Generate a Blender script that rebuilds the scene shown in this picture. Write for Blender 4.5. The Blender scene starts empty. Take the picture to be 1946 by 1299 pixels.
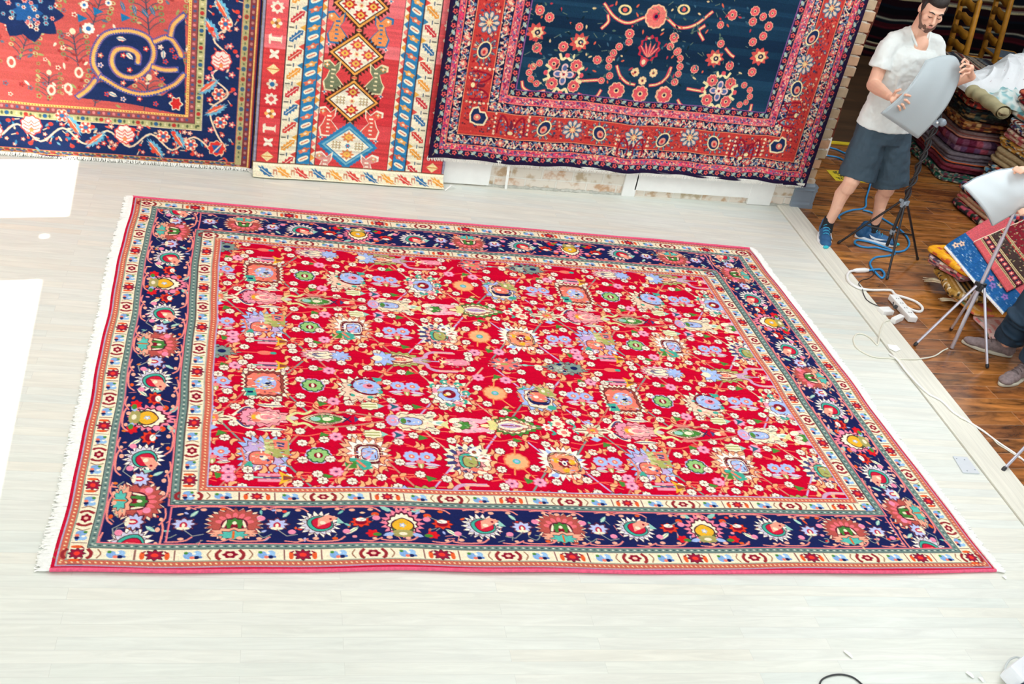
import bpy, bmesh, math, random
import numpy as np
from mathutils import Vector, Matrix, Euler

random.seed(7)
rng = np.random.default_rng(7)
PI = math.pi
SC = bpy.context.scene
COL = SC.collection

# ------------------------------------------------------------------ camera
F_PX, W_PX, H_PX = 2094.56, 1946.0, 1299.0
CAM_LOC = Vector((0.0, -6.65602, 2.99754))
CAM_ROT = Euler((1.02124, -0.18313, -0.24961), 'XYZ')
cam_data = bpy.data.cameras.new('camera')
cam_data.sensor_fit = 'HORIZONTAL'
cam_data.sensor_width = 36.0
cam_data.lens = F_PX / W_PX * 36.0
cam_data.clip_start = 0.05
cam = bpy.data.objects.new('camera', cam_data)
cam.location = CAM_LOC
cam.rotation_euler = CAM_ROT
COL.objects.link(cam)
SC.camera = cam
_R = CAM_ROT.to_matrix()


def _ray(x, y):
    return _R @ Vector(((x - W_PX / 2) / F_PX, -(y - H_PX / 2) / F_PX, -1.0))


def fl(x, y, z=0.0):
    """point seen at photo position (x, y) that lies at height z"""
    d = _ray(x, y)
    return CAM_LOC + d * ((z - CAM_LOC.z) / d.z)


def wl(x, y, Y=0.0):
    """point seen at photo position (x, y) that lies in the upright plane at depth Y"""
    d = _ray(x, y)
    return CAM_LOC + d * ((Y - CAM_LOC.y) / d.y)


# ------------------------------------------------------------------ light
SC.view_settings.view_transform = 'Standard'
SC.view_settings.look = 'None'
SC.view_settings.exposure = EXPOSURE = 0.06
SC.view_settings.gamma = 1.0
SC.view_settings.use_curve_mapping = False

world = bpy.data.worlds.new('sky')
SC.world = world
world.use_nodes = True
wn = world.node_tree.nodes
wn['Background'].inputs[0].default_value = (0.93, 0.98, 1.0, 1)
wn['Background'].inputs[1].default_value = 1.22

SUN_DIR = Vector((1.0, 0.17, -1.19)).normalized()     # the way the sunlight travels
sun_l = bpy.data.lights.new('sun', 'SUN')
sun_l.energy = 20.0
sun_l.angle = math.radians(0.7)
sun_l.color = (1.0, 0.97, 0.9)
sun = bpy.data.objects.new('sun', sun_l)
sun.rotation_euler = SUN_DIR.to_track_quat('-Z', 'Y').to_euler()
sun.location = (-6, -2, 7)
COL.objects.link(sun)


def area_light(name, loc, target, sx, sy, power, color=(1, 1, 1)):
    l = bpy.data.lights.new(name, 'AREA')
    l.shape = 'RECTANGLE'
    l.size, l.size_y = sx, sy
    l.energy = power
    l.color = color
    o = bpy.data.objects.new(name, l)
    o.location = loc
    o.rotation_euler = (Vector(target) - Vector(loc)).to_track_quat('-Z', 'Y').to_euler()
    COL.objects.link(o)
    return o


# daylight from the tall shop windows behind the photographer
area_light('shop_window_daylight', (1.6, -9.6, 2.3), (1.8, 0.0, 0.4), 7.5, 2.6, 90, (0.90, 0.97, 1.0))
for _x, _y, _p in ((-0.3, -1.6, 37), (2.4, -1.7, 45), (0.2, -4.8, 17), (3.0, -5.0, 26), (5.4, -2.4, 88), (7.2, 0.4, 46), (8.6, 2.4, 16)):
    area_light('ceiling_fill_light', (_x, _y, 3.72), (_x, _y, 0), 1.8, 1.8, _p, (0.90, 0.97, 1.0))  # unseen fill lights added under the ceiling, set region by region

# side window sky light, boosted by area lights added to brighten the rose carpet
area_light('side_window_fill', (-2.12, -0.7, 1.35), (0.2, -0.35, 0.3), 0.75, 1.3, 6, (0.95, 0.98, 1.0))
area_light('side_window_fill', (-2.12, -3.1, 1.3), (1.0, -2.9, 0.3), 2.6, 1.3, 4, (0.95, 0.98, 1.0))

# ------------------------------------------------------------------ helpers


def srgb(c):
    c = [x / 255.0 for x in c]
    return tuple((x / 12.92 if x <= 0.04045 else ((x + 0.055) / 1.055) ** 2.4) for x in c)


def new_mat(name):
    m = bpy.data.materials.new(name)
    m.use_nodes = True
    nt = m.node_tree
    b = nt.nodes['Principled BSDF']
    return m, nt, b


def N(nt, kind, **kw):
    n = nt.nodes.new(kind)
    for k, v in kw.items():
        setattr(n, k, v)
    return n


def mat(name, col, rough=0.6, metal=0.0, var=0.0, vscale=20.0, bump=0.0, bscale=200.0, spec=0.5, sheen=0.0):
    """plain coloured surface, optionally with mottling and a fine bump"""
    m, nt, b = new_mat(name)
    L = nt.links
    c = srgb(col)
    b.inputs['Roughness'].default_value = rough
    b.inputs['Metallic'].default_value = metal
    b.inputs['Specular IOR Level'].default_value = spec
    if sheen:
        b.inputs['Sheen Weight'].default_value = sheen
    tc = N(nt, 'ShaderNodeTexCoord')
    nz = N(nt, 'ShaderNodeTexNoise')
    nz.inputs['Scale'].default_value = vscale
    nz.inputs['Detail'].default_value = 4
    L.new(tc.outputs['Object'], nz.inputs['Vector'])
    rp = N(nt, 'ShaderNodeValToRGB')
    v = max(var, 0.015)
    rp.color_ramp.elements[0].position = 0.3
    rp.color_ramp.elements[1].position = 0.7
    rp.color_ramp.elements[0].color = (*[x * (1 - v) for x in c], 1)
    rp.color_ramp.elements[1].color = (*[min(1, x * (1 + v)) for x in c], 1)
    L.new(nz.outputs['Fac'], rp.inputs['Fac'])
    L.new(rp.outputs['Color'], b.inputs['Base Color'])
    if bump:
        n2 = N(nt, 'ShaderNodeTexNoise')
        n2.inputs['Scale'].default_value = bscale
        n2.inputs['Detail'].default_value = 3
        L.new(tc.outputs['Object'], n2.inputs['Vector'])
        bp = N(nt, 'ShaderNodeBump')
        bp.inputs['Strength'].default_value = bump
        bp.inputs['Distance'].default_value = 0.004
        L.new(n2.outputs['Fac'], bp.inputs['Height'])
        L.new(bp.outputs['Normal'], b.inputs['Normal'])
    return m


def wood_floor(name, cols, seam, plank_w, plank_l, angle, rough, grain_amt, grain_scale=(1.2, 16.0), seam_w=0.003, spec=0.5, coat=0.0):
    """boards laid in rows: every board its own tone, stretched grain, thin seams"""
    m, nt, b = new_mat(name)
    L = nt.links
    tc = N(nt, 'ShaderNodeTexCoord')
    mp = N(nt, 'ShaderNodeMapping')
    mp.inputs['Rotation'].default_value = (0, 0, -angle)
    L.new(tc.outputs['Object'], mp.inputs['Vector'])
    br = N(nt, 'ShaderNodeTexBrick')
    br.offset = 0.37
    br.offset_frequency = 2
    br.inputs['Scale'].default_value = 1.0
    br.inputs['Brick Width'].default_value = plank_l
    br.inputs['Row Height'].default_value = plank_w
    br.inputs['Mortar Size'].default_value = seam_w / 2
    br.inputs['Mortar Smooth'].default_value = 0.6
    br.inputs['Bias'].default_value = 0.0
    br.inputs['Color1'].default_value = (0, 0, 0, 1)
    br.inputs['Color2'].default_value = (1, 1, 1, 1)
    br.inputs['Mortar'].default_value = (0.5, 0.5, 0.5, 1)
    L.new(mp.outputs['Vector'], br.inputs['Vector'])
    # the tone of each board
    rp = N(nt, 'ShaderNodeValToRGB')
    els = rp.color_ramp.elements
    n = len(cols)
    els[0].color = (*srgb(cols[0]), 1)
    els[1].color = (*srgb(cols[-1]), 1)
    for i in range(1, n - 1):
        e = els.new(i / (n - 1))
        e.color = (*srgb(cols[i]), 1)
    sx = N(nt, 'ShaderNodeSeparateColor')
    L.new(br.outputs['Color'], sx.inputs['Color'])
    L.new(sx.outputs[0], rp.inputs['Fac'])
    # grain, stretched along the boards and shifted from board to board
    mp2 = N(nt, 'ShaderNodeMapping')
    mp2.inputs['Scale'].default_value = (grain_scale[0], grain_scale[1], 1)
    L.new(mp.outputs['Vector'], mp2.inputs['Vector'])
    off = N(nt, 'ShaderNodeVectorMath', operation='MULTIPLY_ADD')
    L.new(br.outputs['Color'], off.inputs[0])
    off.inputs[1].default_value = (7.3, 3.1, 5.0)
    L.new(mp2.outputs['Vector'], off.inputs[2])
    nz = N(nt, 'ShaderNodeTexNoise')
    nz.inputs['Scale'].default_value = 2.2
    nz.inputs['Detail'].default_value = 7
    nz.inputs['Roughness'].default_value = 0.62
    nz.inputs['Distortion'].default_value = 1.1
    L.new(off.outputs[0], nz.inputs['Vector'])
    g = N(nt, 'ShaderNodeMapRange')
    g.inputs['From Min'].default_value = 0.3
    g.inputs['From Max'].default_value = 0.72
    g.inputs['To Min'].default_value = 1.0 - grain_amt
    g.inputs['To Max'].default_value = 1.0 + grain_amt * 0.5
    L.new(nz.outputs['Fac'], g.inputs['Value'])
    mul = N(nt, 'ShaderNodeVectorMath', operation='SCALE')
    L.new(rp.outputs['Color'], mul.inputs[0])
    L.new(g.outputs['Result'], mul.inputs['Scale'])
    mx = N(nt, 'ShaderNodeMix', data_type='RGBA')
    L.new(br.outputs['Fac'], mx.inputs['Factor'])
    L.new(mul.outputs[0], mx.inputs[6])
    mx.inputs[7].default_value = (*srgb(seam), 1)
    L.new(mx.outputs[2], b.inputs['Base Color'])
    b.inputs['Roughness'].default_value = rough
    b.inputs['Specular IOR Level'].default_value = spec
    if coat:
        b.inputs['Coat Weight'].default_value = coat
        b.inputs['Coat Roughness'].default_value = 0.12
    bp = N(nt, 'ShaderNodeBump')
    bp.inputs['Strength'].default_value = 0.12
    bp.inputs['Distance'].default_value = 0.002
    L.new(nz.outputs['Fac'], bp.inputs['Height'])
    L.new(bp.outputs['Normal'], b.inputs['Normal'])
    return m


def wloc(o):
    v = o.location.copy()
    while o.parent is not None:
        o = o.parent
        v += o.location
    return v


class MB:
    """collects shapes and links them as one mesh object"""

    def __init__(self):
        self.v, self.f, self.s, self.mi = [], [], [], []
        self.cur = 0

    def add(self, vs, fs, smooth=False):
        o = len(self.v)
        self.v += [tuple(p) for p in vs]
        self.f += [tuple(i + o for i in q) for q in fs]
        self.s += [smooth] * len(fs)
        self.mi += [self.cur] * len(fs)

    def box(self, c, s, rot=None, bev=0.0):
        """box with optionally chamfered edges"""
        x, y, z = [k / 2 for k in s]
        if bev <= 0:
            vs = [(a * x, b_ * y, c_ * z) for a in (-1, 1) for b_ in (-1, 1) for c_ in (-1, 1)]
            fs = [(0, 1, 3, 2), (4, 6, 7, 5), (0, 4, 5, 1), (2, 3, 7, 6), (0, 2, 6, 4), (1, 5, 7, 3)]
        else:
            bm = bmesh.new()
            bmesh.ops.create_cube(bm, size=1.0)
            bmesh.ops.scale(bm, vec=s, verts=bm.verts)
            bmesh.ops.bevel(bm, geom=list(bm.edges), offset=bev, segments=2, profile=0.7, affect='EDGES')
            bm.verts.index_update()
            vs = [tuple(v.co) for v in bm.verts]
            fs = [tuple(v.index for v in f.verts) for f in bm.faces]
            bm.free()
        M = Matrix.Translation(Vector(c))
        if rot is not None:
            M = M @ (rot if isinstance(rot, Matrix) else Euler(rot).to_matrix()).to_4x4()
        self.add([M @ Vector(p) for p in vs], fs)

    def tube(self, pts, r, n=8, closed=False, cap=True, flat=1.0, up=None):
        """round bar along a path; r a number or one per point; flat squeezes it across"""
        pts = [Vector(p) for p in pts]
        m = len(pts)
        rs = [r] * m if not hasattr(r, '__len__') else list(r)
        tg = []
        for i in range(m):
            a = pts[i - 1] if (i > 0 or closed) else pts[i]
            b_ = pts[(i + 1) % m] if (i < m - 1 or closed) else pts[i]
            t = (b_ - a)
            tg.append(t.normalized() if t.length > 1e-9 else Vector((0, 0, 1)))
        u = Vector(up) if up is not None else (Vector((0, 0, 1)) if abs(tg[0].z) < 0.9 else Vector((1, 0, 0)))
        vs = []
        for i in range(m):
            u = (u - tg[i] * u.dot(tg[i]))
            if u.length < 1e-6:
                u = tg[i].orthogonal()
            u.normalize()
            w = tg[i].cross(u)
            for k in range(n):
                a = 2 * PI * k / n
                vs.append(pts[i] + w * (math.cos(a) * rs[i]) + u * (math.sin(a) * rs[i] * flat))
        fs = []
        for i in range(m if closed else m - 1):
            for k in range(n):
                a, b_ = i * n + k, i * n + (k + 1) % n
                c, d = ((i + 1) % m) * n + (k + 1) % n, ((i + 1) % m) * n + k
                fs.append((a, b_, c, d))
        self.add(vs, fs, True)
        if cap and not closed:
            self.add([vs[k] for k in range(n)][::-1], [tuple(range(n))])
            self.add([vs[(m - 1) * n + k] for k in range(n)], [tuple(range(n))])

    def capsule(self, p, q, r1, r2=None, n=14, k=5):
        r2 = r1 if r2 is None else r2
        p, q = Vector(p), Vector(q)
        d = (q - p)
        t = d.normalized() if d.length > 1e-9 else Vector((0, 0, 1))
        pts, rs = [], []
        for i in range(k + 1):
            a = PI / 2 * (1 - i / k)
            pts.append(p - t * (math.sin(a) * r1)); rs.append(max(math.cos(a) * r1, 1e-4))
        for i in range(k + 1):
            a = PI / 2 * (i / k)
            pts.append(q + t * (math.sin(a) * r2)); rs.append(max(math.cos(a) * r2, 1e-4))
        self.tube(pts, rs, n=n)

    def ell(self, c, r, rot=None, n=18, k=12):
        vs, fs = [], []
        M = Matrix.Translation(Vector(c))
        if rot is not None:
            M = M @ (rot if isinstance(rot, Matrix) else Euler(rot).to_matrix()).to_4x4()
        vs.append(M @ Vector((0, 0, -r[2])))
        for j in range(1, k):
            a = -PI / 2 + PI * j / k
            for i in range(n):
                b_ = 2 * PI * i / n
                vs.append(M @ Vector((math.cos(a) * math.cos(b_) * r[0], math.cos(a) * math.sin(b_) * r[1], math.sin(a) * r[2])))
        vs.append(M @ Vector((0, 0, r[2])))
        for i in range(n):
            fs.append((0, 1 + (i + 1) % n, 1 + i))
            fs.append((len(vs) - 1, 1 + (k - 2) * n + i, 1 + (k - 2) * n + (i + 1) % n))
        for j in range(k - 2):
            for i in range(n):
                a = 1 + j * n + i; b_ = 1 + j * n + (i + 1) % n
                fs.append((a, b_, b_ + n, a + n))
        self.add(vs, fs, True)

    def lathe(self, prof, c=(0, 0, 0), n=20, rot=None):
        M = Matrix.Translation(Vector(c))
        if rot is not None:
            M = M @ (rot if isinstance(rot, Matrix) else Euler(rot).to_matrix()).to_4x4()
        vs = []
        for r, z in prof:
            for i in range(n):
                a = 2 * PI * i / n
                vs.append(M @ Vector((math.cos(a) * r, math.sin(a) * r, z)))
        fs = []
        for j in range(len(prof) - 1):
            for i in range(n):
                a, b_ = j * n + i, j * n + (i + 1) % n
                fs.append((a, b_, b_ + n, a + n))
        self.add(vs, fs, True)

    def prism(self, poly, z0, z1, M=None):
        """outline in x, y given a thickness from z0 to z1"""
        n = len(poly)
        vs = [Vector((x, y, z0)) for x, y in poly] + [Vector((x, y, z1)) for x, y in poly]
        if M is not None:
            vs = [M @ p for p in vs]
        fs = [tuple(range(n))[::-1], tuple(range(n, 2 * n))]
        fs += [(i, (i + 1) % n, n + (i + 1) % n, n + i) for i in range(n)]
        self.add(vs, fs)

    def build(self, name, m, parent=None, loc=None):
        me = bpy.data.meshes.new(name)
        off = Vector(loc) if loc is not None else Vector((0, 0, 0))
        if parent is not None and loc is None:
            off = wloc(parent)
        me.from_pydata([tuple(Vector(p) - off) for p in self.v], [], self.f)
        me.polygons.foreach_set('use_smooth', self.s)
        if isinstance(m, (list, tuple)):
            for q in m:
                me.materials.append(q)
            me.polygons.foreach_set('material_index', self.mi)
        else:
            me.materials.append(m)
        me.update()
        o = bpy.data.objects.new(name, me)
        COL.objects.link(o)
        if parent is not None:
            o.parent = parent
            if loc is not None:
                o.location = off - wloc(parent)
        else:
            o.location = off
        return o


def tag(o, label=None, cat=None, group=None, kind=None):
    if label: o['label'] = label
    if cat: o['category'] = cat
    if group: o['group'] = group
    if kind: o['kind'] = kind
    return o


def empty(name, loc, label, cat, group=None):
    o = bpy.data.objects.new(name, None)
    o.empty_display_size = 0.1
    o.location = loc
    COL.objects.link(o)
    o.matrix_world = Matrix.Translation(Vector(loc))
    return tag(o, label, cat, group)


def struct(name, mb, m):
    return tag(mb.build(name, m), kind='structure')


def smooth_path(ctrl, n=8):
    """Catmull-Rom through the control points"""
    P_ = [Vector(p) for p in ctrl]
    P_ = [P_[0] * 2 - P_[1]] + P_ + [P_[-1] * 2 - P_[-2]]
    out = []
    for i in range(1, len(P_) - 2):
        a, b_, c, d = P_[i - 1], P_[i], P_[i + 1], P_[i + 2]
        for k in range(n):
            t = k / n
            out.append(0.5 * ((2 * b_) + (c - a) * t + (2 * a - 5 * b_ + 4 * c - d) * t * t + (3 * b_ - a - 3 * c + d) * t ** 3))
    out.append(P_[-2])
    return out
# ------------------------------------------------------------------ the rug weaver: coloured knots on a grid


class Knots:
    """a field of knots W x H cm; shapes are worked in at twice the knot density and averaged"""

    def __init__(self, Wc, Hc, knot, base):
        self.k = knot / 2.0
        self.W, self.H = Wc, Hc
        self.w, self.h = int(round(Wc / knot)) * 2, int(round(Hc / knot)) * 2
        self.a = np.empty((self.h, self.w, 3), np.float32)
        self.a[:] = base
        self.T = [(1, 0, 0, 0, 1, 0)]
        self.clip = None
        self.ol = None
        self.olw = 0.4

    def push(self, ox, oy, ang=0.0, sx=1.0, sy=None):
        sy = sx if sy is None else sy
        c, s = math.cos(ang), math.sin(ang)
        a, b_, tx, d, e, ty = self.T[-1]
        A, B, TX, D, E_, TY = c * sx, -s * sy, ox, s * sx, c * sy, oy
        self.T.append((a * A + b_ * D, a * B + b_ * E_, a * TX + b_ * TY + tx, d * A + e * D, d * B + e * E_, d * TX + e * TY + ty))

    def pop(self):
        self.T.pop()

    def poly(self, pts, col):
        p = np.asarray(pts, float)
        a, b_, tx, d, e, ty = self.T[-1]
        X = (p[:, 0] * a + p[:, 1] * b_ + tx) / self.k
        Y = (p[:, 0] * d + p[:, 1] * e + ty) / self.k
        x0, x1, y0, y1 = 0, self.w, 0, self.h
        if self.clip:
            cx0, cy0, cx1, cy1 = self.clip
            x0, x1, y0, y1 = int(cx0 / self.k), int(cx1 / self.k), int(cy0 / self.k), int(cy1 / self.k)
        i0, i1 = max(x0, int(X.min())), min(x1, int(X.max()) + 2)
        j0, j1 = max(y0, int(Y.min())), min(y1, int(Y.max()) + 2)
        if i0 >= i1 or j0 >= j1:
            return
        gx = np.arange(i0, i1) + 0.5
        gy = (np.arange(j0, j1) + 0.5)[:, None]
        ins = np.zeros((j1 - j0, i1 - i0), bool)
        n = len(X)
        for i in range(n):
            xa, ya, xb, yb = X[i - 1], Y[i - 1], X[i], Y[i]
            if ya == yb:
                continue
            c = ((ya > gy) != (yb > gy))
            xi = (xb - xa) * (gy - ya) / (yb - ya) + xa
            ins ^= c & (gx < xi)
        self.a[j0:j1, i0:i1][ins] = col

    def rect(self, x0, y0, x1, y1, col):
        self.poly([(x0, y0), (x1, y0), (x1, y1), (x0, y1)], col)

    def ell(self, x, y, rx, ry, col, ang=0.0, n=14):
        c, s = math.cos(ang), math.sin(ang)
        self.poly([(x + math.cos(t) * rx * c - math.sin(t) * ry * s, y + math.cos(t) * rx * s + math.sin(t) * ry * c)
                   for t in [2 * PI * i / n for i in range(n)]], col)

    def line(self, pts, w, col):
        for (x0, y0), (x1, y1) in zip(pts[:-1], pts[1:]):
            dx, dy = x1 - x0, y1 - y0
            L_ = math.hypot(dx, dy) or 1e-6
            nx, ny = -dy / L_ * w / 2, dx / L_ * w / 2
            ex, ey = dx / L_ * w * 0.3, dy / L_ * w * 0.3
            self.poly([(x0 - ex + nx, y0 - ey + ny), (x1 + ex + nx, y1 + ey + ny), (x1 + ex - nx, y1 + ey - ny), (x0 - ex - nx, y0 - ey - ny)], col)

    def curve(self, pts, w, col, n=6):
        q = smooth_path([(x, y, 0) for x, y in pts], n)
        self.line([(v.x, v.y) for v in q], w, col)

    def blob(self, x, y, rx, ry, col, n=0, amp=0.0, pw=2.0, ang=0.0, tip=0.0, ph=0.0):
        """rounded or squarish shape with n teeth; tip draws it out towards +x"""
        if self.ol is not None and min(rx, ry) > 2.2:
            o_, self.ol = self.ol, None
            w_ = self.olw
            self.blob(x, y, rx + w_, ry + w_, o_, n, amp, pw, ang, tip, ph)
            self.ol = o_
        m = max(20, n * 4)
        c, s = math.cos(ang), math.sin(ang)
        P_ = []
        for i in range(m):
            t = 2 * PI * i / m
            ct, st = math.cos(t), math.sin(t)
            r = (abs(ct) ** pw + abs(st) ** pw) ** (-1.0 / pw)
            if n:
                k = ((t * n / (2 * PI) + ph) % 1.0)
                r *= 1 + amp * (abs(k - 0.5) * 4 - 1)
            u, v = ct * r * rx, st * r * ry
            if tip:
                v *= 1 - tip * max(0.0, ct) ** 2
                u *= 1 + tip * 0.5 * max(0.0, ct) ** 3
            P_.append((x + u * c - v * s, y + u * s + v * c))
        self.poly(P_, col)

    def flower(self, x, y, r, n, petal, core, rim=None, rc=0.4, ph=0.0, sq=1.0):
        if rim is not None:
            for i in range(n):
                t = 2 * PI * (i + ph) / n
                self.ell(x + math.cos(t) * r * 0.62, y + math.sin(t) * r * 0.62 * sq, r * 0.5, r * 0.42, rim, t, 10)
        for i in range(n):
            t = 2 * PI * (i + ph) / n
            self.ell(x + math.cos(t) * r * 0.6, y + math.sin(t) * r * 0.6 * sq, r * 0.38, r * 0.3, petal, t, 9)
        self.ell(x, y, r * rc, r * rc * sq, core, 0, 9)

    def hook(self, x, y, s, ang, col, stem=None):
        """a little comma leaf"""
        self.push(x, y, ang, s, s)
        if stem is not None:
            self.line([(-3.2, 0.9), (-0.4, 1.0)], 0.42, stem)
        if self.ol is not None:
            self.poly([(-0.8, 1.8), (1.1, 1.7), (1.9, 0.4), (1.4, -1.6), (0.1, -2.6), (0.1, -0.6), (-0.3, 0.1), (-0.9, 0.5)], (150, 20, 40))
        self.poly([(-0.6, 1.5), (0.9, 1.4), (1.6, 0.3), (1.2, -1.4), (0.2, -2.2), (0.35, -0.6), (-0.1, 0.3), (-0.7, 0.7)], col)
        self.pop()

    def leaf(self, x, y, L_, w, ang, col, rib=None):
        self.push(x, y, ang)
        self.poly([(0, 0), (L_ * 0.3, w * 0.5), (L_ * 0.7, w * 0.42), (L_, 0), (L_ * 0.7, -w * 0.42), (L_ * 0.3, -w * 0.5)], col)
        if rib is not None:
            self.line([(L_ * 0.08, 0), (L_ * 0.85, 0)], w * 0.16, rib)
        self.pop()

    def specks(self, x, y, rx, ry, cols, n, seed=0, ln=1.6, wd=0.5):
        """short broken strokes of other yarns inside a motif"""
        rr = random.Random(seed)
        for _ in range(n):
            a, q = rr.uniform(0, 6.28), math.sqrt(rr.random())
            u, v = x + math.cos(a) * q * rx, y + math.sin(a) * q * ry
            t = rr.choice((0.0, 0.0, 0.6, -0.6, 1.57))
            l_ = rr.uniform(0.4, 1.0) * ln
            self.line([(u, v), (u + math.cos(t) * l_, v + math.sin(t) * l_)], wd, rr.choice(cols))

    def finish(self, jitter=5.0, streak=4.0, seed=1):
        r = np.random.default_rng(seed)
        h, w = self.h // 2, self.w // 2
        b_ = self.a.reshape(h, 2, w, 2, 3).mean(axis=(1, 3))
        b_ = b_ * (1 + r.normal(0, jitter / 160.0, (h, w, 1)) + r.normal(0, jitter / 300.0, (h, w, 3)))
        st = b_ / 200.0 * np.repeat(r.normal(0, streak, (h // 4 + 1, 1, 1)), 4, axis=0)[:h]      # abrash: dye lots change row by row
        return np.clip(b_ + st, 0, 255)


def textile_mat(name, rough=0.95, gain=1.0, sheen=0.0, bump=0.35):
    m, nt, b = new_mat(name)
    L = nt.links
    at = N(nt, 'ShaderNodeAttribute', attribute_name='knots')
    tc = N(nt, 'ShaderNodeTexCoord')
    nz = N(nt, 'ShaderNodeTexNoise')
    nz.inputs['Scale'].default_value = 420
    nz.inputs['Detail'].default_value = 2
    L.new(tc.outputs['Object'], nz.inputs['Vector'])
    mr = N(nt, 'ShaderNodeMapRange')
    mr.inputs['To Min'].default_value = 0.86 * gain
    mr.inputs['To Max'].default_value = 1.14 * gain
    L.new(nz.outputs['Fac'], mr.inputs['Value'])
    sc = N(nt, 'ShaderNodeVectorMath', operation='SCALE')
    L.new(at.outputs['Color'], sc.inputs[0])
    L.new(mr.outputs['Result'], sc.inputs['Scale'])
    L.new(sc.outputs[0], b.inputs['Base Color'])
    b.inputs['Roughness'].default_value = rough
    b.inputs['Specular IOR Level'].default_value = 0.06
    b.inputs['Sheen Weight'].default_value = sheen
    b.inputs['Sheen Roughness'].default_value = 0.6
    bp = N(nt, 'ShaderNodeBump')
    bp.inputs['Strength'].default_value = bump
    bp.inputs['Distance'].default_value = 0.003
    L.new(nz.outputs['Fac'], bp.inputs['Height'])
    L.new(bp.outputs['Normal'], b.inputs['Normal'])
    return m


TEXTILE = textile_mat('woven_wool')


def cloth_grid(name, arr, X, Y, Z, thick_dir, thick, m=None, parent=None, back=None):
    """grid mesh with one colour per knot; the rim is folded back by thick along thick_dir"""
    h, w = arr.shape[:2]
    P_ = np.stack([X, Y, Z], -1).astype(np.float32)
    td = np.asarray(thick_dir, np.float32) * thick
    # add one ring outside: the rim turned back
    Pp = np.pad(P_, ((1, 1), (1, 1), (0, 0)), mode='edge')
    Cp = np.pad(arr, ((1, 1), (1, 1), (0, 0)), mode='edge')
    Pp[0] += td; Pp[-1] += td; Pp[1:-1, 0] += td; Pp[1:-1, -1] += td
    H2, W2 = h + 2, w + 2
    me = bpy.data.meshes.new(name)
    me.vertices.add(H2 * W2)
    me.vertices.foreach_set('co', Pp.reshape(-1))
    idx = np.arange(H2 * W2, dtype=np.int32).reshape(H2, W2)
    q = np.stack([idx[:-1, :-1], idx[1:, :-1], idx[1:, 1:], idx[:-1, 1:]], -1).reshape(-1, 4)
    nf = len(q)
    me.loops.add(nf * 4)
    me.polygons.add(nf)
    me.loops.foreach_set('vertex_index', q.reshape(-1))
    me.polygons.foreach_set('loop_start', np.arange(0, nf * 4, 4, dtype=np.int32))
    me.polygons.foreach_set('use_smooth', np.ones(nf, bool))
    at = me.attributes.new('knots', 'BYTE_COLOR', 'POINT')
    c4 = np.ones((H2 * W2, 4), np.float32)
    c4[:, :3] = np.clip(Cp.reshape(-1, 3) / 255.0, 0, 1)
    at.data.foreach_set('color_srgb', c4.reshape(-1))
    me.update(calc_edges=True)
    me.materials.append(m or TEXTILE)
    o = bpy.data.objects.new(name, me)
    COL.objects.link(o)
    if parent is not None:
        o.parent = parent
        o.location = -wloc(parent)
    return o


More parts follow.
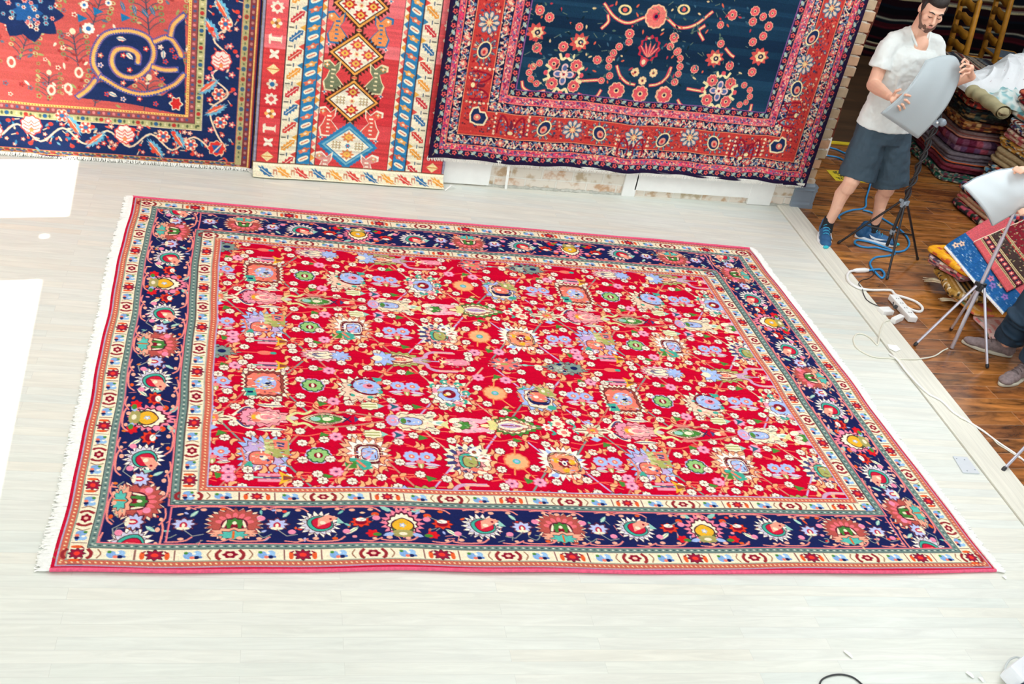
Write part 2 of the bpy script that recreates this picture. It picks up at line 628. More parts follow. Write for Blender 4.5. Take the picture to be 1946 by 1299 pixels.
def wob(u, seed, amp, base=1.0):
    """gentle irregular wave"""
    r = np.random.default_rng(seed)
    o = 0
    for i in range(5):
        f = base * (1.0 + i * 1.3) * (0.8 + 0.4 * r.random())
        o = o + amp / (1 + i) * np.sin(u * f + r.random() * 6.28)
    return o
ROSETTES = dict(white=[(67.4, 162.0), (56.5, 172.2), (69.0, 170.1), (89.8, 161.9), (84.2, 170.4), (97.7, 169.2), (111.4, 163.4), (114.4, 170.8), (123.9, 167.1), (91.4, 179.5), (102.8, 180.6), (58.3, 191.0), (69.1, 194.5), (80.4, 195.9), (90.8, 192.9), (100.6, 194.7), (61.6, 202.5), (90.4, 199.5), (112.6, 197.3), (112.8, 204.2), (61.3, 214.7), (68.6, 222.4), (79.6, 221.8), (89.9, 219.2), (112.6, 216.4), (112.5, 222.8), (57.8, 225.0), (90.5, 227.5), (100.1, 225.0), (129.6, 152.6), (129.4, 162.7), (140.1, 169.5), (132.4, 179.1), (132.7, 194.3), (149.0, 192.8), (140.0, 199.2), (125.9, 206.4), (125.9, 214.4), (140.3, 220.5), (132.9, 225.8), (149.2, 227.1), (151.1, 168.9), (160.6, 170.9), (169.5, 170.8), (176.1, 154.3), (175.7, 163.5), (176.8, 179.9), (192.0, 181.2), (179.3, 193.2), (185.9, 200.0), (157.2, 197.1), (164.6, 198.5), (150.4, 203.3), (176.6, 206.0), (150.6, 216.6), (176.7, 215.1), (157.4, 222.8), (165.1, 221.8), (178.6, 230.0), (201.8, 153.7), (218.3, 152.9), (211.7, 159.9), (201.7, 164.4), (217.5, 166.0), (200.5, 172.4), (215.0, 174.8), (220.6, 181.0), (68.0, 147.0), (65.4, 153.4), (83.7, 146.6), (88.3, 155.1), (98.1, 148.8), (64.9, 166.9), (67.4, 173.9), (82.9, 174.5), (54.0, 177.5), (201.6, 198.3), (223.3, 197.2), (56.4, 197.6), (197.6, 204.4), (211.3, 202.2), (218.3, 204.7), (67.8, 199.2), (79.3, 200.1), (197.7, 217.9), (219.0, 217.4), (211.9, 219.9), (202.0, 223.2), (185.8, 224.3), (223.7, 227.9), (67.5, 142.4), (87.8, 150.8), (96.2, 144.5), (90.2, 135.1), (101.9, 134.5), (110.3, 149.5), (113.6, 144.1), (123.0, 146.7), (140.0, 143.7), (151.2, 146.0), (161.2, 143.7), (169.8, 144.2), (176.1, 150.3), (131.9, 136.0), (177.0, 138.9), (192.8, 137.2), (200.9, 146.2), (215.5, 144.3), (220.7, 139.3), (54.4, 141.8)],
    pink=[(61.5, 169.8), (105.2, 170.9), (105.6, 196.2), (105.4, 222.9), (133.3, 199.7), (133.5, 220.8), (179.9, 148.3), (178.6, 170.7), (193.0, 147.0), (192.4, 172.4), (59.9, 147.4), (59.6, 142.2), (104.0, 143.1)],
    hook=[(62.9, 163.8), (86.2, 161.6), (114.4, 159.5), (121.4, 171.2), (107.2, 178.9), (79.9, 171.5), (87.6, 182.5), (106.7, 183.9), (63.0, 187.7), (73.9, 194.5), (79.1, 201.6), (85.6, 199.3), (87.2, 205.3), (98.9, 198.3), (105.3, 202.2), (116.0, 196.5), (78.5, 217.2), (87.3, 213.7), (73.7, 223.2), (84.3, 219.8), (83.9, 224.4), (104.7, 218.0), (115.7, 223.5), (62.0, 227.8), (62.4, 235.5), (86.6, 132.0), (125.5, 162.7), (125.5, 153.4), (152.3, 153.7), (151.0, 163.9), (159.6, 154.4), (160.3, 161.7), (157.3, 171.2), (164.8, 169.8), (131.4, 183.2), (149.3, 183.5), (129.1, 191.0), (124.0, 196.5), (130.7, 204.9), (130.8, 214.7), (123.8, 223.4), (174.4, 183.6), (175.4, 189.5), (187.3, 172.8), (188.9, 196.5), (171.0, 196.4), (161.0, 197.8), (153.6, 205.9), (158.0, 205.0), (181.3, 205.4), (153.6, 214.0), (158.0, 214.9), (160.9, 220.8), (172.6, 220.8), (181.4, 217.3), (171.7, 226.2), (128.7, 228.4), (215.1, 155.5), (227.0, 149.8), (214.5, 164.0), (222.4, 167.4), (226.8, 172.0), (210.8, 174.8), (61.9, 156.4), (84.7, 155.8), (84.0, 165.6), (72.5, 174.6), (219.1, 186.0), (194.2, 203.6), (206.7, 198.3), (211.9, 197.3), (219.0, 193.5), (60.3, 195.0), (222.0, 203.2), (203.2, 205.0), (193.7, 219.4), (203.0, 216.4), (222.3, 217.8), (206.2, 223.0), (211.9, 225.8), (189.0, 226.9), (78.1, 140.9), (73.2, 142.2), (61.0, 147.8), (62.0, 151.9), (84.1, 150.6), (91.7, 147.8), (106.3, 148.8), (113.5, 151.7), (87.3, 235.9), (105.4, 234.5), (106.2, 134.9), (124.5, 141.5), (120.1, 144.4), (120.6, 149.7), (149.1, 235.6), (157.1, 143.6), (164.5, 144.4), (151.4, 150.3), (160.5, 151.0), (174.6, 135.1), (130.7, 235.9), (177.3, 233.8), (188.8, 143.5), (212.2, 143.8), (220.1, 134.4), (227.0, 146.2), (60.3, 134.3), (216.1, 152.1), (219.5, 230.1)])
# ------------------------------------------------------------------ the big red carpet
C = dict(red=(200, 0, 44), navy=(27, 35, 86), cream=(243, 230, 200), salmon=(240, 104, 84), pink=(240, 150, 172), teal=(66, 170, 150),
         sky=(164, 188, 236), green=(74, 138, 58), olive=(170, 172, 98), gold=(236, 178, 48), wine=(140, 18, 44), peach=(250, 192, 142),
         sage=(126, 150, 140), lilac=(196, 170, 214), coral=(240, 124, 104), white=(250, 242, 226), brown=(150, 70, 60), dusk=(70, 70, 120),
         rose=(230, 90, 120), mint=(150, 205, 190), orange=(232, 96, 40))


def k_block_square(K):
    K.blob(0, 0, 9.6, 11.2, C['cream'], 26, 0.09, 4.5)
    K.blob(0, 0, 8.2, 9.6, C['brown'], 22, 0.05, 4.5)
    K.blob(-0.4, 0.3, 7.2, 8.2, C['coral'], 12, 0.05, 5)
    K.ell(0.5, -0.3, 4.7, 5.4, C['sky'])
    for i in range(11):
        t = i * 0.571 * 2
        K.ell(0.5 + 3.4 * math.cos(t), -0.3 + 4 * math.sin(t), 0.8, 0.7, (C['lilac'], C['white'], C['coral'], C['gold'])[i % 4])
    K.ell(1.6, 0.4, 1.5, 1.9, C['navy'], 0.5)
    K.ell(0.2, 1.4, 0.9, 0.8, C['white'])
    K.poly([(-9.5, 4), (-4.5, 3.4), (-3.6, 9.5), (-8.8, 9.8), (-8.0, 7.0)], C['teal'])
    K.rect(-7.6, 6, -5.2, 7.4, C['navy'])


def k_block_purple(K):
    K.blob(0, 0, 9.8, 10.8, C['sky'], 22, 0.15, 4)
    K.blob(-0.5, 0.5, 7.4, 8.6, C['lilac'], 14, 0.12, 4)
    for i in range(7):
        K.leaf(-9 + i * 2.6, 10.5 - (i % 2), 4.2, 1.8, -1.2, C['sky'] if i % 2 else C['white'])
    K.blob(-1.4, 2.4, 4.8, 4.2, C['coral'], 0, 0, 3)
    K.ell(-0.6, 2.2, 1.7, 1.6, C['cream']); K.ell(-1.4, 1.4, 0.8, 0.8, C['dusk']); K.ell(1.0, 3.8, 0.9, 0.8, C['dusk'])
    K.poly([(-0.5, -10), (10, -10), (10, 1), (5, 2.4), (0.6, -1)], C['olive'])
    for i in range(7):
        K.ell(0.8 + (i % 3) * 2.0, -8 + (i // 3) * 3.2, 1.1, 1.3, (205, 205, 140))
    K.poly([(3.4, -9.6), (9.6, -9.2), (9.2, -3.6), (3.8, -4)], C['coral'])
    K.poly([(4.8, -8.2), (8.2, -7.8), (7.8, -5.0), (5.2, -5.2)], C['dusk'])
    K.line([(5.2, -7), (7.8, -6)], 0.6, C['pink'])
    K.poly([(-8.6, 5.2), (-5.4, 4.6), (-4.6, 8.2), (-8, 8)], C['teal'])
    K.line([(-9.5, -4), (-8, 4), (-9.4, 9)], 0.8, C['coral'])


def k_block_leafy(K):
    for i in range(9):
        K.leaf(-3 + (i % 3) * 3, -3 + (i // 3) * 4, 8.6, 3.2, PI * (0.55 + 0.12 * i), C['cream'] if i % 2 else (246, 206, 180))
    K.blob(-1.5, 1.5, 8.6, 9.4, C['cream'], 16, 0.16, 3)
    K.blob(-1.5, 2, 7, 7.8, (246, 205, 178), 12, 0.14, 3)
    K.blob(2.2, -1, 7.2, 6.2, C['wine'], 0, 0, 2.2, 0.5)
    K.blob(2.4, -1, 6.4, 5.4, C['sky'], 0, 0, 2.2, 0.5)
    K.ell(3, -1.4, 2.6, 2.0, C['pink']); K.ell(3.6, -1.8, 1.3, 1.0, C['wine'])
    K.poly([(5, -9), (10, -8), (8.6, -3), (7, -5)], C['teal'])
    K.ell(-5.5, -2, 1.2, 0.9, C['teal']); K.ell(-5, 6, 1.4, 1.0, C['teal'], .6); K.ell(3, 7.5, 1.5, 1.1, C['teal']); K.ell(8, 3, 1.3, 1.6, C['teal'])
    K.ell(8.6, -4.4, 1.4, 1.4, C['coral'])


def k_block_peach(K):
    K.blob(0, 0, 9.8, 10.8, (242, 176, 136), 22, 0.13, 3.6)
    K.blob(0.6, -0.6, 7.6, 8.6, C['white'], 16, 0.16, 3.6)
    K.blob(1.2, -0.4, 5.6, 6.2, (190, 150, 110), 0, 0, 5)
    K.blob(1.2, -0.4, 4.9, 5.6, C['wine'], 0, 0, 5)
    K.blob(1.2, -0.4, 4.4, 5.0, C['white'], 0, 0, 5)
    K.blob(1.6, -0.4, 3.2, 3.9, C['sky'], 0, 0, 4)
    K.poly([(-0.8, 2.4), (2.4, 0), (0.8, 4)], C['pink'])
    K.poly([(-9.2, 2.2), (-3, 2.6), (1.4, 5), (2.2, 9), (-2, 10.4), (-4, 7), (-9, 8.4)], C['teal'])
    K.rect(-8.8, 4.4, -4.4, 9, C['green'])
    K.line([(-4, 4), (-1, 8)], 1.2, C['coral'])


def k_block_ring(K):
    K.blob(0, 0, 9.4, 10.6, C['cream'], 18, 0.14, 3.2)
    for i in range(12):
        t = PI * (-0.95 + i * 0.135)
        K.ell(8.0 * math.cos(t), 9.0 * math.sin(t), 2.0, 2.4, C['teal'] if i % 2 else C['coral'], t)
        K.ell(8.0 * math.cos(t), 9.0 * math.sin(t), 0.7, 0.9, C['cream'] if i % 2 else C['wine'])
    K.blob(-1, 1, 6.6, 7.4, C['white'], 12, 0.10, 3)
    K.blob(-0.4, 0.8, 5.0, 5.6, C['sky'], 9, 0.08, 3)
    K.ell(-0.2, 0.8, 3.2, 3.4, C['wine']); K.ell(-0.6, 0.8, 1.3, 1.4, C['cream']); K.ell(-2.2, 1.8, 0.8, 0.8, C['gold'])
    K.ell(3, 8, 2.4, 1.4, C['pink']); K.ell(-6.6, -1, 1.2, 2.6, C['pink'])


def k_block_zebra(K):
    K.blob(0, 0, 9.6, 10.6, C['cream'], 20, 0.12, 3.4)
    for i in range(9):
        t = PI * (0.45 + i * 0.16)
        K.push(0, 0, t)
        K.poly([(4.5, -1.3), (10, -0.9), (9.6, 0.9), (4.8, 0.9)], C['dusk'])
        K.pop()
    K.blob(0.3, 0.2, 6.0, 6.8, (240, 160, 160), 14, 0.14, 3)
    K.blob(0.2, 0.4, 4.4, 5, C['teal'], 0, 0, 3); K.blob(0.5, 0.8, 3.0, 3.6, C['olive'], 0, 0, 3)
    K.ell(3.4, -5.6, 2.8, 3.0, C['white'], 0.6); K.ell(3.2, -5.6, 1.0, 1.2, C['brown'])
    K.ell(6.8, -1.4, 3.2, 2.2, C['white'], -0.4); K.ell(6.8, -1.4, 1.4, 0.6, C['brown'])
    K.ell(1.6, 6, 1.8, 1.4, C['coral'])


def k_block_curl(K):
    K.blob(0, 0, 9.4, 10.4, (226, 170, 130), 20, 0.10, 3.6)
    K.blob(-0.8, 0.6, 8.0, 9, C['sky'], 12, 0.14, 3)
    K.blob(0, 1, 6.4, 7.2, C['cream'], 8, 0.08, 3)
    K.blob(0.2, 0.2, 5.2, 5.4, C['navy'], 0, 0, 3); K.blob(0.2, -0.6, 4.2, 3.9, C['coral'], 0, 0, 3)
    K.ell(-1, -0.6, 1.3, 1.2, C['white'])
    K.poly([(0.5, -9), (7, -8), (9.4, -1), (5, -1.4), (1.4, -4)], C['olive'])
    K.ell(3.6, -5.6, 1.0, 1.2, C['cream']); K.ell(5, 7.4, 2.2, 1.8, C['teal'])
    K.line([(-8, -6), (-4, -8)], 1.3, C['teal']); K.line([(-9, -2), (-8.4, 4)], 1.4, C['coral'])


def k_block_gold(K):
    K.blob(0, 0, 9.8, 10.6, C['white'], 24, 0.15, 3.2)
    for i in range(10):
        t = i * 0.63 + 0.3
        K.leaf(6.2 * math.cos(t), 7.4 * math.sin(t), 4.2, 2.0, t, C['sky'] if i % 3 == 0 else C['cream'])
    K.blob(0.4, -0.2, 6.8, 7.4, (200, 180, 130), 0, 0, 3); K.blob(0.4, -0.2, 6.0, 6.6, (246, 150, 110), 10, 0.06, 3)
    K.ell(1.0, -0.4, 3.2, 3.6, C['wine'])
    for dx, dy in ((-3, -2.2), (0.4, 4.4), (4.2, -1)):
        K.ell(dx, dy, 1.6, 1.9, C['gold'])
    K.ell(0.6, -0.2, 1.2, 1.8, C['white']); K.ell(0.6, 0, 0.5, 0.7, C['navy'])
    K.ell(-5.6, 8.4, 1.8, 1.2, C['sky']); K.ell(7.8, 8, 1.6, 0.8, C['navy'], .5)


def k_pal_pink(K):
    for s in (-1, 1):
        K.curve([(-14, s * 1), (-10, s * 6), (-6, s * 8), (-6, s * 5)], 1.6, C['cream'])
        K.curve([(-12, s * 2.6), (-9, s * 6.6), (-6.6, s * 7)], 0.9, C['dusk'])
        K.leaf(-4, s * 9.2, 14, 3.0, -s * 0.04, C['cream'], C['dusk'])
    K.blob(0, 0, 11, 6.8, (244, 150, 160), 18, 0.12, 2, 0, 0.45)
    K.blob(-6, 0, 4.6, 6.2, C['pink'], 10, 0.12)
    K.blob(1, 0, 8, 4.6, (246, 166, 166), 12, 0.10, 2, 0, 0.4)
    K.ell(-3.6, 0, 2.4, 4.0, C['coral']); K.ell(-4.6, 0, 1.4, 1.8, C['gold'])
    K.ell(-0.4, 0, 3.8, 2.4, C['cream']); K.ell(0.8, 0, 2.8, 1.7, (244, 140, 150))
    K.ell(12.6, 0, 2.6, 1.4, (214, 200, 196))


def k_pal_diamond(K):
    for s in (-1, 1):
        K.curve([(-17, s * 0.6), (-13, s * 4), (-9, s * 3.6), (-5, s * 7)], 1.6, (222, 218, 150))
        K.curve([(-6, s * 6.6), (2, s * 6.2), (14, s * 4.6), (27, s * 1.2)], 1.1, (200, 130, 110))
        K.leaf(-5, s * 6.2, 9, 3.4, -s * 0.1, (222, 130, 120))
    K.blob(0, 0, 11, 4.8, (240, 190, 150), 0, 0, 1.3)
    K.blob(0.5, 0, 9.4, 3.9, C['cream'], 0, 0, 1.3); K.blob(0.3, 0, 7.6, 3.1, C['green'], 0, 0, 1.5)
    K.ell(1, 0, 2.2, 1.5, C['cream']); K.ell(-4.2, 0, 2.4, 1.6, C['mint'])
    K.line([(8, -2.6), (12, 2.2)], 0.6, C['navy']); K.line([(8, 2.6), (12, -2.2)], 0.6, C['navy'])
    K.poly([(13.5, -2.4), (16, 0), (13.5, 2.4)], C['dusk']); K.ell(17.4, 0, 2.2, 1.5, C['cream']); K.ell(20, 0, 1.8, 1.4, C['coral'])


def k_pal_blue(K):
    for i in range(5):
        for s in (-1, 1):
            K.leaf(-8 + i * 3.4, s * (3.2 + (i == 0) * 1), 7.6, 2.8, s * 0.42, C['cream'])
            K.line([(-8 + i * 3.4, s * 3.2), (-3 + i * 3.4, s * 5.4)], 0.4, (90, 90, 90))
    K.blob(0, 0, 12, 5.6, (240, 222, 186), 16, 0.12, 2, 0, 0.35)
    K.ell(-9.4, 0, 3.2, 4.4, C['lilac']); K.flower(-9.4, 0, 2.4, 6, C['pink'], C['sky'])
    K.blob(-1, 0, 5.4, 2.9, C['sky'], 0, 0, 2.6); K.ell(-4.4, 0, 1.4, 2.2, C['green']); K.ell(-1.8, 0, 1.0, 1.0, C['dusk'])
    K.blob(13, 0, 4.2, 2.2, C['white'], 0, 0, 1.4); K.ell(13, 0, 2.2, 1.0, C['mint'])


def k_pal_petals(K):
    for i in range(4):
        for s in (-1, 1):
            K.leaf(-5 + i * 3.2, s * (3.4 - i * 0.4), 7.4, 3.4, s * 0.32, (250, 176, 190))
    K.ell(-5.4, -3.6, 3, 2.0, C['cream'], -.5); K.ell(-5.4, 3.6, 3, 2.0, C['cream'], .5)
    K.ell(1, 0, 5.4, 2.6, (252, 190, 196)); K.blob(-1.4, 0, 3.6, 3.0, C['green'], 7, 0.18)
    K.ell(-4.4, 0, 2.4, 1.6, C['cream']); K.ell(9.6, 0, 2.8, 1.4, (250, 230, 170)); K.poly([(-13, 0), (-8.4, -3.6), (-9, 0), (-8.4, 3.6)], (220, 216, 150))


def k_pal_green(K):
    K.blob(0, 0, 11.4, 7.4, C['green'], 18, 0.10, 1.8, 0, 0.55)
    K.blob(-0.5, 0, 9.6, 5.9, (240, 236, 180), 18, 0.08, 1.8, 0, 0.55)
    K.blob(-0.9, 0, 8.2, 4.6, (226, 140, 110), 16, 0.08, 1.8, 0, 0.55)
    K.blob(-1.2, 0, 7.2, 3.8, C['cream'], 14, 0.06, 1.8, 0, 0.55); K.blob(-1.6, 0, 5.6, 2.0, C['lilac'], 0, 0, 1.4, 0, 0.5); K.line([(-6, 0), (3, 0)], 0.6, C['wine'])
    K.poly([(-13, -3.5), (-9.6, -4), (-7.6, 0), (-9.6, 4), (-13, 3.5), (-12, 0)], (226, 216, 140))
    K.line([(12, 0), (17, 0)], 0.8, C['sage'])
    for s in (-1, 1):
        K.curve([(16, 0), (18.5, s * 1.6), (20, s * 4), (18.5, s * 5)], 1.3, C['teal'])


def k_pal_trefoil(K):
    K.flower(-1.4, -3.4, 3.8, 7, C['cream'], (240, 130, 120)); K.flower(0.2, 3.4, 3.8, 7, C['cream'], (240, 130, 120)); K.flower(-7.4, 0, 3.2, 6, C['white'], C['coral'])
    K.curve([(5, -5), (7, -2), (5.6, 0.4), (7.4, 4)], 1.0, C['teal'])


def k_pal_star(K):
    for i in range(8):
        t = i * PI / 4
        K.leaf(0, 0, 10.5 if i % 4 == 0 else (7.5 if i % 2 == 0 else 7.0), 4.2, t, C['cream'] if i % 2 == 0 else (214, 210, 170), (120, 70, 60))
    K.poly([(-3, -7.2), (0, -9), (3, -7), (0, -5)], C['sky']); K.poly([(-3, 7.2), (0, 9), (3, 7), (0, 5)], C['sky'])
    K.flower(0, 0, 3.4, 8, (240, 120, 100), C['gold'])


def k_pal_rose(K):
    K.blob(0, 0, 8.4, 5.8, (240, 140, 160), 16, 0.14, 2)
    for i in range(9):
        t = i * 0.698
        K.ell(5.8 * math.cos(t), 4 * math.sin(t), 1.1, 0.9, C['sage'] if i % 2 else C['cream'])
    K.blob(0, 0, 4.6, 3, C['coral'], 8, 0.12); K.ell(-0.6, 0, 1.8, 1.2, C['olive'])


def k_pal_fish(K):
    K.blob(0, 0, 10.4, 5.4, (246, 180, 190), 18, 0.14, 2, 0, 0.3)
    K.blob(-1, 0, 7.4, 3.4, C['cream'], 10, 0.10, 2); K.ell(-1.4, 0, 4.4, 1.7, C['dusk']); K.ell(0.6, 0, 4.2, 1.3, C['cream'])
    K.blob(8.4, 0, 4.4, 3.9, C['sky'], 10, 0.22, 2)


def k_pal_olive(K):
    K.blob(1, 0, 12, 6.6, C['olive'], 20, 0.12, 1.9, 0, 0.5)
    K.blob(1, 0, 9.4, 4.6, (226, 216, 160), 16, 0.10, 1.8, 0, 0.5)
    K.blob(0.6, 0, 8.2, 3.6, C['wine'], 0, 0, 1.5, 0, 0.3); K.blob(0.6, 0, 7.2, 2.8, (250, 214, 180), 0, 0, 1.5, 0, 0.3); K.blob(0, 0, 4.0, 1.6, C['coral'], 0, 0, 1.5)
    K.blob(-8, 0, 5.2, 5.4, C['sky'], 8, 0.26, 2); K.ell(-11, 0, 2.6, 2.6, C['cream'])


def k_pal_bar(K):
    K.blob(2, 0, 7.2, 3, (246, 130, 150), 0, 0, 2.4); K.blob(3, 0, 5.6, 1.9, C['pink'], 0, 0, 2.4); K.poly([(-7, -2.6), (-2.5, 0), (-7, 2.6), (-5.6, 0)], (250, 226, 170))
    for s in (-1, 1):
        K.curve([(-20, s * 1), (-14, s * 3), (-13, s * 6), (-9, s * 8.4), (1, s * 8.4)], 2.0, (206, 160, 190)); K.line([(-8, s * 8.6), (2, s * 8)], 1.2, (244, 176, 160))
    K.line([(-20, 0), (-7, 0)], 0.8, C['lilac'])


def k_pal_coral(K):
    K.blob(0, 0, 7.8, 5.4, (240, 116, 110), 14, 0.16, 2)
    for i in range(8):
        t = i * PI / 4 + 0.3
        K.ell(6 * math.cos(t), 4.2 * math.sin(t), 1.5, 0.8, C['sage'] if i % 2 else C['dusk'], t)
    K.ell(0, 0, 2.2, 1.0, C['olive']); K.blob(-3.6, 0, 1.6, 1.0, C['cream'])
    K.line([(8, 0), (22, 0)], 0.9, C['sage']); K.ell(11, 0, 1.6, 1.0, C['mint']); K.ell(18, 0, 2.2, 1.1, C['cream'])


def k_pal_slate(K):
    K.blob(0, 0, 12, 5.8, (126, 150, 140), 18, 0.14, 1.4)
    K.blob(0, 0, 9, 4, (160, 176, 160), 12, 0.12, 1.5)
    for dx, dy in ((-8.4, 0), (-3.4, -3.2), (2.2, -3.4), (-1.8, 3.4), (4.6, 3.4), (6.4, -0.6)):
        K.ell(dx, dy, 1.5, 1.1, C['navy'], dx)
    K.flower(-0.4, 0, 2.3, 6, C['wine'], C['olive'])


def k_tulip_pair(K):
    for s in (-1, 1):
        K.push(0, s * 11.0)
        K.line([(-8, 0), (4, 0)], 1.2, C['mint']); K.line([(-6, -1.9), (2.4, -1.9)], 1.8, C['pink']); K.line([(-6, 1.9), (2.4, 1.9)], 1.8, C['pink'])
        K.line([(-4, 0), (2, 0)], 0.9, C['dusk'])
        K.poly([(2, -4.8), (5.2, -2.4), (8.6, 0), (5.2, 2.4), (2, 4.8), (3.4, 0)], C['gold']); K.poly([(4, -1.6), (10, 0), (4, 1.6)], C['brown'])
        K.line([(10, 0), (15, 0)], 0.7, C['salmon'])
        K.pop()


def k_green_wheel(K):
    K.flower(0, 0, 6.2, 10, C['sky'], C['lilac'], C['lilac'], 0.7)
    K.flower(0, 0, 5.6, 9, (150, 196, 120), C['wine'], (40, 90, 50), 0.42); K.ell(0, 0, 0.9, 2.0, C['cream'])


def k_twin_blue(K):
    for s in (-1, 1):
        K.leaf(s * 1.5, 3.6, 9, 2.4, (0.15 if s > 0 else PI - 0.15), C['lilac'], C['cream'])
        K.leaf(s * 1.5, 6.8, 7.4, 2.2, (-0.1 if s > 0 else PI + 0.1), C['cream'], C['dusk'])
        K.flower(s * 4.0, -1.6, 4.0, 8, C['sky'], C['coral'], C['lilac'], 0.42); K.ell(s * 4.0, -1.6, 0.6, 0.6, C['cream'])
    K.ell(0, 4.4, 1.6, 3.4, C['olive']); K.ell(0, 2.4, 2.2, 1.6, (240, 140, 140)); K.ell(0, 6, 0.6, 1.6, C['cream'])


def k_orange_sun(K):
    K.flower(0, 0, 6.6, 11, (248, 176, 124), (90, 190, 180), (230, 120, 80), 0.34); K.ell(0, 0, 1.2, 1.0, C['sky'])
    for a_, b_ in (((0, -5), (1.4, -12)), ((2, 5), (8, 14)), ((-2, 5), (-3, 11))):
        K.line([a_, b_], 0.9, (246, 150, 90))


def k_leaf_pair(K):
    for s in (-1, 1):
        K.push(0, s * 11.0)
        K.blob(0, 0, 4.6, 3.2, (240, 232, 196), 8, 0.12, 2); K.line([(-3.6, -1), (3, -1)], 0.7, C['olive']); K.line([(-3.6, 1), (3, 1)], 0.7, C['olive'])
        K.poly([(4, -2), (7, 0), (4, 2)], C['mint']); K.poly([(9.4, -2.6), (14, 0), (9.4, 2.8), (10.6, 0)], (40, 100, 120))
        K.line([(-10, 0), (-4, 0)], 0.7, C['salmon'])
        K.pop()


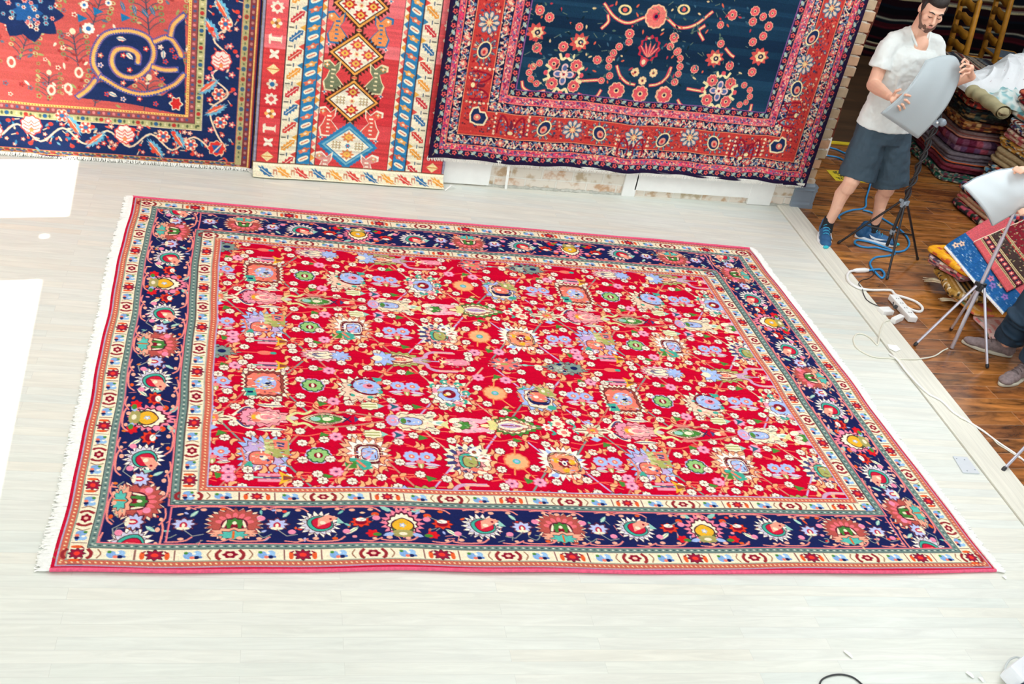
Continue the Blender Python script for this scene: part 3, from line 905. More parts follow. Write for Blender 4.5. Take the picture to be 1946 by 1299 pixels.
def weave_red_carpet():
    Wc, Hc = 394.0, 305.0
    K = Knots(Wc, Hc, 0.3, C['red'])
    fx0, fx1, fy0, fy1 = 52.0, Wc - 52.0, 48.0, 257.5
    K.clip = (fx0, fy0, fx1, fy1)
    K.ol = (96, 24, 40)
    TW, TH = 176.0, 104.0
    ox = 75.0
    rows = dict(A=(ox, 184), B=(ox, 236), X=(ox, 210), Y=(ox, 158))
    white, pinks, hooks = [], [], []
    src = ROSETTES
    for (u, v) in src['white']: white.append((u, v))
    for (u, v) in src['pink']: pinks.append((u, v))
    for oy in (-104.0, 0.0, 104.0):
        for oxx in (-176.0, 0.0, 176.0):
            K.push(oxx, oy)
            # thin stems of the lattice
            cA = [(ox + 44 * i, 184) for i in range(4)]
            mid = [ox + 22 + 44 * i for i in range(4)]
            cols = [C['sage'], (200, 130, 110), (222, 170, 140), C['lilac']]
            for i in range(4):
                x0, xm, x1 = ox + 44 * i, mid[i], ox + 44 * (i + 1)
                for (ya, yb) in ((184, 210), (236, 210), (184, 158), (236, 262), (132, 158)):
                    K.line([(x0 + 8, ya + (5 if yb > ya else -5)), (xm - 3, yb + (-4 if yb > ya else 4))], 1.0, cols[(i + (ya > 200)) % 4])
                    K.line([(xm + 3, yb + (-4 if yb > ya else 4)), (x1 - 8, ya + (5 if yb > ya else -5))], 0.9, cols[(i + 1 + (yb > ya)) % 4])
            # twining thinner salmon stems with comma leaves
            rr = random.Random(5)
            for (u, v) in white:
                a = rr.choice((0, PI)) + rr.uniform(-0.5, 0.5)
                L_ = rr.uniform(3.5, 6.5)
                K.line([(u, v), (u + math.cos(a) * L_, v + math.sin(a) * L_ * 0.6 + 1.5)], 0.7, C['salmon'])
                K.hook(u + math.cos(a) * (L_ + 1.6), v + math.sin(a) * L_ * 0.6 + 0.4, rr.uniform(1.15, 1.5), rr.choice((0, PI, PI * 0.85, 0.3, PI * 0.5)), (250, 170, 120), C['salmon'])
            for (u, v) in src['hook']:
                K.hook(u, v, rr.uniform(1.2, 1.6), rr.choice((0, PI, 0.4, PI + 0.3)), (250, 178, 124), C['salmon'])
            for xm in mid:
                for yv in (210, 158):
                    for s in (-1, 1):
                        K.curve([(xm - 14, yv + s * 11), (xm - 5, yv + s * 12.6), (xm + 4, yv + s * 10.4), (xm + 13, yv + s * 12.4)], 0.7, C['salmon'], 4)
                        K.poly([(xm + 2, yv + s * 9.6), (xm + 6, yv + s * 12), (xm + 1, yv + s * 14)], C['green'])
            for (u, v) in pinks:
                K.flower(u, v, 3.0, 7, (246, 168, 196), C['pink'], (230, 110, 150), 0.5); K.ell(u, v, 0.7, 0.6, (120, 40, 90))
            for (u, v) in white:
                K.flower(u, v, 2.45, 8, (244, 234, 216), (226, 210, 190), (120, 30, 44), 0.30)
                K.line([(u - 1.7, v), (u + 1.7, v)], 0.22, (130, 90, 80)); K.line([(u, v - 1.6), (u, v + 1.6)], 0.22, (130, 90, 80))
                K.ell(u, v, 0.35, 0.35, (110, 60, 50))
            # large motifs
            for fn, x, y in ((k_block_square, 75, 184), (k_block_leafy, 120, 184.5), (k_block_ring, 162, 185), (k_block_curl, 206.5, 186),
                             (k_block_purple, 74.5, 236), (k_block_peach, 117.5, 235.5), (k_block_zebra, 163, 237), (k_block_gold, 207, 237),
                             (k_green_wheel, 97, 184), (k_twin_blue, 141, 183), (k_orange_sun, 185, 184), (k_twin_blue, 229, 184),
                             (k_green_wheel, 97, 236), (k_twin_blue, 141, 237), (k_orange_sun, 185, 237), (k_twin_blue, 229, 236),
                             (k_pal_pink, 74.5, 210), (k_pal_diamond, 101, 210), (k_pal_blue, 141, 210), (k_pal_petals, 166, 211), (k_pal_green, 189, 210.5),
                             (k_pal_trefoil, 213, 210), (k_pal_star, 228, 211), (k_leaf_pair, 122, 210),
                             (k_tulip_pair, 78, 158), (k_pal_fish, 103, 157.5), (k_pal_olive, 140, 158), (k_pal_bar, 167, 158), (k_pal_coral, 194, 158), (k_pal_slate, 227, 158.5)):
                sc_ = 1.04 if fn.__name__.startswith('k_block') else (0.86 if fn in (k_green_wheel, k_twin_blue, k_orange_sun) else 0.98)
                K.push(x, y, 0, sc_); fn(K)
                if fn.__name__.startswith('k_block'):
                    K.specks(0, 0, 8.6, 9.4, [C['cream'], C['sky'], (226, 130, 120), (120, 60, 70), C['white'], C['olive'], (240, 190, 170)], 46, int(x), 1.9, 0.5)
                elif fn.__name__.startswith('k_pal'):
                    K.specks(0, 0, 9.5, 4.6, [C['cream'], (240, 170, 160), (150, 70, 80), C['white'], C['sage']], 26, int(x + y), 1.7, 0.42)
                K.pop()
            K.push(55, 158); K.blob(0, 0, 5, 4, C['sage'], 8, .2); K.ell(0, 0, 2, 1.6, C['navy']); K.line([(4, 0), (20, 0)], 0.6, C['salmon']); K.blob(20, 0, 3.6, 1.8, C['coral']); K.ell(24, 0, 1.6, 1.2, C['teal']); K.pop()
            K.pop()
    K.clip = None

    K.ol = (70, 30, 50)
    # ---- borders
    def frame(x0, y0, x1, y1, wx, wy, col):
        K.rect(x0, y0, x1, y0 + wy, col); K.rect(x0, y1 - wy, x1, y1, col)
        K.rect(x0, y0, x0 + wx, y1, col); K.rect(x1 - wx, y0, x1, y1, col)

    def dots(x0, y0, x1, y1, wx, wy, col, step=2.4, rx=0.75, alt=None, skew=0.0):
        nx, ny = int((x1 - x0) / step), int((y1 - y0) / step)
        for yy in (y0 + wy / 2, y1 - wy / 2):
            for i in range(nx):
                c_ = col if (alt is None or i % 2) else alt
                K.ell(x0 + (i + 0.5) * step, yy, rx, rx * 0.6, c_, skew, 7)
        for xx in (x0 + wx / 2, x1 - wx / 2):
            for i in range(ny):
                c_ = col if (alt is None or i % 2) else alt
                K.ell(xx, y0 + (i + 0.5) * step, rx * 0.9, rx * 0.6, c_, skew, 7)

    def cream_motifs(x0, y0, x1, y1, wx, wy, px, py):
        """medallions, brackets and little blue bushes along the pale stripe"""
        def run(n, at, hgt):
            for i in range(n):
                K.push(*at(i))
                if i % 2:
                    k_bush(K, hgt)
                elif i % 4 == 0:
                    k_dia(K, hgt)
                else:
                    k_sq(K, hgt)
                K.pop()
        n = int(round((x1 - x0 - 2 * wx) / px)) + 1
        stx = (x1 - x0 - wx) / (n - 1) if n > 1 else px
        for yy in (y0 + wy / 2, y1 - wy / 2):
            run(n, lambda i: (x0 + wx / 2 + i * stx, yy, 0.0), wy)
        n = int(round((y1 - y0 - 2 * wy) / py)) + 1
        sty = (y1 - y0 - wy) / (n - 1)
        for xx in (x0 + wx / 2, x1 - wx / 2):
            run(n, lambda i: (xx, y0 + wy / 2 + i * sty, PI / 2, 0.82, 1.0), wx)

    def k_dia(K, h):
        s = h / 6.0
        K.blob(0, 0, 2.7 * s, 2.0 * s, C['wine'], 6, 0.16, 1.6); K.ell(0, 0, 1.1 * s, 0.8 * s, (250, 190, 170))
        for q in (-1, 1):
            K.curve([(q * 3.6, -2.3 * s), (q * 4.9, -0.4), (q * 4.6, 1.6), (q * 3.8, 2.4 * s)], 1.3, (150, 44, 50), 3)
            K.curve([(q * 7.0, -2.4 * s), (q * 8.2, 0), (q * 7.0, 2.4 * s)], 0.5, (150, 100, 70), 3)

    def k_sq(K, h):
        s = h / 6.0
        K.blob(0, 0, 2.8 * s, 2.3 * s, (150, 30, 60), 8, 0.22, 2.4); K.ell(0, 0, 1.4 * s, 1.1 * s, (240, 60, 50))
        for q in (-1, 1):
            K.blob(q * 4.4, 0.4, 0.9, 2.1 * s, (232, 96, 50), 0, 0, 2.4); K.line([(q * 3.4, -2 * s), (q * 4.4, -1.2 * s)], 0.6, C['wine'])
            K.line([(q * 7.0, -2.6 * s), (q * 7.0, 2.6 * s)], 0.5, (120, 60, 60))

    def k_bush(K, h):
        s = h / 6.0
        K.ell(-1.6, 0.2, 1.8, 2.0 * s, (130, 170, 220)); K.ell(1.6, -0.6, 1.6, 1.7 * s, (150, 190, 230)); K.ell(1.4, 1.3 * s, 1.1, 0.9, C['navy'])
        K.ell(-0.2, 1.4 * s, 0.9, 0.8, C['coral']); K.ell(-2.4, -1.2 * s, 0.8, 0.7, C['green']); K.ell(0.4, -0.8, 0.7, 0.7, C['white']); K.ell(2.9, 1.2 * s, 0.6, .6, (80, 120, 190))

    # from the rim inwards
    frame(0, 0, Wc, Hc, 4, 4, (200, 20, 56))
    frame(1.8, 1.3, Wc - 1.8, Hc - 1.3, 3, 3, (176, 170, 196))
    frame(2.4, 1.9, Wc - 2.4, Hc - 1.9, 2.6, 2.4, (206, 104, 84)); dots(2.4, 1.9, Wc - 2.4, Hc - 1.9, 2.6, 2.4, (244, 222, 170), 2.0, 0.6, None, 0.7)
    frame(4.8, 4.2, Wc - 4.8, Hc - 4.2, 1.0, 0.8, (150, 160, 140))
    frame(5.4, 4.8, Wc - 5.4, Hc - 4.8, 6.2, 6.2, C['cream'])
    cream_motifs(5.4, 4.8, Wc - 5.4, Hc - 4.8, 6.0, 6.0, 13.3, 9.6)
    frame(11.4, 10.9, Wc - 11.4, Hc - 10.9, 3.2, 3.0, (70, 70, 70))
    frame(11.7, 11.2, Wc - 11.7, Hc - 11.2, 2.6, 2.5, (112, 138, 132)); dots(11.7, 11.2, Wc - 11.7, Hc - 11.2, 2.6, 2.5, (214, 218, 200), 1.6, 0.6, (56, 84, 88))
    frame(14.3, 13.7, Wc - 14.3, Hc - 13.7, 0.8, 0.8, (232, 120, 130))
    # dark blue main stripe
    frame(14.9, 14.3, Wc - 14.9, Hc - 14.3, 23.0, 21.6, C['navy'])
    def filler():
        r3 = random.Random(55)
        for i in range(620):
            if i % 2:
                u, v = (Wc - r3.uniform(16, 37) if i % 4 == 1 else r3.uniform(16, 37)), r3.uniform(16, Hc - 16)
            else:
                u, v = r3.uniform(16, Wc - 16), (Hc - r3.uniform(16, 35) if i % 4 == 0 else r3.uniform(16, 35))
            k = r3.random()
            if k < 0.4:
                K.leaf(u, v, r3.uniform(1.8, 4.0), 1.2, r3.uniform(0, 6.28), r3.choice([(240, 140, 120), (250, 190, 150), (120, 190, 176), (226, 90, 50), (170, 180, 226)]))
            elif k < 0.6:
                K.ell(u, v, 1.0, 0.8, r3.choice([(226, 60, 50), (244, 150, 160), (226, 120, 50)]))
            else:
                a = r3.uniform(0, 6.28)
                K.line([(u, v), (u + 3.0 * math.cos(a), v + 3.0 * math.sin(a))], 0.4, (150, 150, 140) if k < 0.8 else (240, 140, 130))

    filler()
    frame(37.0, 35.4, Wc - 37.0, Hc - 35.4, 0.8, 0.8, (232, 120, 130))
    frame(37.8, 36.2, Wc - 37.8, Hc - 36.2, 3.4, 3.0, (70, 70, 70))
    frame(38.1, 36.5, Wc - 38.1, Hc - 36.5, 2.8, 2.4, (112, 138, 132)); dots(38.1, 36.5, Wc - 38.1, Hc - 36.5, 2.8, 2.4, (214, 218, 200), 1.6, 0.6, (56, 84, 88))
    frame(41.2, 39.0, Wc - 41.2, Hc - 39.0, 0.6, 0.5, (90, 60, 60))
    frame(41.6, 39.3, Wc - 41.6, Hc - 39.3, 6.2, 5.2, C['cream'])
    cream_motifs(41.6, 39.3, Wc - 41.6, Hc - 39.3, 6.2, 5.0, 13.0, 9.4)
    frame(47.9, 44.3, Wc - 47.9, Hc - 44.3, 0.7, 0.6, (170, 176, 160))
    frame(48.5, 44.8, Wc - 48.5, Hc - 44.8, 3.0, 2.6, (208, 104, 84)); dots(48.5, 44.8, Wc - 48.5, Hc - 44.8, 3.0, 2.6, (244, 222, 170), 2.0, 0.6, None, 0.7)
    frame(51.4, 47.3, Wc - 51.4, Hc - 47.3, 0.6, 0.6, (176, 176, 214))

    # ---- what grows in the dark stripe; local frame: +y points to the field, x along the stripe
    def big_red(K):
        K.push(0, 0, 0, 1, -1)
        K.blob(0, 0, 10.4, 8.6, (250, 220, 190), 24, 0.12, 2.4); K.blob(0, -0.4, 9.6, 7.7, (186, 84, 76) , 20, 0.12, 2.4)
        for i in range(7):
            t = PI + (i + 0.5) * PI / 7
            K.ell(6.0 * math.cos(t), 5.0 * math.sin(t), 1.7, 1.0, (236, 110, 120), t)
        K.blob(0, 0.6, 4.8, 3.6, C['wine'], 0, 0, 2.4); K.blob(0, 0.2, 3.4, 3.2, (70, 130, 60), 8, 0.14); K.ell(0, 1.6, 1.4, 1.8, C['wine']); K.ell(0, -0.4, 0.9, 1.0, C['cream'])
        for q in (-1, 1):
            K.leaf(q * 4.6, 3.4, 6, 1.2, -PI / 2 - q * 0.25, C['cream'])
        K.blob(0, 5.6, 8.6, 3.0, (250, 168, 140), 12, 0.16, 2); K.blob(0, 6.6, 5.0, 2.3, (90, 190, 176), 8, 0.2, 2); K.line([(0, 4.6), (0, 8.6)], 0.8, C['orange'])
        K.pop()

    def gold_pal(K):
        K.push(0, 0, 0, 1, -1)
        K.blob(0, -0.6, 8.2, 8.2, (244, 130, 154), 20, 0.16, 1.9, -PI / 2, 0.25); K.blob(0, -0.2, 6.3, 6.2, (120, 20, 50), 14, 0.08, 1.9, -PI / 2, 0.2)
        K.blob(0, 0, 5.8, 5.8, (252, 240, 210), 14, 0.09, 1.9, -PI / 2, 0.2)
        K.blob(0, 1.4, 4.6, 4.2, C['green'], 0, 0, 2.2); K.blob(0, 0.8, 3.6, 4.4, C['gold'], 0, 0, 2, -PI / 2, 0.3); K.flower(0, 0.8, 1.5, 5, C['sky'], C['white'])
        K.blob(0, 5.8, 4.4, 2.2, (170, 160, 96), 0, 0, 3); K.ell(0, 6.0, 1.8, 1.0, C['cream'])
        for q in (-1, 1):
            K.leaf(q * 3.6, 6.0, 5.0, 2.4, (0 if q > 0 else PI) + q * 0.25, C['sky'])
            K.leaf(q * 4.0, -7.5, 6, 2.4, (PI * 0.82 if q > 0 else PI * 0.18) + PI, C['mint'])
        K.pop()

    def leaf_pal(K):
        K.push(0, 0, -0.35, 1, -1)
        K.blob(0, 0, 7.6, 6.6, C['white'], 18, 0.2, 2); K.blob(0, 0.6, 6.2, 5.0, (210, 206, 220), 14, 0.16, 2)
        K.blob(0.4, -0.4, 5.4, 4.6, C['teal'], 0, 0, 1.7); K.blob(0.8, -0.9, 4.0, 3.5, (206, 30, 60), 0, 0, 1.7); K.poly([(0, 1.6), (3.6, -2.2), (6.2, -6.2), (1.4, -6.6), (-1.4, -3)], (250, 164, 140))
        K.ell(1.2, -1.2, 1.3, 1.0, C['cream']); K.ell(3.4, -4.4, 0.6, 0.6, C['wine'])
        K.poly([(5.8, -6.4), (9.6, -3.8), (6.6, -2.6)], C['mint'])
        K.pop()

    def lilac_bud(K):
        K.blob(0, 0, 4.2, 3.2, (236, 130, 160), 8, 0.22, 2); K.blob(0, 0, 3.7, 2.7, (190, 196, 236), 8, 0.22, 2); K.ell(0, -0.8, 1.5, 1.9, (190, 30, 60)); K.ell(0, -0.8, 0.7, 1.2, C['cream'])
        K.ell(0, -2.6, 2.6, 0.9, C['cream'])
        K.leaf(2, 4, 5, 1.8, 0.9, C['mint'], C['cream'])
        K.line([(0, -3), (4, -7), (8, -6)], 0.45, (160, 160, 150)); K.curve([(-2, -6), (-5, -8), (-7, -5.6), (-5, -5)], 0.4, (160, 170, 150), 3)

    def red_bud(K):
        K.blob(0, 1, 3.8, 2.7, (226, 60, 40), 8, 0.2, 2); K.blob(0, 1, 2.4, 1.6, C['wine']); K.ell(0, 2.4, 2.2, 1.2, C['white'])
        K.leaf(1, -2, 7, 2.0, -0.7, (250, 236, 200), C['teal'])
        K.blob(-4.6, -6, 2.6, 2.2, (220, 30, 40), 6, 0.2); K.ell(-6.4, -6.6, 1.8, 1.0, C['green'])
        K.blob(-6, 5.6, 1.7, 1.4, (226, 80, 40)); K.line([(-6, 5.4), (0, 2)], 0.45, (160, 160, 150))

    def stripe(n0, centers, place, length):
        for (x, kind) in centers:
            K.push(*place(x))
            {'R': big_red, 'Y': gold_pal, 'L': leaf_pal, 'l': leaf_pal}[kind](K)
            K.pop()
        xs = [c[0] for c in centers]
        if xs[0] > 50:
            K.push(*place(44)); lilac_bud(K); K.pop()
        for i, (a_, b_) in enumerate(zip(xs[:-1], xs[1:])):
            ka, kb = centers[i][1], centers[i + 1][1]
            m_ = (a_ + b_) / 2
            K.push(*place(m_))
            K.push(0, 0, 0, 1 if (ka in 'RY') else -1, 1)
            (lilac_bud if 'R' in (ka, kb) else red_bud)(K)
            K.ell(-6.4, 3.4, 1.7, 1.5, (244, 140, 170)); K.ell(6.0, -4.6, 1.6, 1.4, (244, 140, 170))
            K.pop(); K.pop()
        # the branch that runs along both rims
        K_col = (240, 140, 130)
        t = 4.0
        i = 0
        while t < length - 8:
            K.push(*place(t))
            s = 1 if (i % 2) else -1
            K.curve([(0, s * 9.6), (4, s * 10.3), (12, s * 9.8), (15, s * 7.6)], 0.8, K_col, 3)
            K.ell(3.4, s * 8.4, 1.3, 0.9, (250, 176, 150)); K.ell(11, s * 8.6, 1.2, 0.8, (226, 90, 40) if i % 3 == 0 else (250, 176, 150))
            K.pop()
            K.push(*place(t + 6)); K.curve([(0, -s * 9.9), (5, -s * 10.4), (9, -s * 8.6)], 0.7, K_col, 3); K.ell(6, -s * 9.0, 1.0, 0.7, (250, 180, 150)); K.pop()
            t += 14.5
            i += 1

    cx = [(63, 'R'), (95.5, 'L'), (129, 'Y'), (162, 'l'), (196, 'R'), (229, 'L'), (261, 'Y'), (294, 'l'), (330, 'R'), (362, 'L')]
    cy = [(14, 'L'), (40, 'R'), (70, 'L'), (98, 'Y'), (127, 'l'), (156, 'R'), (185, 'L'), (213, 'Y'), (240, 'l'), (267, 'R'), (291, 'L')]
    K.clip = (14.9, 14.3, 37.2, Hc - 14.3)
    stripe(0, cy, lambda v: (26.0, v, PI / 2, 1.05, -1.05), Hc)
    K.clip = (Wc - 37.2, 14.3, Wc - 14.9, Hc - 14.3)
    stripe(0, cy, lambda v: (Wc - 26.0, v, PI / 2, 1.05, 1.05), Hc)
    K.clip = (38, 0, Wc - 38, Hc)
    K.rect(38, Hc - 35.3, Wc - 38, Hc - 14.9, C['navy']); K.rect(38, 14.9, Wc - 38, 35.3, C['navy'])
    K.clip = (38, 15, Wc - 38, 35)
    filler()
    K.clip = (38, Hc - 35, Wc - 38, Hc - 15)
    filler()
    K.clip = (38, Hc - 35.5, Wc - 38, Hc - 14.4)
    stripe(0, cx, lambda u: (u, Hc - 25.2, 0, 0.98, -0.98), Wc)
    K.clip = (38, 14.4, Wc - 38, 35.5)
    stripe(0, cx, lambda u: (u, 25.2, 0, 0.98, 0.98), Wc)
    K.clip = None
    K.line([(38.6, 15), (38.6, 35)], 0.7, (232, 120, 130)); K.line([(38.6, Hc - 15), (38.6, Hc - 35)], 0.7, (232, 120, 130))
    K.line([(Wc - 38.6, 15), (Wc - 38.6, 35)], 0.7, (232, 120, 130)); K.line([(Wc - 38.6, Hc - 15), (Wc - 38.6, Hc - 35)], 0.7, (232, 120, 130))
    return K.finish(5, 3, 3)


RUG_O = Vector((-0.1793, -0.5104, 0.0))
RUG_A = -0.0598
RUG_X = Vector((math.cos(RUG_A), math.sin(RUG_A), 0))
RUG_Y = Vector((math.sin(RUG_A), -math.cos(RUG_A), 0))


def rug_pt(u, v, z=0.0):
    """a point of the big carpet, u and v in metres from its far left corner"""
    return RUG_O + RUG_X * u + RUG_Y * v + Vector((0, 0, z))


def edge_l(v): return wob(v, 11, 0.006, 2.4)
def edge_r(v): return wob(v, 12, 0.006, 2.4)
def edge_t(u): return wob(u, 13, 0.004, 1.8)
def edge_b(u): return wob(u, 14, 0.006, 1.8)


def build_red_carpet():
    arr = weave_red_carpet()
    h, w = arr.shape[:2]
    U, V = np.meshgrid(np.linspace(0, 3.94, w), np.linspace(0, 3.05, h))
    fu, fv = U / 3.94, V / 3.05
    U2 = U + edge_l(V) * (1 - fu) + edge_r(V) * fu
    V2 = V + edge_t(U) * (1 - fv) + edge_b(U) * fv
    Z = 0.011 + 0.0022 * np.sin(U * 3.1 + V * 1.3) + 0.0018 * np.sin(V * 5.1 - U * 2.2) + 0.0012 * np.sin(U * 11 + 2 * np.sin(V * 3))
    de = np.minimum(np.minimum(U, 3.94 - U), np.minimum(V, 3.05 - V))
    Z = Z - 0.004 * np.exp(-de / 0.012)
    Z = Z + 0.006 * np.exp(-((3.05 - V) / 0.10) ** 2) * (0.5 + 0.5 * np.sin(U * 4.1 + 1))
    lum = arr.mean(-1) / 255.0
    Z = Z + 0.0006 * (rng.random((h, w)) - 0.5) + 0.0008 * lum
    X = RUG_O.x + RUG_X.x * U2 + RUG_Y.x * V2
    Y = RUG_O.y + RUG_X.y * U2 + RUG_Y.y * V2
    o = cloth_grid('persian_carpet', arr, X, Y, Z, (0, 0, -1), 0.009)
    tag(o, 'large crimson wool carpet with a navy floral border lying flat on the pale floor', 'carpet')
    # white warp fringe along both short ends
    mf = mat('cotton_fringe', (250, 249, 244), 0.9, var=0.06, vscale=60)
    for side in (0, 1):
        mb = MB()
        r = random.Random(40 + side)
        v = 0.0
        while v < 3.05:
            ln = r.uniform(0.036, 0.056)
            for q in range(2):
                vv = v + r.uniform(-0.004, 0.004)
                pts = []
                for k in range(4):
                    t = k / 3
                    if side == 0:
                        u = edge_l(vv) + 0.004 - t * ln
                    else:
                        u = 3.94 + edge_r(vv) - 0.004 + t * ln
                    pts.append(rug_pt(u, vv + t * r.uniform(-0.008, 0.008), 0.006 * (1 - t) + 0.0035 + r.uniform(0, 0.003)))
                mb.tube(pts, [0.0042, 0.0058, 0.0052, 0.0024], n=4)
            v += 0.0048
        # the flat woven end the warps hang from
        vs, fs = [], []
        nn = 160
        for i in range(nn + 1):
            vv = 3.05 * i / nn
            u0 = (edge_l(vv) + 0.006) if side == 0 else (3.94 + edge_r(vv) - 0.006)
            u1 = u0 + (-0.036 if side == 0 else 0.036) * (1 + 0.08 * math.sin(i * 1.7))
            vs += [rug_pt(u0, vv, 0.006), rug_pt(u1, vv, 0.0035), rug_pt(u1, vv, 0.001), rug_pt(u0, vv, 0.001)]
        for i in range(nn):
            a = i * 4
            fs += [(a + k, a + (k + 1) % 4, a + 4 + (k + 1) % 4, a + 4 + k) for k in range(4)]
        mb.add(vs, fs)
        f = mb.build('fringe', mf, o)
    ms = mat('pink_selvedge', (232, 92, 128), 0.9, var=0.15, vscale=90, bump=0.3)
    for side in (0, 1):
        mb = MB()
        us = np.linspace(0.0, 3.94, 300)
        pts = []
        for u in us:
            if side == 0:
                pts.append(rug_pt(u, edge_t(u) - 0.002, 0.0085))
            else:
                pts.append(rug_pt(u, 3.05 + edge_b(u) + 0.003, 0.0075 + 0.006 * (0.5 + 0.5 * math.sin(u * 4.1 + 1))))
        mb.tube(pts, 0.0075, n=8)
        mb.build('selvedge', ms, o)
    return o
# ------------------------------------------------------------------ the place
M_PALE = wood_floor('pale_oak_strips', [(226, 230, 221), (230, 232, 223), (222, 228, 221), (232, 232, 220), (228, 231, 223), (230, 229, 217), (225, 229, 222)],
                    (205, 208, 200), 0.057, 0.95, math.radians(-4.6), 0.33, 0.12, (1.3, 13.0), 0.0018, 0.45)
M_DARK = wood_floor('dark_hardwood', [(158, 96, 48), (180, 114, 54), (136, 80, 42), (200, 130, 60), (150, 92, 44), (170, 102, 50)],
                    (222, 178, 136), 0.125, 1.15, math.radians(-1.0), 0.22, 0.85, (1.5, 7.0), 0.0022, 0.5, 0.25)
M_FARWOOD = wood_floor('worn_brown_boards', [(84, 58, 38), (98, 70, 46), (70, 48, 32), (90, 62, 40)], (40, 28, 20), 0.09, 1.4, math.radians(-1), 0.4, 0.3, (1.2, 12.0), 0.003)
M_THRESH = wood_floor('threshold_oak', [(232, 230, 216), (234, 231, 218)], (214, 210, 196), 0.5, 9.0, math.radians(90 - 6.2), 0.4, 0.16, (0.8, 22.0), 0.0)
M_WHITE = mat('white_paint', (240, 240, 236), 0.45, var=0.02)
M_PLASTER = mat('wall_plaster', (226, 224, 216), 0.8, var=0.03)
M_GREYP = mat('grey_paint', (134, 148, 162), 0.45, var=0.05, vscale=8)
M_CEIL = mat('ceiling_paint', (170, 166, 160), 0.9)


def brick_mat():
    m, nt, b = new_mat('old_brick')
    L = nt.links
    tc = N(nt, 'ShaderNodeTexCoord')
    sp = N(nt, 'ShaderNodeSeparateXYZ'); L.new(tc.outputs['Object'], sp.inputs[0])
    ad = N(nt, 'ShaderNodeMath', operation='ADD'); L.new(sp.outputs['X'], ad.inputs[0]); L.new(sp.outputs['Y'], ad.inputs[1])
    cb = N(nt, 'ShaderNodeCombineXYZ'); L.new(ad.outputs[0], cb.inputs['X']); L.new(sp.outputs['Z'], cb.inputs['Y'])
    br = N(nt, 'ShaderNodeTexBrick')
    br.inputs['Scale'].default_value = 1.0
    br.inputs['Brick Width'].default_value = 0.225
    br.inputs['Row Height'].default_value = 0.078
    br.inputs['Mortar Size'].default_value = 0.007
    br.inputs['Mortar Smooth'].default_value = 0.35
    br.inputs['Color1'].default_value = (*srgb((222, 176, 140)), 1)
    br.inputs['Color2'].default_value = (*srgb((204, 190, 160)), 1)
    br.inputs['Mortar'].default_value = (*srgb((232, 226, 212)), 1)
    nzd = N(nt, 'ShaderNodeTexNoise'); nzd.inputs['Scale'].default_value = 14; nzd.inputs['Detail'].default_value = 4
    L.new(tc.outputs['Object'], nzd.inputs['Vector'])
    mixv = N(nt, 'ShaderNodeVectorMath', operation='MULTIPLY_ADD')
    L.new(nzd.outputs['Color'], mixv.inputs[0]); mixv.inputs[1].default_value = (0.012, 0.012, 0); L.new(cb.outputs[0], mixv.inputs[2])
    L.new(mixv.outputs[0], br.inputs['Vector'])
    mx = N(nt, 'ShaderNodeMix', data_type='RGBA', blend_type='MULTIPLY')
    mx.inputs['Factor'].default_value = 0.35
    L.new(br.outputs['Color'], mx.inputs[6])
    rp = N(nt, 'ShaderNodeValToRGB')
    rp.color_ramp.elements[0].position = 0.35; rp.color_ramp.elements[0].color = (0.55, 0.47, 0.42, 1)
    rp.color_ramp.elements[1].position = 0.6; rp.color_ramp.elements[1].color = (1, 1, 1, 1)
    L.new(nzd.outputs['Fac'], rp.inputs['Fac'])
    L.new(rp.outputs['Color'], mx.inputs[7])
    L.new(mx.outputs[2], b.inputs['Base Color'])
    # old whitewash on the lowest courses, with overexposed paleness painted into it
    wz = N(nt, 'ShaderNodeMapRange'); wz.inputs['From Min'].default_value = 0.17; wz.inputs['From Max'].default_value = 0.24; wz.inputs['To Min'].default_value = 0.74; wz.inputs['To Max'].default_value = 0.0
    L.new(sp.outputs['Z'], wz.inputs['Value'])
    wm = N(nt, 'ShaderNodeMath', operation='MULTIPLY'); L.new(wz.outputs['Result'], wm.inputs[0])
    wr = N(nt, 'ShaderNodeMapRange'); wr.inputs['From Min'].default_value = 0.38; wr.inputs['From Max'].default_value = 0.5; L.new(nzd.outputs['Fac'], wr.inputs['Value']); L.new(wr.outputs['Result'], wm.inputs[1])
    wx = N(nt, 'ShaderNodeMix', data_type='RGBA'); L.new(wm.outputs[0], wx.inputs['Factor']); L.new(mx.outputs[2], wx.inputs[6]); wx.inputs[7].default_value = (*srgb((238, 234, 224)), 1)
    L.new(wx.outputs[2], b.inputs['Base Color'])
    b.inputs['Roughness'].default_value = 0.9
    bp = N(nt, 'ShaderNodeBump'); bp.inputs['Strength'].default_value = 0.6; bp.inputs['Distance'].default_value = 0.006
    iv = N(nt, 'ShaderNodeMath', operation='SUBTRACT'); iv.inputs[0].default_value = 1.0; L.new(br.outputs['Fac'], iv.inputs[1])
    ad2 = N(nt, 'ShaderNodeMath', operation='ADD'); L.new(iv.outputs[0], ad2.inputs[0]); L.new(nzd.outputs['Fac'], ad2.inputs[1])
    L.new(ad2.outputs[0], bp.inputs['Height']); L.new(bp.outputs['Normal'], b.inputs['Normal'])
    return m


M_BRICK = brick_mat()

BRD = lambda Y: 4.33 + 0.109 * Y          # left edge of the threshold board
BW = 0.172

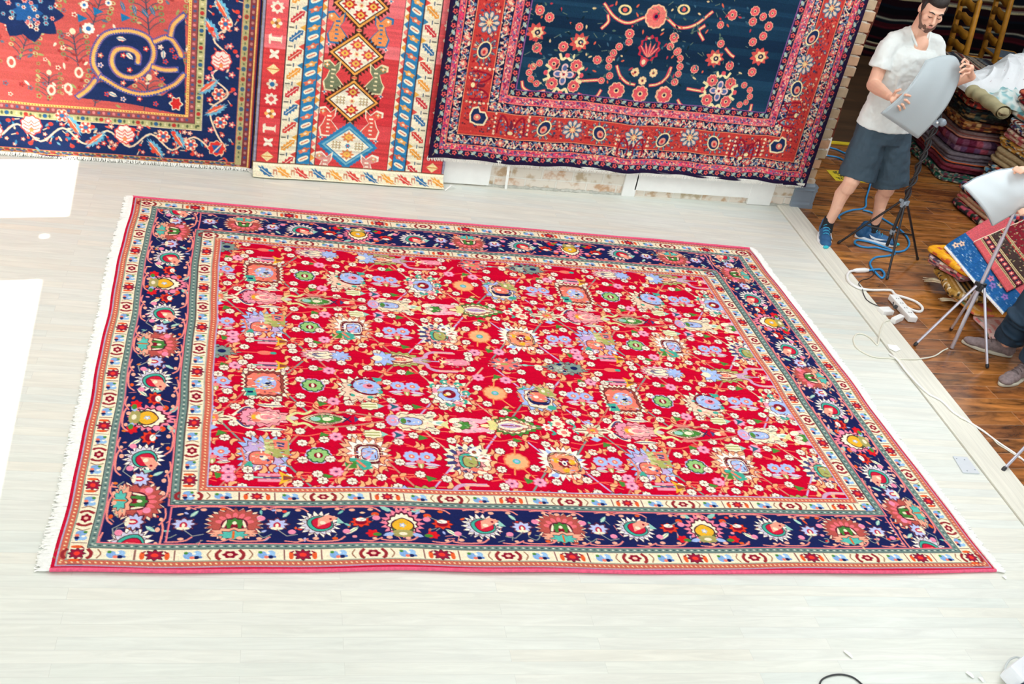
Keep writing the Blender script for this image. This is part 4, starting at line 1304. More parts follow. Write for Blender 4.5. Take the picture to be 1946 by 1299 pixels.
mb = MB()
mb.prism([(-2.2, -9.0), (BRD(-9.0) - 0.005, -9.0), (BRD(0.0) - 0.005, 0.0), (-2.2, 0.0)], -0.06, 0.0)
struct('floor', mb, M_PALE)
mb = MB()
mb.prism([(BRD(-9.0) + BW, -9.0), (12.0, -9.0), (12.0, 1.42), (4.3, 1.42), (4.3, 0.02), (BRD(0.0) + BW, 0.0)], -0.06, 0.0)
struct('floor', mb, M_DARK)
mb = MB()
mb.prism([(3.0, 1.42), (12.0, 1.42), (12.0, 5.0), (3.0, 5.0)], -0.06, 0.0)
struct('floor', mb, M_FARWOOD)
mb = MB()
mb.prism([(BRD(-9.0), -9.0), (BRD(-9.0) + BW, -9.0), (BRD(0.04) + BW, 0.04), (BRD(0.0), 0.0)], -0.05, 0.009)
struct('trim_1', mb, M_THRESH)
# yellow strip where the two floors of the far room meet
mb = MB()
mb.box((7.6, 1.40, 0.004), (6.2, 0.05, 0.008))
struct('trim_2', mb, mat('yellow_safety_strip', (226, 200, 30), 0.6, var=0.06))

# back wall of old brick, its right-hand end left ragged, brick by brick
mb = MB()
mb.box((1.09, 0.16, 1.88), (6.58, 0.32, 3.8))
r = random.Random(3)
z = 0.0
while z < 3.76:
    e = 4.585 + r.uniform(-0.012, 0.014)
    mb.box(((4.36 + e) / 2, 0.16, z + 0.035), (e - 4.36, 0.322 + r.uniform(0, 0.008), 0.064), bev=0.006)
    mb.box(((4.36 + e - 0.03) / 2, 0.16, z + 0.0725), (e - 4.39, 0.31, 0.012))
    z += 0.078
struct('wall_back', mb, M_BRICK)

mb = MB()      # left wall with the shop's side windows, outside the picture: the sun comes in through them
for (y0, y1, z0, z1) in ((-9.0, -4.6, 0, 3.8), (-4.6, -1.74, 0, 0.55), (-4.6, -1.74, 1.99, 3.8), (-1.74, -1.33, 0, 3.8), (-1.33, -1.28, 0, 1.88), (-1.33, -1.28, 1.98, 3.8), (-1.28, -1.09, 0, 3.8), (-1.09, -0.285, 0, 0.55), (-1.09, -0.285, 2.075, 3.8), (-0.285, 0.32, 0, 3.8)):
    mb.box((-2.23, (y0 + y1) / 2, (z0 + z1) / 2), (0.06, y1 - y0, z1 - z0))
struct('wall_left', mb, M_PLASTER)
for i, (y0, y1, z1) in enumerate(((-4.6, -1.74, 1.99), (-1.09, -0.285, 2.075))):
    mb = MB()
    for yy in (y0 + 0.012, y1 - 0.012):
        mb.box((-2.19, yy, (0.55 + z1) / 2), (0.02, 0.024, z1 - 0.55))
    mb.box((-2.19, (y0 + y1) / 2, 0.56), (0.02, y1 - y0, 0.024))
    struct('window_%d' % (i + 1), mb, M_WHITE)

mb = MB(); mb.box((7.5, 5.05, 1.65), (9.4, 0.1, 3.7)); struct('wall_far', mb, mat('dim_plaster', (92, 84, 78), 0.9))
mb = MB(); mb.box((12.05, -2.0, 1.65), (0.1, 14.0, 3.7)); struct('wall_right', mb, mat('right_plaster', (150, 140, 130), 0.9))
mb = MB(); mb.box((3.0, 2.7, 1.65), (0.1, 4.7, 3.7)); struct('wall_inner', mb, mat('inner_plaster', (110, 100, 92), 0.9))
mb = MB(); mb.box((4.9, -2.0, 3.8), (14.4, 14.0, 0.08)); struct('ceiling', mb, M_CEIL)

# skirting pieces under the dark hanging carpet
mb = MB()
mb.box((1.93, -0.011, 0.105), (0.33, 0.018, 0.19), bev=0.003)
struct('baseboard_back', mb, M_WHITE)
mb = MB()
mb.box((3.125, -0.012, 0.115), (0.10, 0.02, 0.23), bev=0.003)
mb.box((3.62, -0.012, 0.145), (0.92, 0.02, 0.19), bev=0.003)
struct('baseboard_back', mb, M_WHITE)
mb = MB()
mb.box((4.165, -0.016, 0.10), (0.19, 0.022, 0.195), bev=0.003)
struct('baseboard_back', mb, M_WHITE)
# grey plinth block that wraps the corner
mb = MB()
prof = [(0.0, 0.0), (0.030, 0.0), (0.028, 0.03), (0.020, 0.045), (0.022, 0.06), (0.020, 0.13), (0.030, 0.145), (0.022, 0.155), (0.028, 0.175), (0.012, 0.19), (0.0, 0.19)]
Mx = Matrix(((0, 0, 1, 0), (-1, 0, 0, 0), (0, 1, 0, 0), (0, 0, 0, 1)))
mb.prism(prof, 4.435, 4.60, Mx)
Mx2 = Matrix(((1, 0, 0, 4.59), (0, 0, 1, 0), (0, 1, 0, 0), (0, 0, 0, 1)))
mb.prism(prof, -0.028, 0.30, Mx2)
struct('trim_3', mb, M_GREYP)
# rough cement at the foot of the bricks
mb = MB()
r = random.Random(8)
for (a, b_) in ((2.1, 3.07), (4.27, 4.43)):
    x = a
    while x < b_:
        mb.ell((x, -0.004, 0.004), (0.03, r.uniform(0.010, 0.02), r.uniform(0.006, 0.016)), n=8, k=5)
        x += 0.03
struct('trim_4', mb, mat('rough_cement', (190, 190, 180), 0.95, var=0.2, vscale=40, bump=0.5))
# ------------------------------------------------------------------ carpets hanging on the brick wall


def mapper(X0, ZT, Y):
    """photo position on the hanging carpet -> centimetres from its upper left corner"""
    def f(x, y):
        p = wl(x, y, Y)
        return ((p.x - X0) * 100, (ZT - p.z) * 100)
    return f


def drape(seed, amp=0.010):
    def f(U, Vv):
        return wob(U + 0.15 * Vv, seed, amp, 3.2) + wob(Vv, seed + 1, amp * 0.35, 2.2)
    return f


def hang(name, arr, X0, X1, Z0, Z1, y, dr, skew=0.0, bot=None, m=None):
    h, w = arr.shape[:2]
    U, Vv = np.meshgrid(np.linspace(0, 1, w), np.linspace(0, 1, h))
    X = X0 + (X1 - X0) * U + skew * Vv
    Z = Z1 + (Z0 - Z1) * Vv
    if bot is not None:
        Z = Z + bot(U) * Vv ** 4
    Y = y - np.abs(dr(X, Z)) - 0.002
    return cloth_grid(name, arr, X, Y, Z, (0, 1, 0), 0.008, m)


def fringe_down(parent, X0, X1, zf, yf, ln, seed, name='fringe', col=(246, 244, 236), step=0.005, lean=(0, -0.3)):
    mb = MB()
    r = random.Random(seed)
    x = X0
    while x < X1:
        l_ = ln * r.uniform(0.75, 1.1)
        z, y = zf(x), yf(x)
        pts = [(x, y, z + 0.004), (x + r.uniform(-.004, .004), y + lean[1] * l_ * 0.4, z - l_ * 0.5), (x + r.uniform(-.008, .008), y + lean[1] * l_, z - l_)]
        mb.tube(pts, [0.0026, 0.003, 0.0016], n=4)
        x += step
    return mb.build(name, mat(parent.name + '_fringe_yarn', col, 0.9, var=0.05), parent)


def weave_rose():
    Wc, Hc = 194.0, 232.0
    X0, ZT = -1.42, 2.32
    kp = mapper(X0, ZT, -0.02)
    rose = (196, 88, 84)
    K = Knots(Wc, Hc, 0.4, rose)
    nav = (32, 48, 92)
    # soft rows of little branching shrubs over the rose ground
    r = random.Random(21)

    def sprig(u, v, s, a):
        K.push(u, v, a, s, s)
        K.line([(0, 10), (0, -10)], 0.7, (70, 70, 90))
        for i in range(5):
            for q in (-1, 1):
                K.curve([(0, 8 - i * 3.6), (q * 3.2, 5 - i * 3.6), (q * 6.4, 3.4 - i * 3.4)], 0.5, (74, 84, 96), 3)
                K.ell(q * 7.2, 2.6 - i * 3.4, 1.5, 1.2, r.choice([(150, 150, 90), (196, 180, 130), (120, 130, 90)]), 0)
                K.ell(q * 7.2, 2.6 - i * 3.4, 0.6, 0.5, (190, 60, 60))
        K.ell(0, -11, 1.7, 2.0, (236, 214, 180))
        K.pop()
    for i in range(4):
        for j in range(8):
            sprig(64 + i * 27 + (j % 2) * 12, 20 + j * 24, r.uniform(0.8, 1.1), r.uniform(-0.3, 0.3))
    for _ in range(430):
        u, v = r.uniform(40, 154), r.uniform(5, 196)
        c = r.choice([(150, 156, 96), (196, 180, 130), (90, 110, 130), (236, 214, 190), (150, 60, 60)])
        if r.random() < 0.5:
            K.leaf(u, v, r.uniform(2.4, 4.6), 1.5, r.uniform(0, 6.28), c)
        else:
            K.flower(u, v, r.uniform(1.0, 1.9), 5, c, (180, 50, 50))
    # things read off the photograph
    for (x, y, rr) in ((168, 57, 3.6), (206, 8, 2.0), (160, 12, 2.4)):
        u, v = kp(x, y)
        K.flower(u, v, rr, 9, (248, 232, 214), (60, 110, 170))
    for (x, y) in ((156, 37), (186, 24), (238, 36)):
        u, v = kp(x, y)
        K.poly([(u - 2.6, v - 2.4), (u + 3, v), (u - 2, v + 2.6)], (36, 110, 160))
    for (x, y, a) in ((229, 4, 1.2), (268, 17, 0.9), (284, 12, 1.1), (252, 10, 1.3)):
        u, v = kp(x, y)
        K.leaf(u, v, 7, 2.0, a, (40, 120, 160), (230, 120, 90))
    for (x, y) in ((150, 140), (98, 173), (130, 170), (22, 120)):
        u, v = kp(x, y)
        K.blob(u, v, 2.4, 3.4, (240, 214, 190), 0); K.ell(u, v, 1.2, 1.9, (196, 90, 80))
    # navy cluster at the middle (upper left of what shows)
    u, v = kp(52, 25)
    K.blob(u, v, 17, 15, nav, 9, 0.14)
    K.blob(u, v, 7, 6, (40, 90, 150), 8, 0.2)
    for i in range(34):
        a, q = r.uniform(0, 6.28), r.uniform(3, 15)
        K.flower(u + math.cos(a) * q, v + math.sin(a) * q * 0.9, r.uniform(1.0, 1.7), 6, r.choice([(232, 150, 140), (236, 214, 190), (120, 170, 190)]), (170, 50, 60))
    # the great scroll and the corner field, blue ground with an orange toothed rim
    hook_rim = (246, 178, 100)
    blue = (60, 90, 160)

    def pk(pts):
        return [kp(a / 3.248, b_ / 3.248) for a, b_ in pts]

    def rim(pts, closed=False):
        q = pk(pts)
        if closed:
            q = q + [q[0]]
        K.curve(q, 3.8, (96, 84, 150), 5)
        K.curve(q, 2.9, blue, 5)
        K.curve(q, 1.5, hook_rim, 5)
        sm = smooth_path([(a, b_, 0) for a, b_ in q], 9)
        for i in range(0, len(sm) - 1):                      # saw teeth along the rim
            a = (sm[i + 1] - sm[i]).normalized() if (sm[i + 1] - sm[i]).length else Vector((1, 0, 0))
            n_ = Vector((-a.y, a.x, 0))
            for s_ in (-1, 1):
                p_ = sm[i] + n_ * (0.7 * s_)
                K.poly([(p_.x - a.x * 0.4, p_.y - a.y * 0.4), (p_.x + a.x * 0.4, p_.y + a.y * 0.4), (p_.x + n_.x * 1.0 * s_, p_.y + n_.y * 1.0 * s_)], hook_rim if s_ > 0 else (214, 120, 90))
    K.poly(pk([(470, 610), (560, 520), (600, 520), (690, 500), (800, 580), (1000, 600), (1140, 500), (1140, 720), (800, 650)]), nav)
    K.poly(pk([(570, 420), (560, 310), (640, 210), (830, 190), (940, 270), (960, 380), (900, 480), (760, 560), (640, 500)]), nav)
    K.poly(pk([(950, 260), (1040, 240), (1110, 310), (1140, 420), (1140, 620), (960, 480), (930, 400)]), nav)
    K.poly(pk([(1050, 230), (1060, 160), (1140, 90), (1145, 330), (1100, 290)]), nav)
    rim([(480, 605), (540, 560), (590, 500)])
    rim([(620, 480), (575, 400), (590, 300), (660, 215), (800, 200), (910, 240), (950, 330), (920, 420), (840, 485), (740, 470), (690, 400), (710, 320), (790, 310), (850, 345), (850, 400)])
    rim([(620, 480), (760, 560), (900, 590), (1060, 540), (1135, 470)])
    rim([(950, 265), (1040, 240), (1100, 310), (1120, 360)])
    rim([(1050, 230), (1070, 160), (1135, 100)])
    rim([(940, 420), (1010, 440), (1090, 440)])
    for (a, b_) in ((750, 250), (900, 310), (620, 350), (620, 410), (760, 350), (800, 440), (880, 500), (960, 460), (1000, 500), (1060, 320), (1080, 360), (1020, 390), (990, 300), (760, 620), (860, 620), (960, 650), (1050, 600), (660, 590), (760, 520), (840, 500)):
        u, v = pk([(a, b_)])[0]
        K.flower(u, v, 1.8, 5, r.choice([(236, 120, 100), (240, 200, 190), (220, 70, 70)]), r.choice([(250, 220, 180), (60, 90, 150)]))
    for (a, b_, an) in ((800, 345, 0.8), (740, 255, 0.1), (690, 590, 0.4), (1030, 330, 1.6)):
        u, v = pk([(a, b_)])[0]
        K.leaf(u - 2, v - 1, 5.5, 2.8, an, (240, 210, 190), (50, 140, 170))
    u, v = pk([(1085, 650)])[0]
    K.blob(u, v, 3.6, 4.2, (240, 220, 190), 6, 0.2); K.blob(u, v, 2.8, 3.4, (214, 50, 50), 6, 0.2)
    # ---- borders: right and bottom as in the photograph, left and top to match
    fl_ = Hc - 34.0

    def frame(d, wd, col, db=None, wb=None):
        db = d if db is None else db
        wb = wd if wb is None else wb
        K.rect(d, 0, d + wd, Hc - db, col); K.rect(Wc - d - wd, 0, Wc - d, Hc - db, col); K.rect(d, Hc - db - wb, Wc - d, Hc - db, col)

    def beads(d, wd, col, step, rx, ry, db=None, wb=None, alt=None):
        db = d if db is None else db
        wb = wd if wb is None else wb
        n = int((Hc - db) / step)
        for i in range(n):
            c_ = col if alt is None or i % 2 else alt
            K.ell(d + wd / 2, i * step, rx, ry, c_, 0, 8); K.ell(Wc - d - wd / 2, i * step, rx, ry, c_, 0, 8)
        for i in range(int((Wc - 2 * d) / step)):
            c_ = col if alt is None or i % 2 else alt
            K.ell(d + i * step, Hc - db - wb / 2, ry, rx, c_, 0, 8)
    frame(0, 1.2, (40, 36, 80), 0, 0.8)
    frame(1.2, 1.0, (160, 60, 60), 0.8, 0.4)
    frame(2.2, 0.9, (236, 190, 110), 1.2, 0.5)
    frame(3.1, 3.6, (130, 60, 66), 1.6, 1.2); beads(3.1, 3.6, (190, 130, 120), 3.2, 0.9, 1.1, 1.6, 1.2, (70, 80, 130))
    frame(6.7, 3.8, (180, 170, 120), 2.6, 1.2); beads(6.7, 3.8, (190, 60, 56), 6.4, 1.3, 1.5, 2.6, 1.2, (60, 100, 140)); beads(6.7, 3.8, (90, 100, 70), 3.2, 0.5, 0.8, 2.6, 1.2)
    frame(10.5, 0.5, (230, 120, 90), 3.6, 0.4)
    frame(11.0, 20.6, nav, 4.0, 20.0)
    frame(31.4, 0.5, (236, 214, 180), 23.6, 0.4)
    frame(31.8, 3.9, (186, 180, 128), 24.0, 3.8)
    beads(31.8, 3.9, (90, 100, 70), 2.6, 1.1, 0.7, 24.0, 3.8, (214, 206, 160)); beads(31.8, 3.9, (190, 60, 56), 10.4, 1.3, 1.3, 24.0, 3.8, (50, 96, 140))
    frame(35.6, 0.5, (90, 60, 60), 27.8, 0.5)
    frame(36.0, 3.6, (150, 76, 78), 28.2, 3.6); beads(36.0, 3.6, (214, 130, 130), 2.8, 1.0, 0.9, 28.2, 3.6, (80, 90, 130))
    frame(39.6, 1.5, (240, 196, 110), 31.8, 1.4); beads(39.6, 1.5, (190, 80, 60), 1.6, 0.35, 0.4, 31.8, 1.4)

    # small blossoms, buds and leaf sprigs crowding the navy border
    r2 = random.Random(91)
    for i in range(330):
        if i % 2:
            u, v = (Wc - r2.uniform(12.5, 30) if i % 4 == 1 else r2.uniform(12.5, 30)), r2.uniform(0, Hc - 6)
        else:
            u, v = r2.uniform(12, Wc - 12), Hc - r2.uniform(5.5, 22.5)
        k = r2.random()
        if k < 0.35:
            K.flower(u, v, r2.uniform(1.1, 1.9), 5, r2.choice([(226, 90, 84), (236, 130, 120), (226, 170, 150)]), (246, 220, 190), (120, 30, 50), 0.4)
        elif k < 0.75:
            K.leaf(u, v, r2.uniform(2.2, 4.2), 1.3, r2.uniform(0, 6.28), r2.choice([(236, 204, 170), (60, 130, 170), (226, 96, 80), (110, 160, 180)]))
        else:
            a = r2.uniform(0, 6.28)
            K.line([(u, v), (u + 3.4 * math.cos(a), v + 3.4 * math.sin(a))], 0.55, (240, 210, 176)); K.ell(u, v, 0.8, 0.8, (220, 70, 60))
    # blossoms in the navy border
    def lotus(u, v, a, s=1.0):
        K.push(u, v, a, s, s)
        K.blob(0, 0, 6.0, 6.2, (226, 70, 70), 9, 0.08)
        K.blob(0, 0, 5.3, 5.5, (244, 226, 214), 9, 0.08)
        for i in range(4):
            K.curve([(-4.4, -3 + i * 2.2), (-1.5, -1.2 + i * 2.0), (0, -3 + i * 2.2)], 0.5, (230, 90, 80), 3); K.curve([(4.4, -3 + i * 2.2), (1.5, -1.2 + i * 2.0), (0, -3 + i * 2.2)], 0.5, (230, 90, 80), 3)
        K.ell(0, 3.2, 1.2, 1.2, (246, 150, 90))
        K.pop()

    def star(u, v):
        K.flower(u, v, 3.8, 6, (232, 92, 80), (60, 110, 160), (250, 210, 170), 0.36)
        for i in range(6):
            K.ell(u + 2.4 * math.cos(i * 1.047 + .5), v + 2.4 * math.sin(i * 1.047 + .5), 0.7, 0.7, (250, 236, 214))

    def feather(u, v, a):
        K.push(u, v, a)
        K.blob(0, 0, 7, 2.7, (110, 180, 210), 14, 0.2, 1.6); K.blob(0.3, 0.7, 5.6, 1.5, (232, 96, 70), 8, 0.2, 1.6); K.line([(-5, 0), (5, 0)], 0.5, (240, 220, 190))
        K.pop()

    def vine(pts):
        K.curve(pts, 1.1, (244, 214, 180), 5)
    vx = Wc - 21.2
    vine([(vx + (4.5 if i % 2 else -5.5), i * 11.0 - 4) for i in range(19)] + [(vx - 2, 208), (vx + 4, 218)])
    vine([(Wc - vx - (4.5 if i % 2 else -5.5), i * 11.0 - 4) for i in range(20)])
    vy = Hc - 14.0
    vine([(i * 12.5 + 8, vy + (4.5 if i % 2 else -5)) for i in range(14)])
    marks = dict(lotus=[(420, 118)], star=[(428, 48), (415, 182), (418, 236)], feather=[(422, 18, 1.0), (402, 58, 1.0), (396, 168, 2.4), (410, 212, 2.6)])
    for (x, y) in marks['lotus']:
        u, v = kp(x, y); lotus(u, v, 0)
    for (x, y) in marks['star']:
        u, v = kp(x, y); star(u, v)
    for (x, y, a) in marks['feather']:
        u, v = kp(x, y); feather(u, v, a)
    u, v = kp(411, 285); K.blob(u, v, 5.4, 5.0, (250, 200, 160), 8, 0.12); K.blob(u, v, 4.8, 4.4, (226, 60, 56), 8, 0.12); K.poly([(u - 3, v - 2), (u + 3, v - 2), (u + 1, v + 3), (u - 1, v + 3)], (46, 96, 160)); K.line([(u - 2, v + 3), (u + 3, v - 3)], 0.8, (250, 220, 190))
    for (x, y) in ((237, 258), (60, 240)):
        u, v = kp(x, y); lotus(u, v, 0, 1.0)
    for (x, y) in ((163, 245), (310, 262), (362, 278), (118, 222)):
        u, v = kp(x, y); star(u, v)
    for (x, y, a) in ((338, 266, 1.0), (182, 268, 2.4), (295, 285, 0.9), (140, 240, 1.0)):
        u, v = kp(x, y); feather(u, v, a)
    for (x, y) in ((205, 233), (265, 245), (437, 90), (440, 145), (395, 150), (240, 60), (430, 225), (440, 240), (400, 250)):
        u, v = kp(x, y)
        if u > 150 or v > 200:
            K.flower(u, v, 2.2, 5, (232, 110, 110), (250, 220, 190))
    for i in range(16):
        v = i * 12.0
        for q in (0, 1):
            u = (Wc - 21 + (7 if i % 2 else -7)) if q else (21 - (7 if i % 2 else -7))
            K.ell(u, v, 1.5, 1.3, (226, 70, 60)); K.ell(u + 1.4, v + 2.6, 1.0, 1.0, (236, 130, 140))
        if i > 4:
            continue
        for q in (0, 1):
            star(Wc - 21 if q else 21, v * 2 + 8)
    for i in range(5):
        lotus(21, 20 + 44 * i, 0); star(21, 42 + 44 * i); feather(24, 31 + 44 * i, 1.1)
    for i in range(2):
        lotus(Wc - 21, 18 + 44 * i, 0); feather(Wc - 18, 31 + 44 * i, 1.1)
    for i in range(12):
        u = 30 + i * 11.6
        K.ell(u, vy + (6.4 if i % 2 else -7), 1.4, 1.2, (226, 70, 60))
    lotus(44, vy, 0)
    return K.finish(6, 5, 5), X0, ZT


def build_rose():
    arr, X0, ZT = weave_rose()
    dr = drape(31, 0.006)
    o = hang('rose_carpet', arr, X0, X0 + 1.94, 0.012, ZT, -0.012, dr)
    tag(o, 'rose-red carpet with a spiral scroll and navy border, hanging left of the coral runner', 'carpet')
    fringe_down(o, X0, X0 + 1.94, lambda x: 0.018, lambda x: -0.02, 0.016, 5, lean=(0, -0.9))
    # loose white warp ends on the floor at the lower right corner
    mb = MB()
    r = random.Random(4)
    for i in range(26):
        a = Vector((0.50 + r.uniform(0, 0.03), -0.02, 0.012))
        mb.tube([a, a + Vector((r.uniform(0, .03), -0.03, -0.007)), a + Vector((r.uniform(0.02, .07), r.uniform(-0.07, -0.03), -0.009))], [0.002, 0.0025, 0.001], n=4)
    mb.build('loose_warp', bpy.data.materials['rose_carpet_fringe_yarn'], o)
    return o


def weave_runner():
    Wc, Hc = 122.0, 232.0
    X0, ZT = 0.545, 2.32
    kp0 = mapper(X0, ZT, -0.03)

    def kp(x, y):
        u, v = kp0(x, y)
        t = min(1, max(0, v / Hc))
        return u + (1 - t) * 6.0 - 0.5, v
    red = (222, 84, 84)
    K = Knots(Wc, Hc, 0.36, red)
    cream, blue = (240, 230, 200), (52, 130, 180)
    rr = random.Random(12)
    # abrash: the ground changes from brick red to pink in wide bands
    v = 0
    while v < Hc:
        d = rr.uniform(7, 22)
        K.rect(0, v, Wc, v + d, rr.choice([(214, 70, 72), (226, 92, 96), (236, 120, 124), (222, 80, 84), (206, 60, 66)]))
        v += d
    cx = 61.0
    # central field of toothed diamonds on a pole

    def tri_teeth(h, s, col):
        n = 9
        for q in (-1, 1):
            for p in (-1, 1):
                for i in range(n):
                    t = (i + 0.5) / n
                    x, y = q * s * t, p * h * (1 - t)
                    K.poly([(x - q * 1.0, y + p * 0.8), (x + q * 1.0, y - p * 0.8), (x + q * 1.7, y + p * 2.0)], col)

    def diamond(u, v, kind):
        K.push(u, v)
        rimc = [(60, 40, 40), (60, 40, 40), (60, 40, 40), blue][kind]
        if kind == 3:
            K.poly([(-19, 0), (0, -16), (19, 0), (0, 16)], blue)
        tri_teeth(13.6, 16.6, (70, 46, 40) if kind < 3 else blue)
        K.poly([(-16.4, 0), (0, -13.4), (16.4, 0), (0, 13.4)], (240, 170, 80) if kind < 3 else (120, 180, 200))
        K.poly([(-14.6, 0), (0, -11.8), (14.6, 0), (0, 11.8)], rimc)
        K.poly([(-13.6, 0), (0, -11.0), (13.6, 0), (0, 11.0)], (246, 238, 214))
        c2 = [(200, 50, 50), (214, 80, 80), (200, 60, 60), (230, 140, 90)][kind]
        for (a, b_) in ((0, -5.8), (0, 5.8), (-7.2, 0), (7.2, 0)):
            if kind >= 2 and a:
                for i in range(3):
                    for j in range(3):
                        K.flower(a + (i - 1) * 2.0, b_ + (j - 1) * 1.8, 0.9, 4, (120, 90, 50), (240, 220, 160))
                continue
            K.blob(a, b_, 3.9, 3.1, c2, 8, 0.24, 1.6); K.blob(a, b_, 2.4, 2.0, (240, 190, 90), 0, 0, 1.3); K.ell(a, b_, 0.8, 0.7, c2)
        K.flower(0, 0, 1.7, 6, (240, 210, 150) if kind < 3 else blue, (210, 90, 80))
        K.pop()

    def bird(u, v, s, c1, c2):
        K.push(u, v, 0, s, 1)
        q = [(-4, -9), (-1, -6), (2, -9), (5.6, -8), (5.6, -5), (1.6, -3.4), (3, 1), (4.6, 3.6), (3.4, 8.4), (-3, 8.6), (-6, 4.6), (-3.6, 1.4), (-1.6, -1), (-3.6, -4)]
        K.poly([(a * 1.22, b_ * 1.14) for a, b_ in q], c1); K.poly(q, c2)
        for i in range(5):
            K.rect(-1.8 + (0.5 * i % 1.2), -4.6 + i * 2.6, 0.8, -3.6 + i * 2.6, c1)
        K.pop()
    dia = [(679, 9, 0), (679, 91, 1), (674, 183, 2), (669, 275, 3)]
    dd = [kp(x, y) for x, y, k in dia]
    step = (dd[3][1] - dd[0][1]) / 3
    cxs = sum(d[0] for d in dd) / 4
    K.push(0, 0)
    for k in range(-6, 5):
        v = dd[0][1] + k * step
        for q in range(int(step / 1.7)):
            K.rect(cxs - 2.4, v + q * 1.7, cxs + 2.4, v + q * 1.7 + 0.9, (240, 190, 110) if k != 3 else blue)
        K.rect(cxs - 2.6, v, cxs - 1.8, v + step, (70, 50, 40)); K.rect(cxs + 1.8, v, cxs + 2.6, v + step, (70, 50, 40))
    for k in range(-6, 4):
        diamond(cxs, dd[0][1] + k * step, max(0, k) % 4)
        col = [((50, 120, 170), (240, 150, 90)), ((240, 226, 180), (120, 130, 100)), ((246, 236, 210), (226, 90, 80)), ((246, 240, 220), (220, 150, 140))][k % 4]
        for s in (-1, 1):
            bird(cxs + s * 13.6, dd[0][1] + (k + 0.5) * step, s, *col)
            K.flower(cxs + s * 17.5, dd[0][1] + k * step - 4.5, 1.6, 4, (240, 220, 200), (60, 130, 180))
            K.flower(cxs + s * 17.2, dd[0][1] + k * step + 8, 1.8, 4, (240, 170, 100), (246, 240, 220))
    K.pop()
    # side stripes, outermost first
    r_w, c_w, b_w, z_w = 12.5, 11.0, 8.8, 3.2
    for s in (0, 1):
        K.push(Wc if s else 0, 0, 0, -1 if s else 1, 1)
        K.rect(0, 0, 2.2, Hc, (150, 150, 170)); K.rect(1.6, 0, 2.2, Hc, (120, 60, 60))
        x = 2.2
        i = 0
        v = 3.0
        while v < Hc:
            k = i % 6
            u = x + r_w / 2
            if k == 0:
                K.flower(u, v, 3.6, 6, (244, 228, 200), (60, 120, 170), None, 0.42)
            elif k == 1:
                K.blob(u, v, 3.6, 3.4, (244, 232, 210), 8, 0.2, 2.4); K.blob(u, v, 1.8, 1.8, (220, 90, 90), 0, 0, 1.4)
            elif k == 2:
                for a in range(6):
                    K.ell(u + 2.3 * math.cos(a * 1.047), v + 2.0 * math.sin(a * 1.047), 1.2, 1.2, (240, 180, 100) if a % 2 else (246, 236, 216))
                K.ell(u, v, 1, 1, (150, 100, 60))
            elif k == 3:
                K.poly([(u - 4, v - 2), (u - 2.4, v - 3), (u - 2, v - 1), (u + 3, v - 1), (u + 4, v - 3), (u + 4, v + 3), (u + 3, v + 1.4), (u - 2.4, v + 1.4), (u - 2.6, v + 3.4), (u - 3.6, v + 3.4)], (246, 232, 206))
            elif k == 4:
                for a in range(4):
                    K.leaf(u, v, 4, 2.2, a * PI / 2 + PI / 4, (246, 236, 216))
            else:
                K.poly([(u - 4, v), (u, v - 3.4), (u + 4, v), (u, v + 3.4)], (244, 220, 160)); K.line([(u - 4, v), (u + 4, v)], 0.5, (210, 120, 60))
            v += 9.4
            i += 1
        x += r_w
        K.rect(x, 0, x + 0.7, Hc, (80, 60, 60)); K.rect(x + 0.7, 0, x + c_w, Hc, cream)
        v, i = 2.0, 0
        while v < Hc:
            col = [(54, 110, 160), (214, 70, 64), (236, 160, 70), (206, 60, 70)][i % 4]
            K.push(x + c_w / 2 + 0.4, v, -0.7)
            K.poly([(-5.4, 0), (-3.6, -1.8), (-3, -0.9), (-1.6, -2.2), (-1, -1), (0.8, -2.3), (1.2, -1.1), (3, -2.0), (5.4, 0), (3, 2.0), (2.4, 1.0), (0.8, 2.3), (0.2, 1.1), (-1.6, 2.2), (-2, 1), (-3.8, 1.9)], col)
            K.line([(-4, 0), (4, 0)], 0.45, cream)
            K.pop()
            K.line([(x + 1.6, v + 6.6), (x + 4, v + 6.6)], 0.8, (110, 110, 100)); K.poly([(x + c_w, v + 4.4), (x + c_w - 3.2, v + 6.4), (x + c_w, v + 8.4)], [(220, 80, 70), (60, 130, 170), (240, 180, 80)][i % 3])
            K.line([(x + 5.4, v + 5.4), (x + 5.4, v + 7.4)], 0.7, (90, 110, 130))
            v += 11.6
            i += 1
        x += c_w
        K.rect(x, 0, x + 0.7, Hc, (70, 50, 60)); K.rect(x + 0.7, 0, x + b_w, Hc, blue)
        v, i = 1.0, 0
        while v < Hc:
            K.push(x + 0.5 + b_w / 2, v, -0.5)
            if i % 2:
                K.blob(0, 0, 3.4, 1.5, (244, 236, 210), 0, 0, 3); K.line([(-2.2, 0), (2.2, 0)], 0.6, (220, 110, 80))
            else:
                K.blob(0, 0, 3.6, 1.5, (226, 120, 90) if i % 4 else (236, 170, 90), 5, 0.26, 2)
                K.ell(0, 0, 1.1, 0.8, (244, 220, 190))
            K.pop()
            v += 5.6
            i += 1
        x += b_w
        K.rect(x, 0, x + 0.5, Hc, (110, 60, 60)); K.rect(x + 0.5, 0, x + z_w, Hc, cream)
        v, i = 0.0, 0
        while v < Hc:
            K.poly([(x + 0.5, v), (x + z_w, v + 2.4), (x + 0.5, v + 4.8)], [(214, 70, 64), (236, 160, 70), (60, 130, 180), (240, 130, 120)][i % 4])
            v += 4.8
            i += 1
        K.rect(x + z_w, 0, x + z_w + 0.5, Hc, (110, 60, 60))
        K.pop()
    # cream end border folded on the floor
    K.rect(0, Hc - 8.5, Wc, Hc, cream)
    K.rect(0, Hc - 9, Wc, Hc - 8.5, (120, 80, 60))
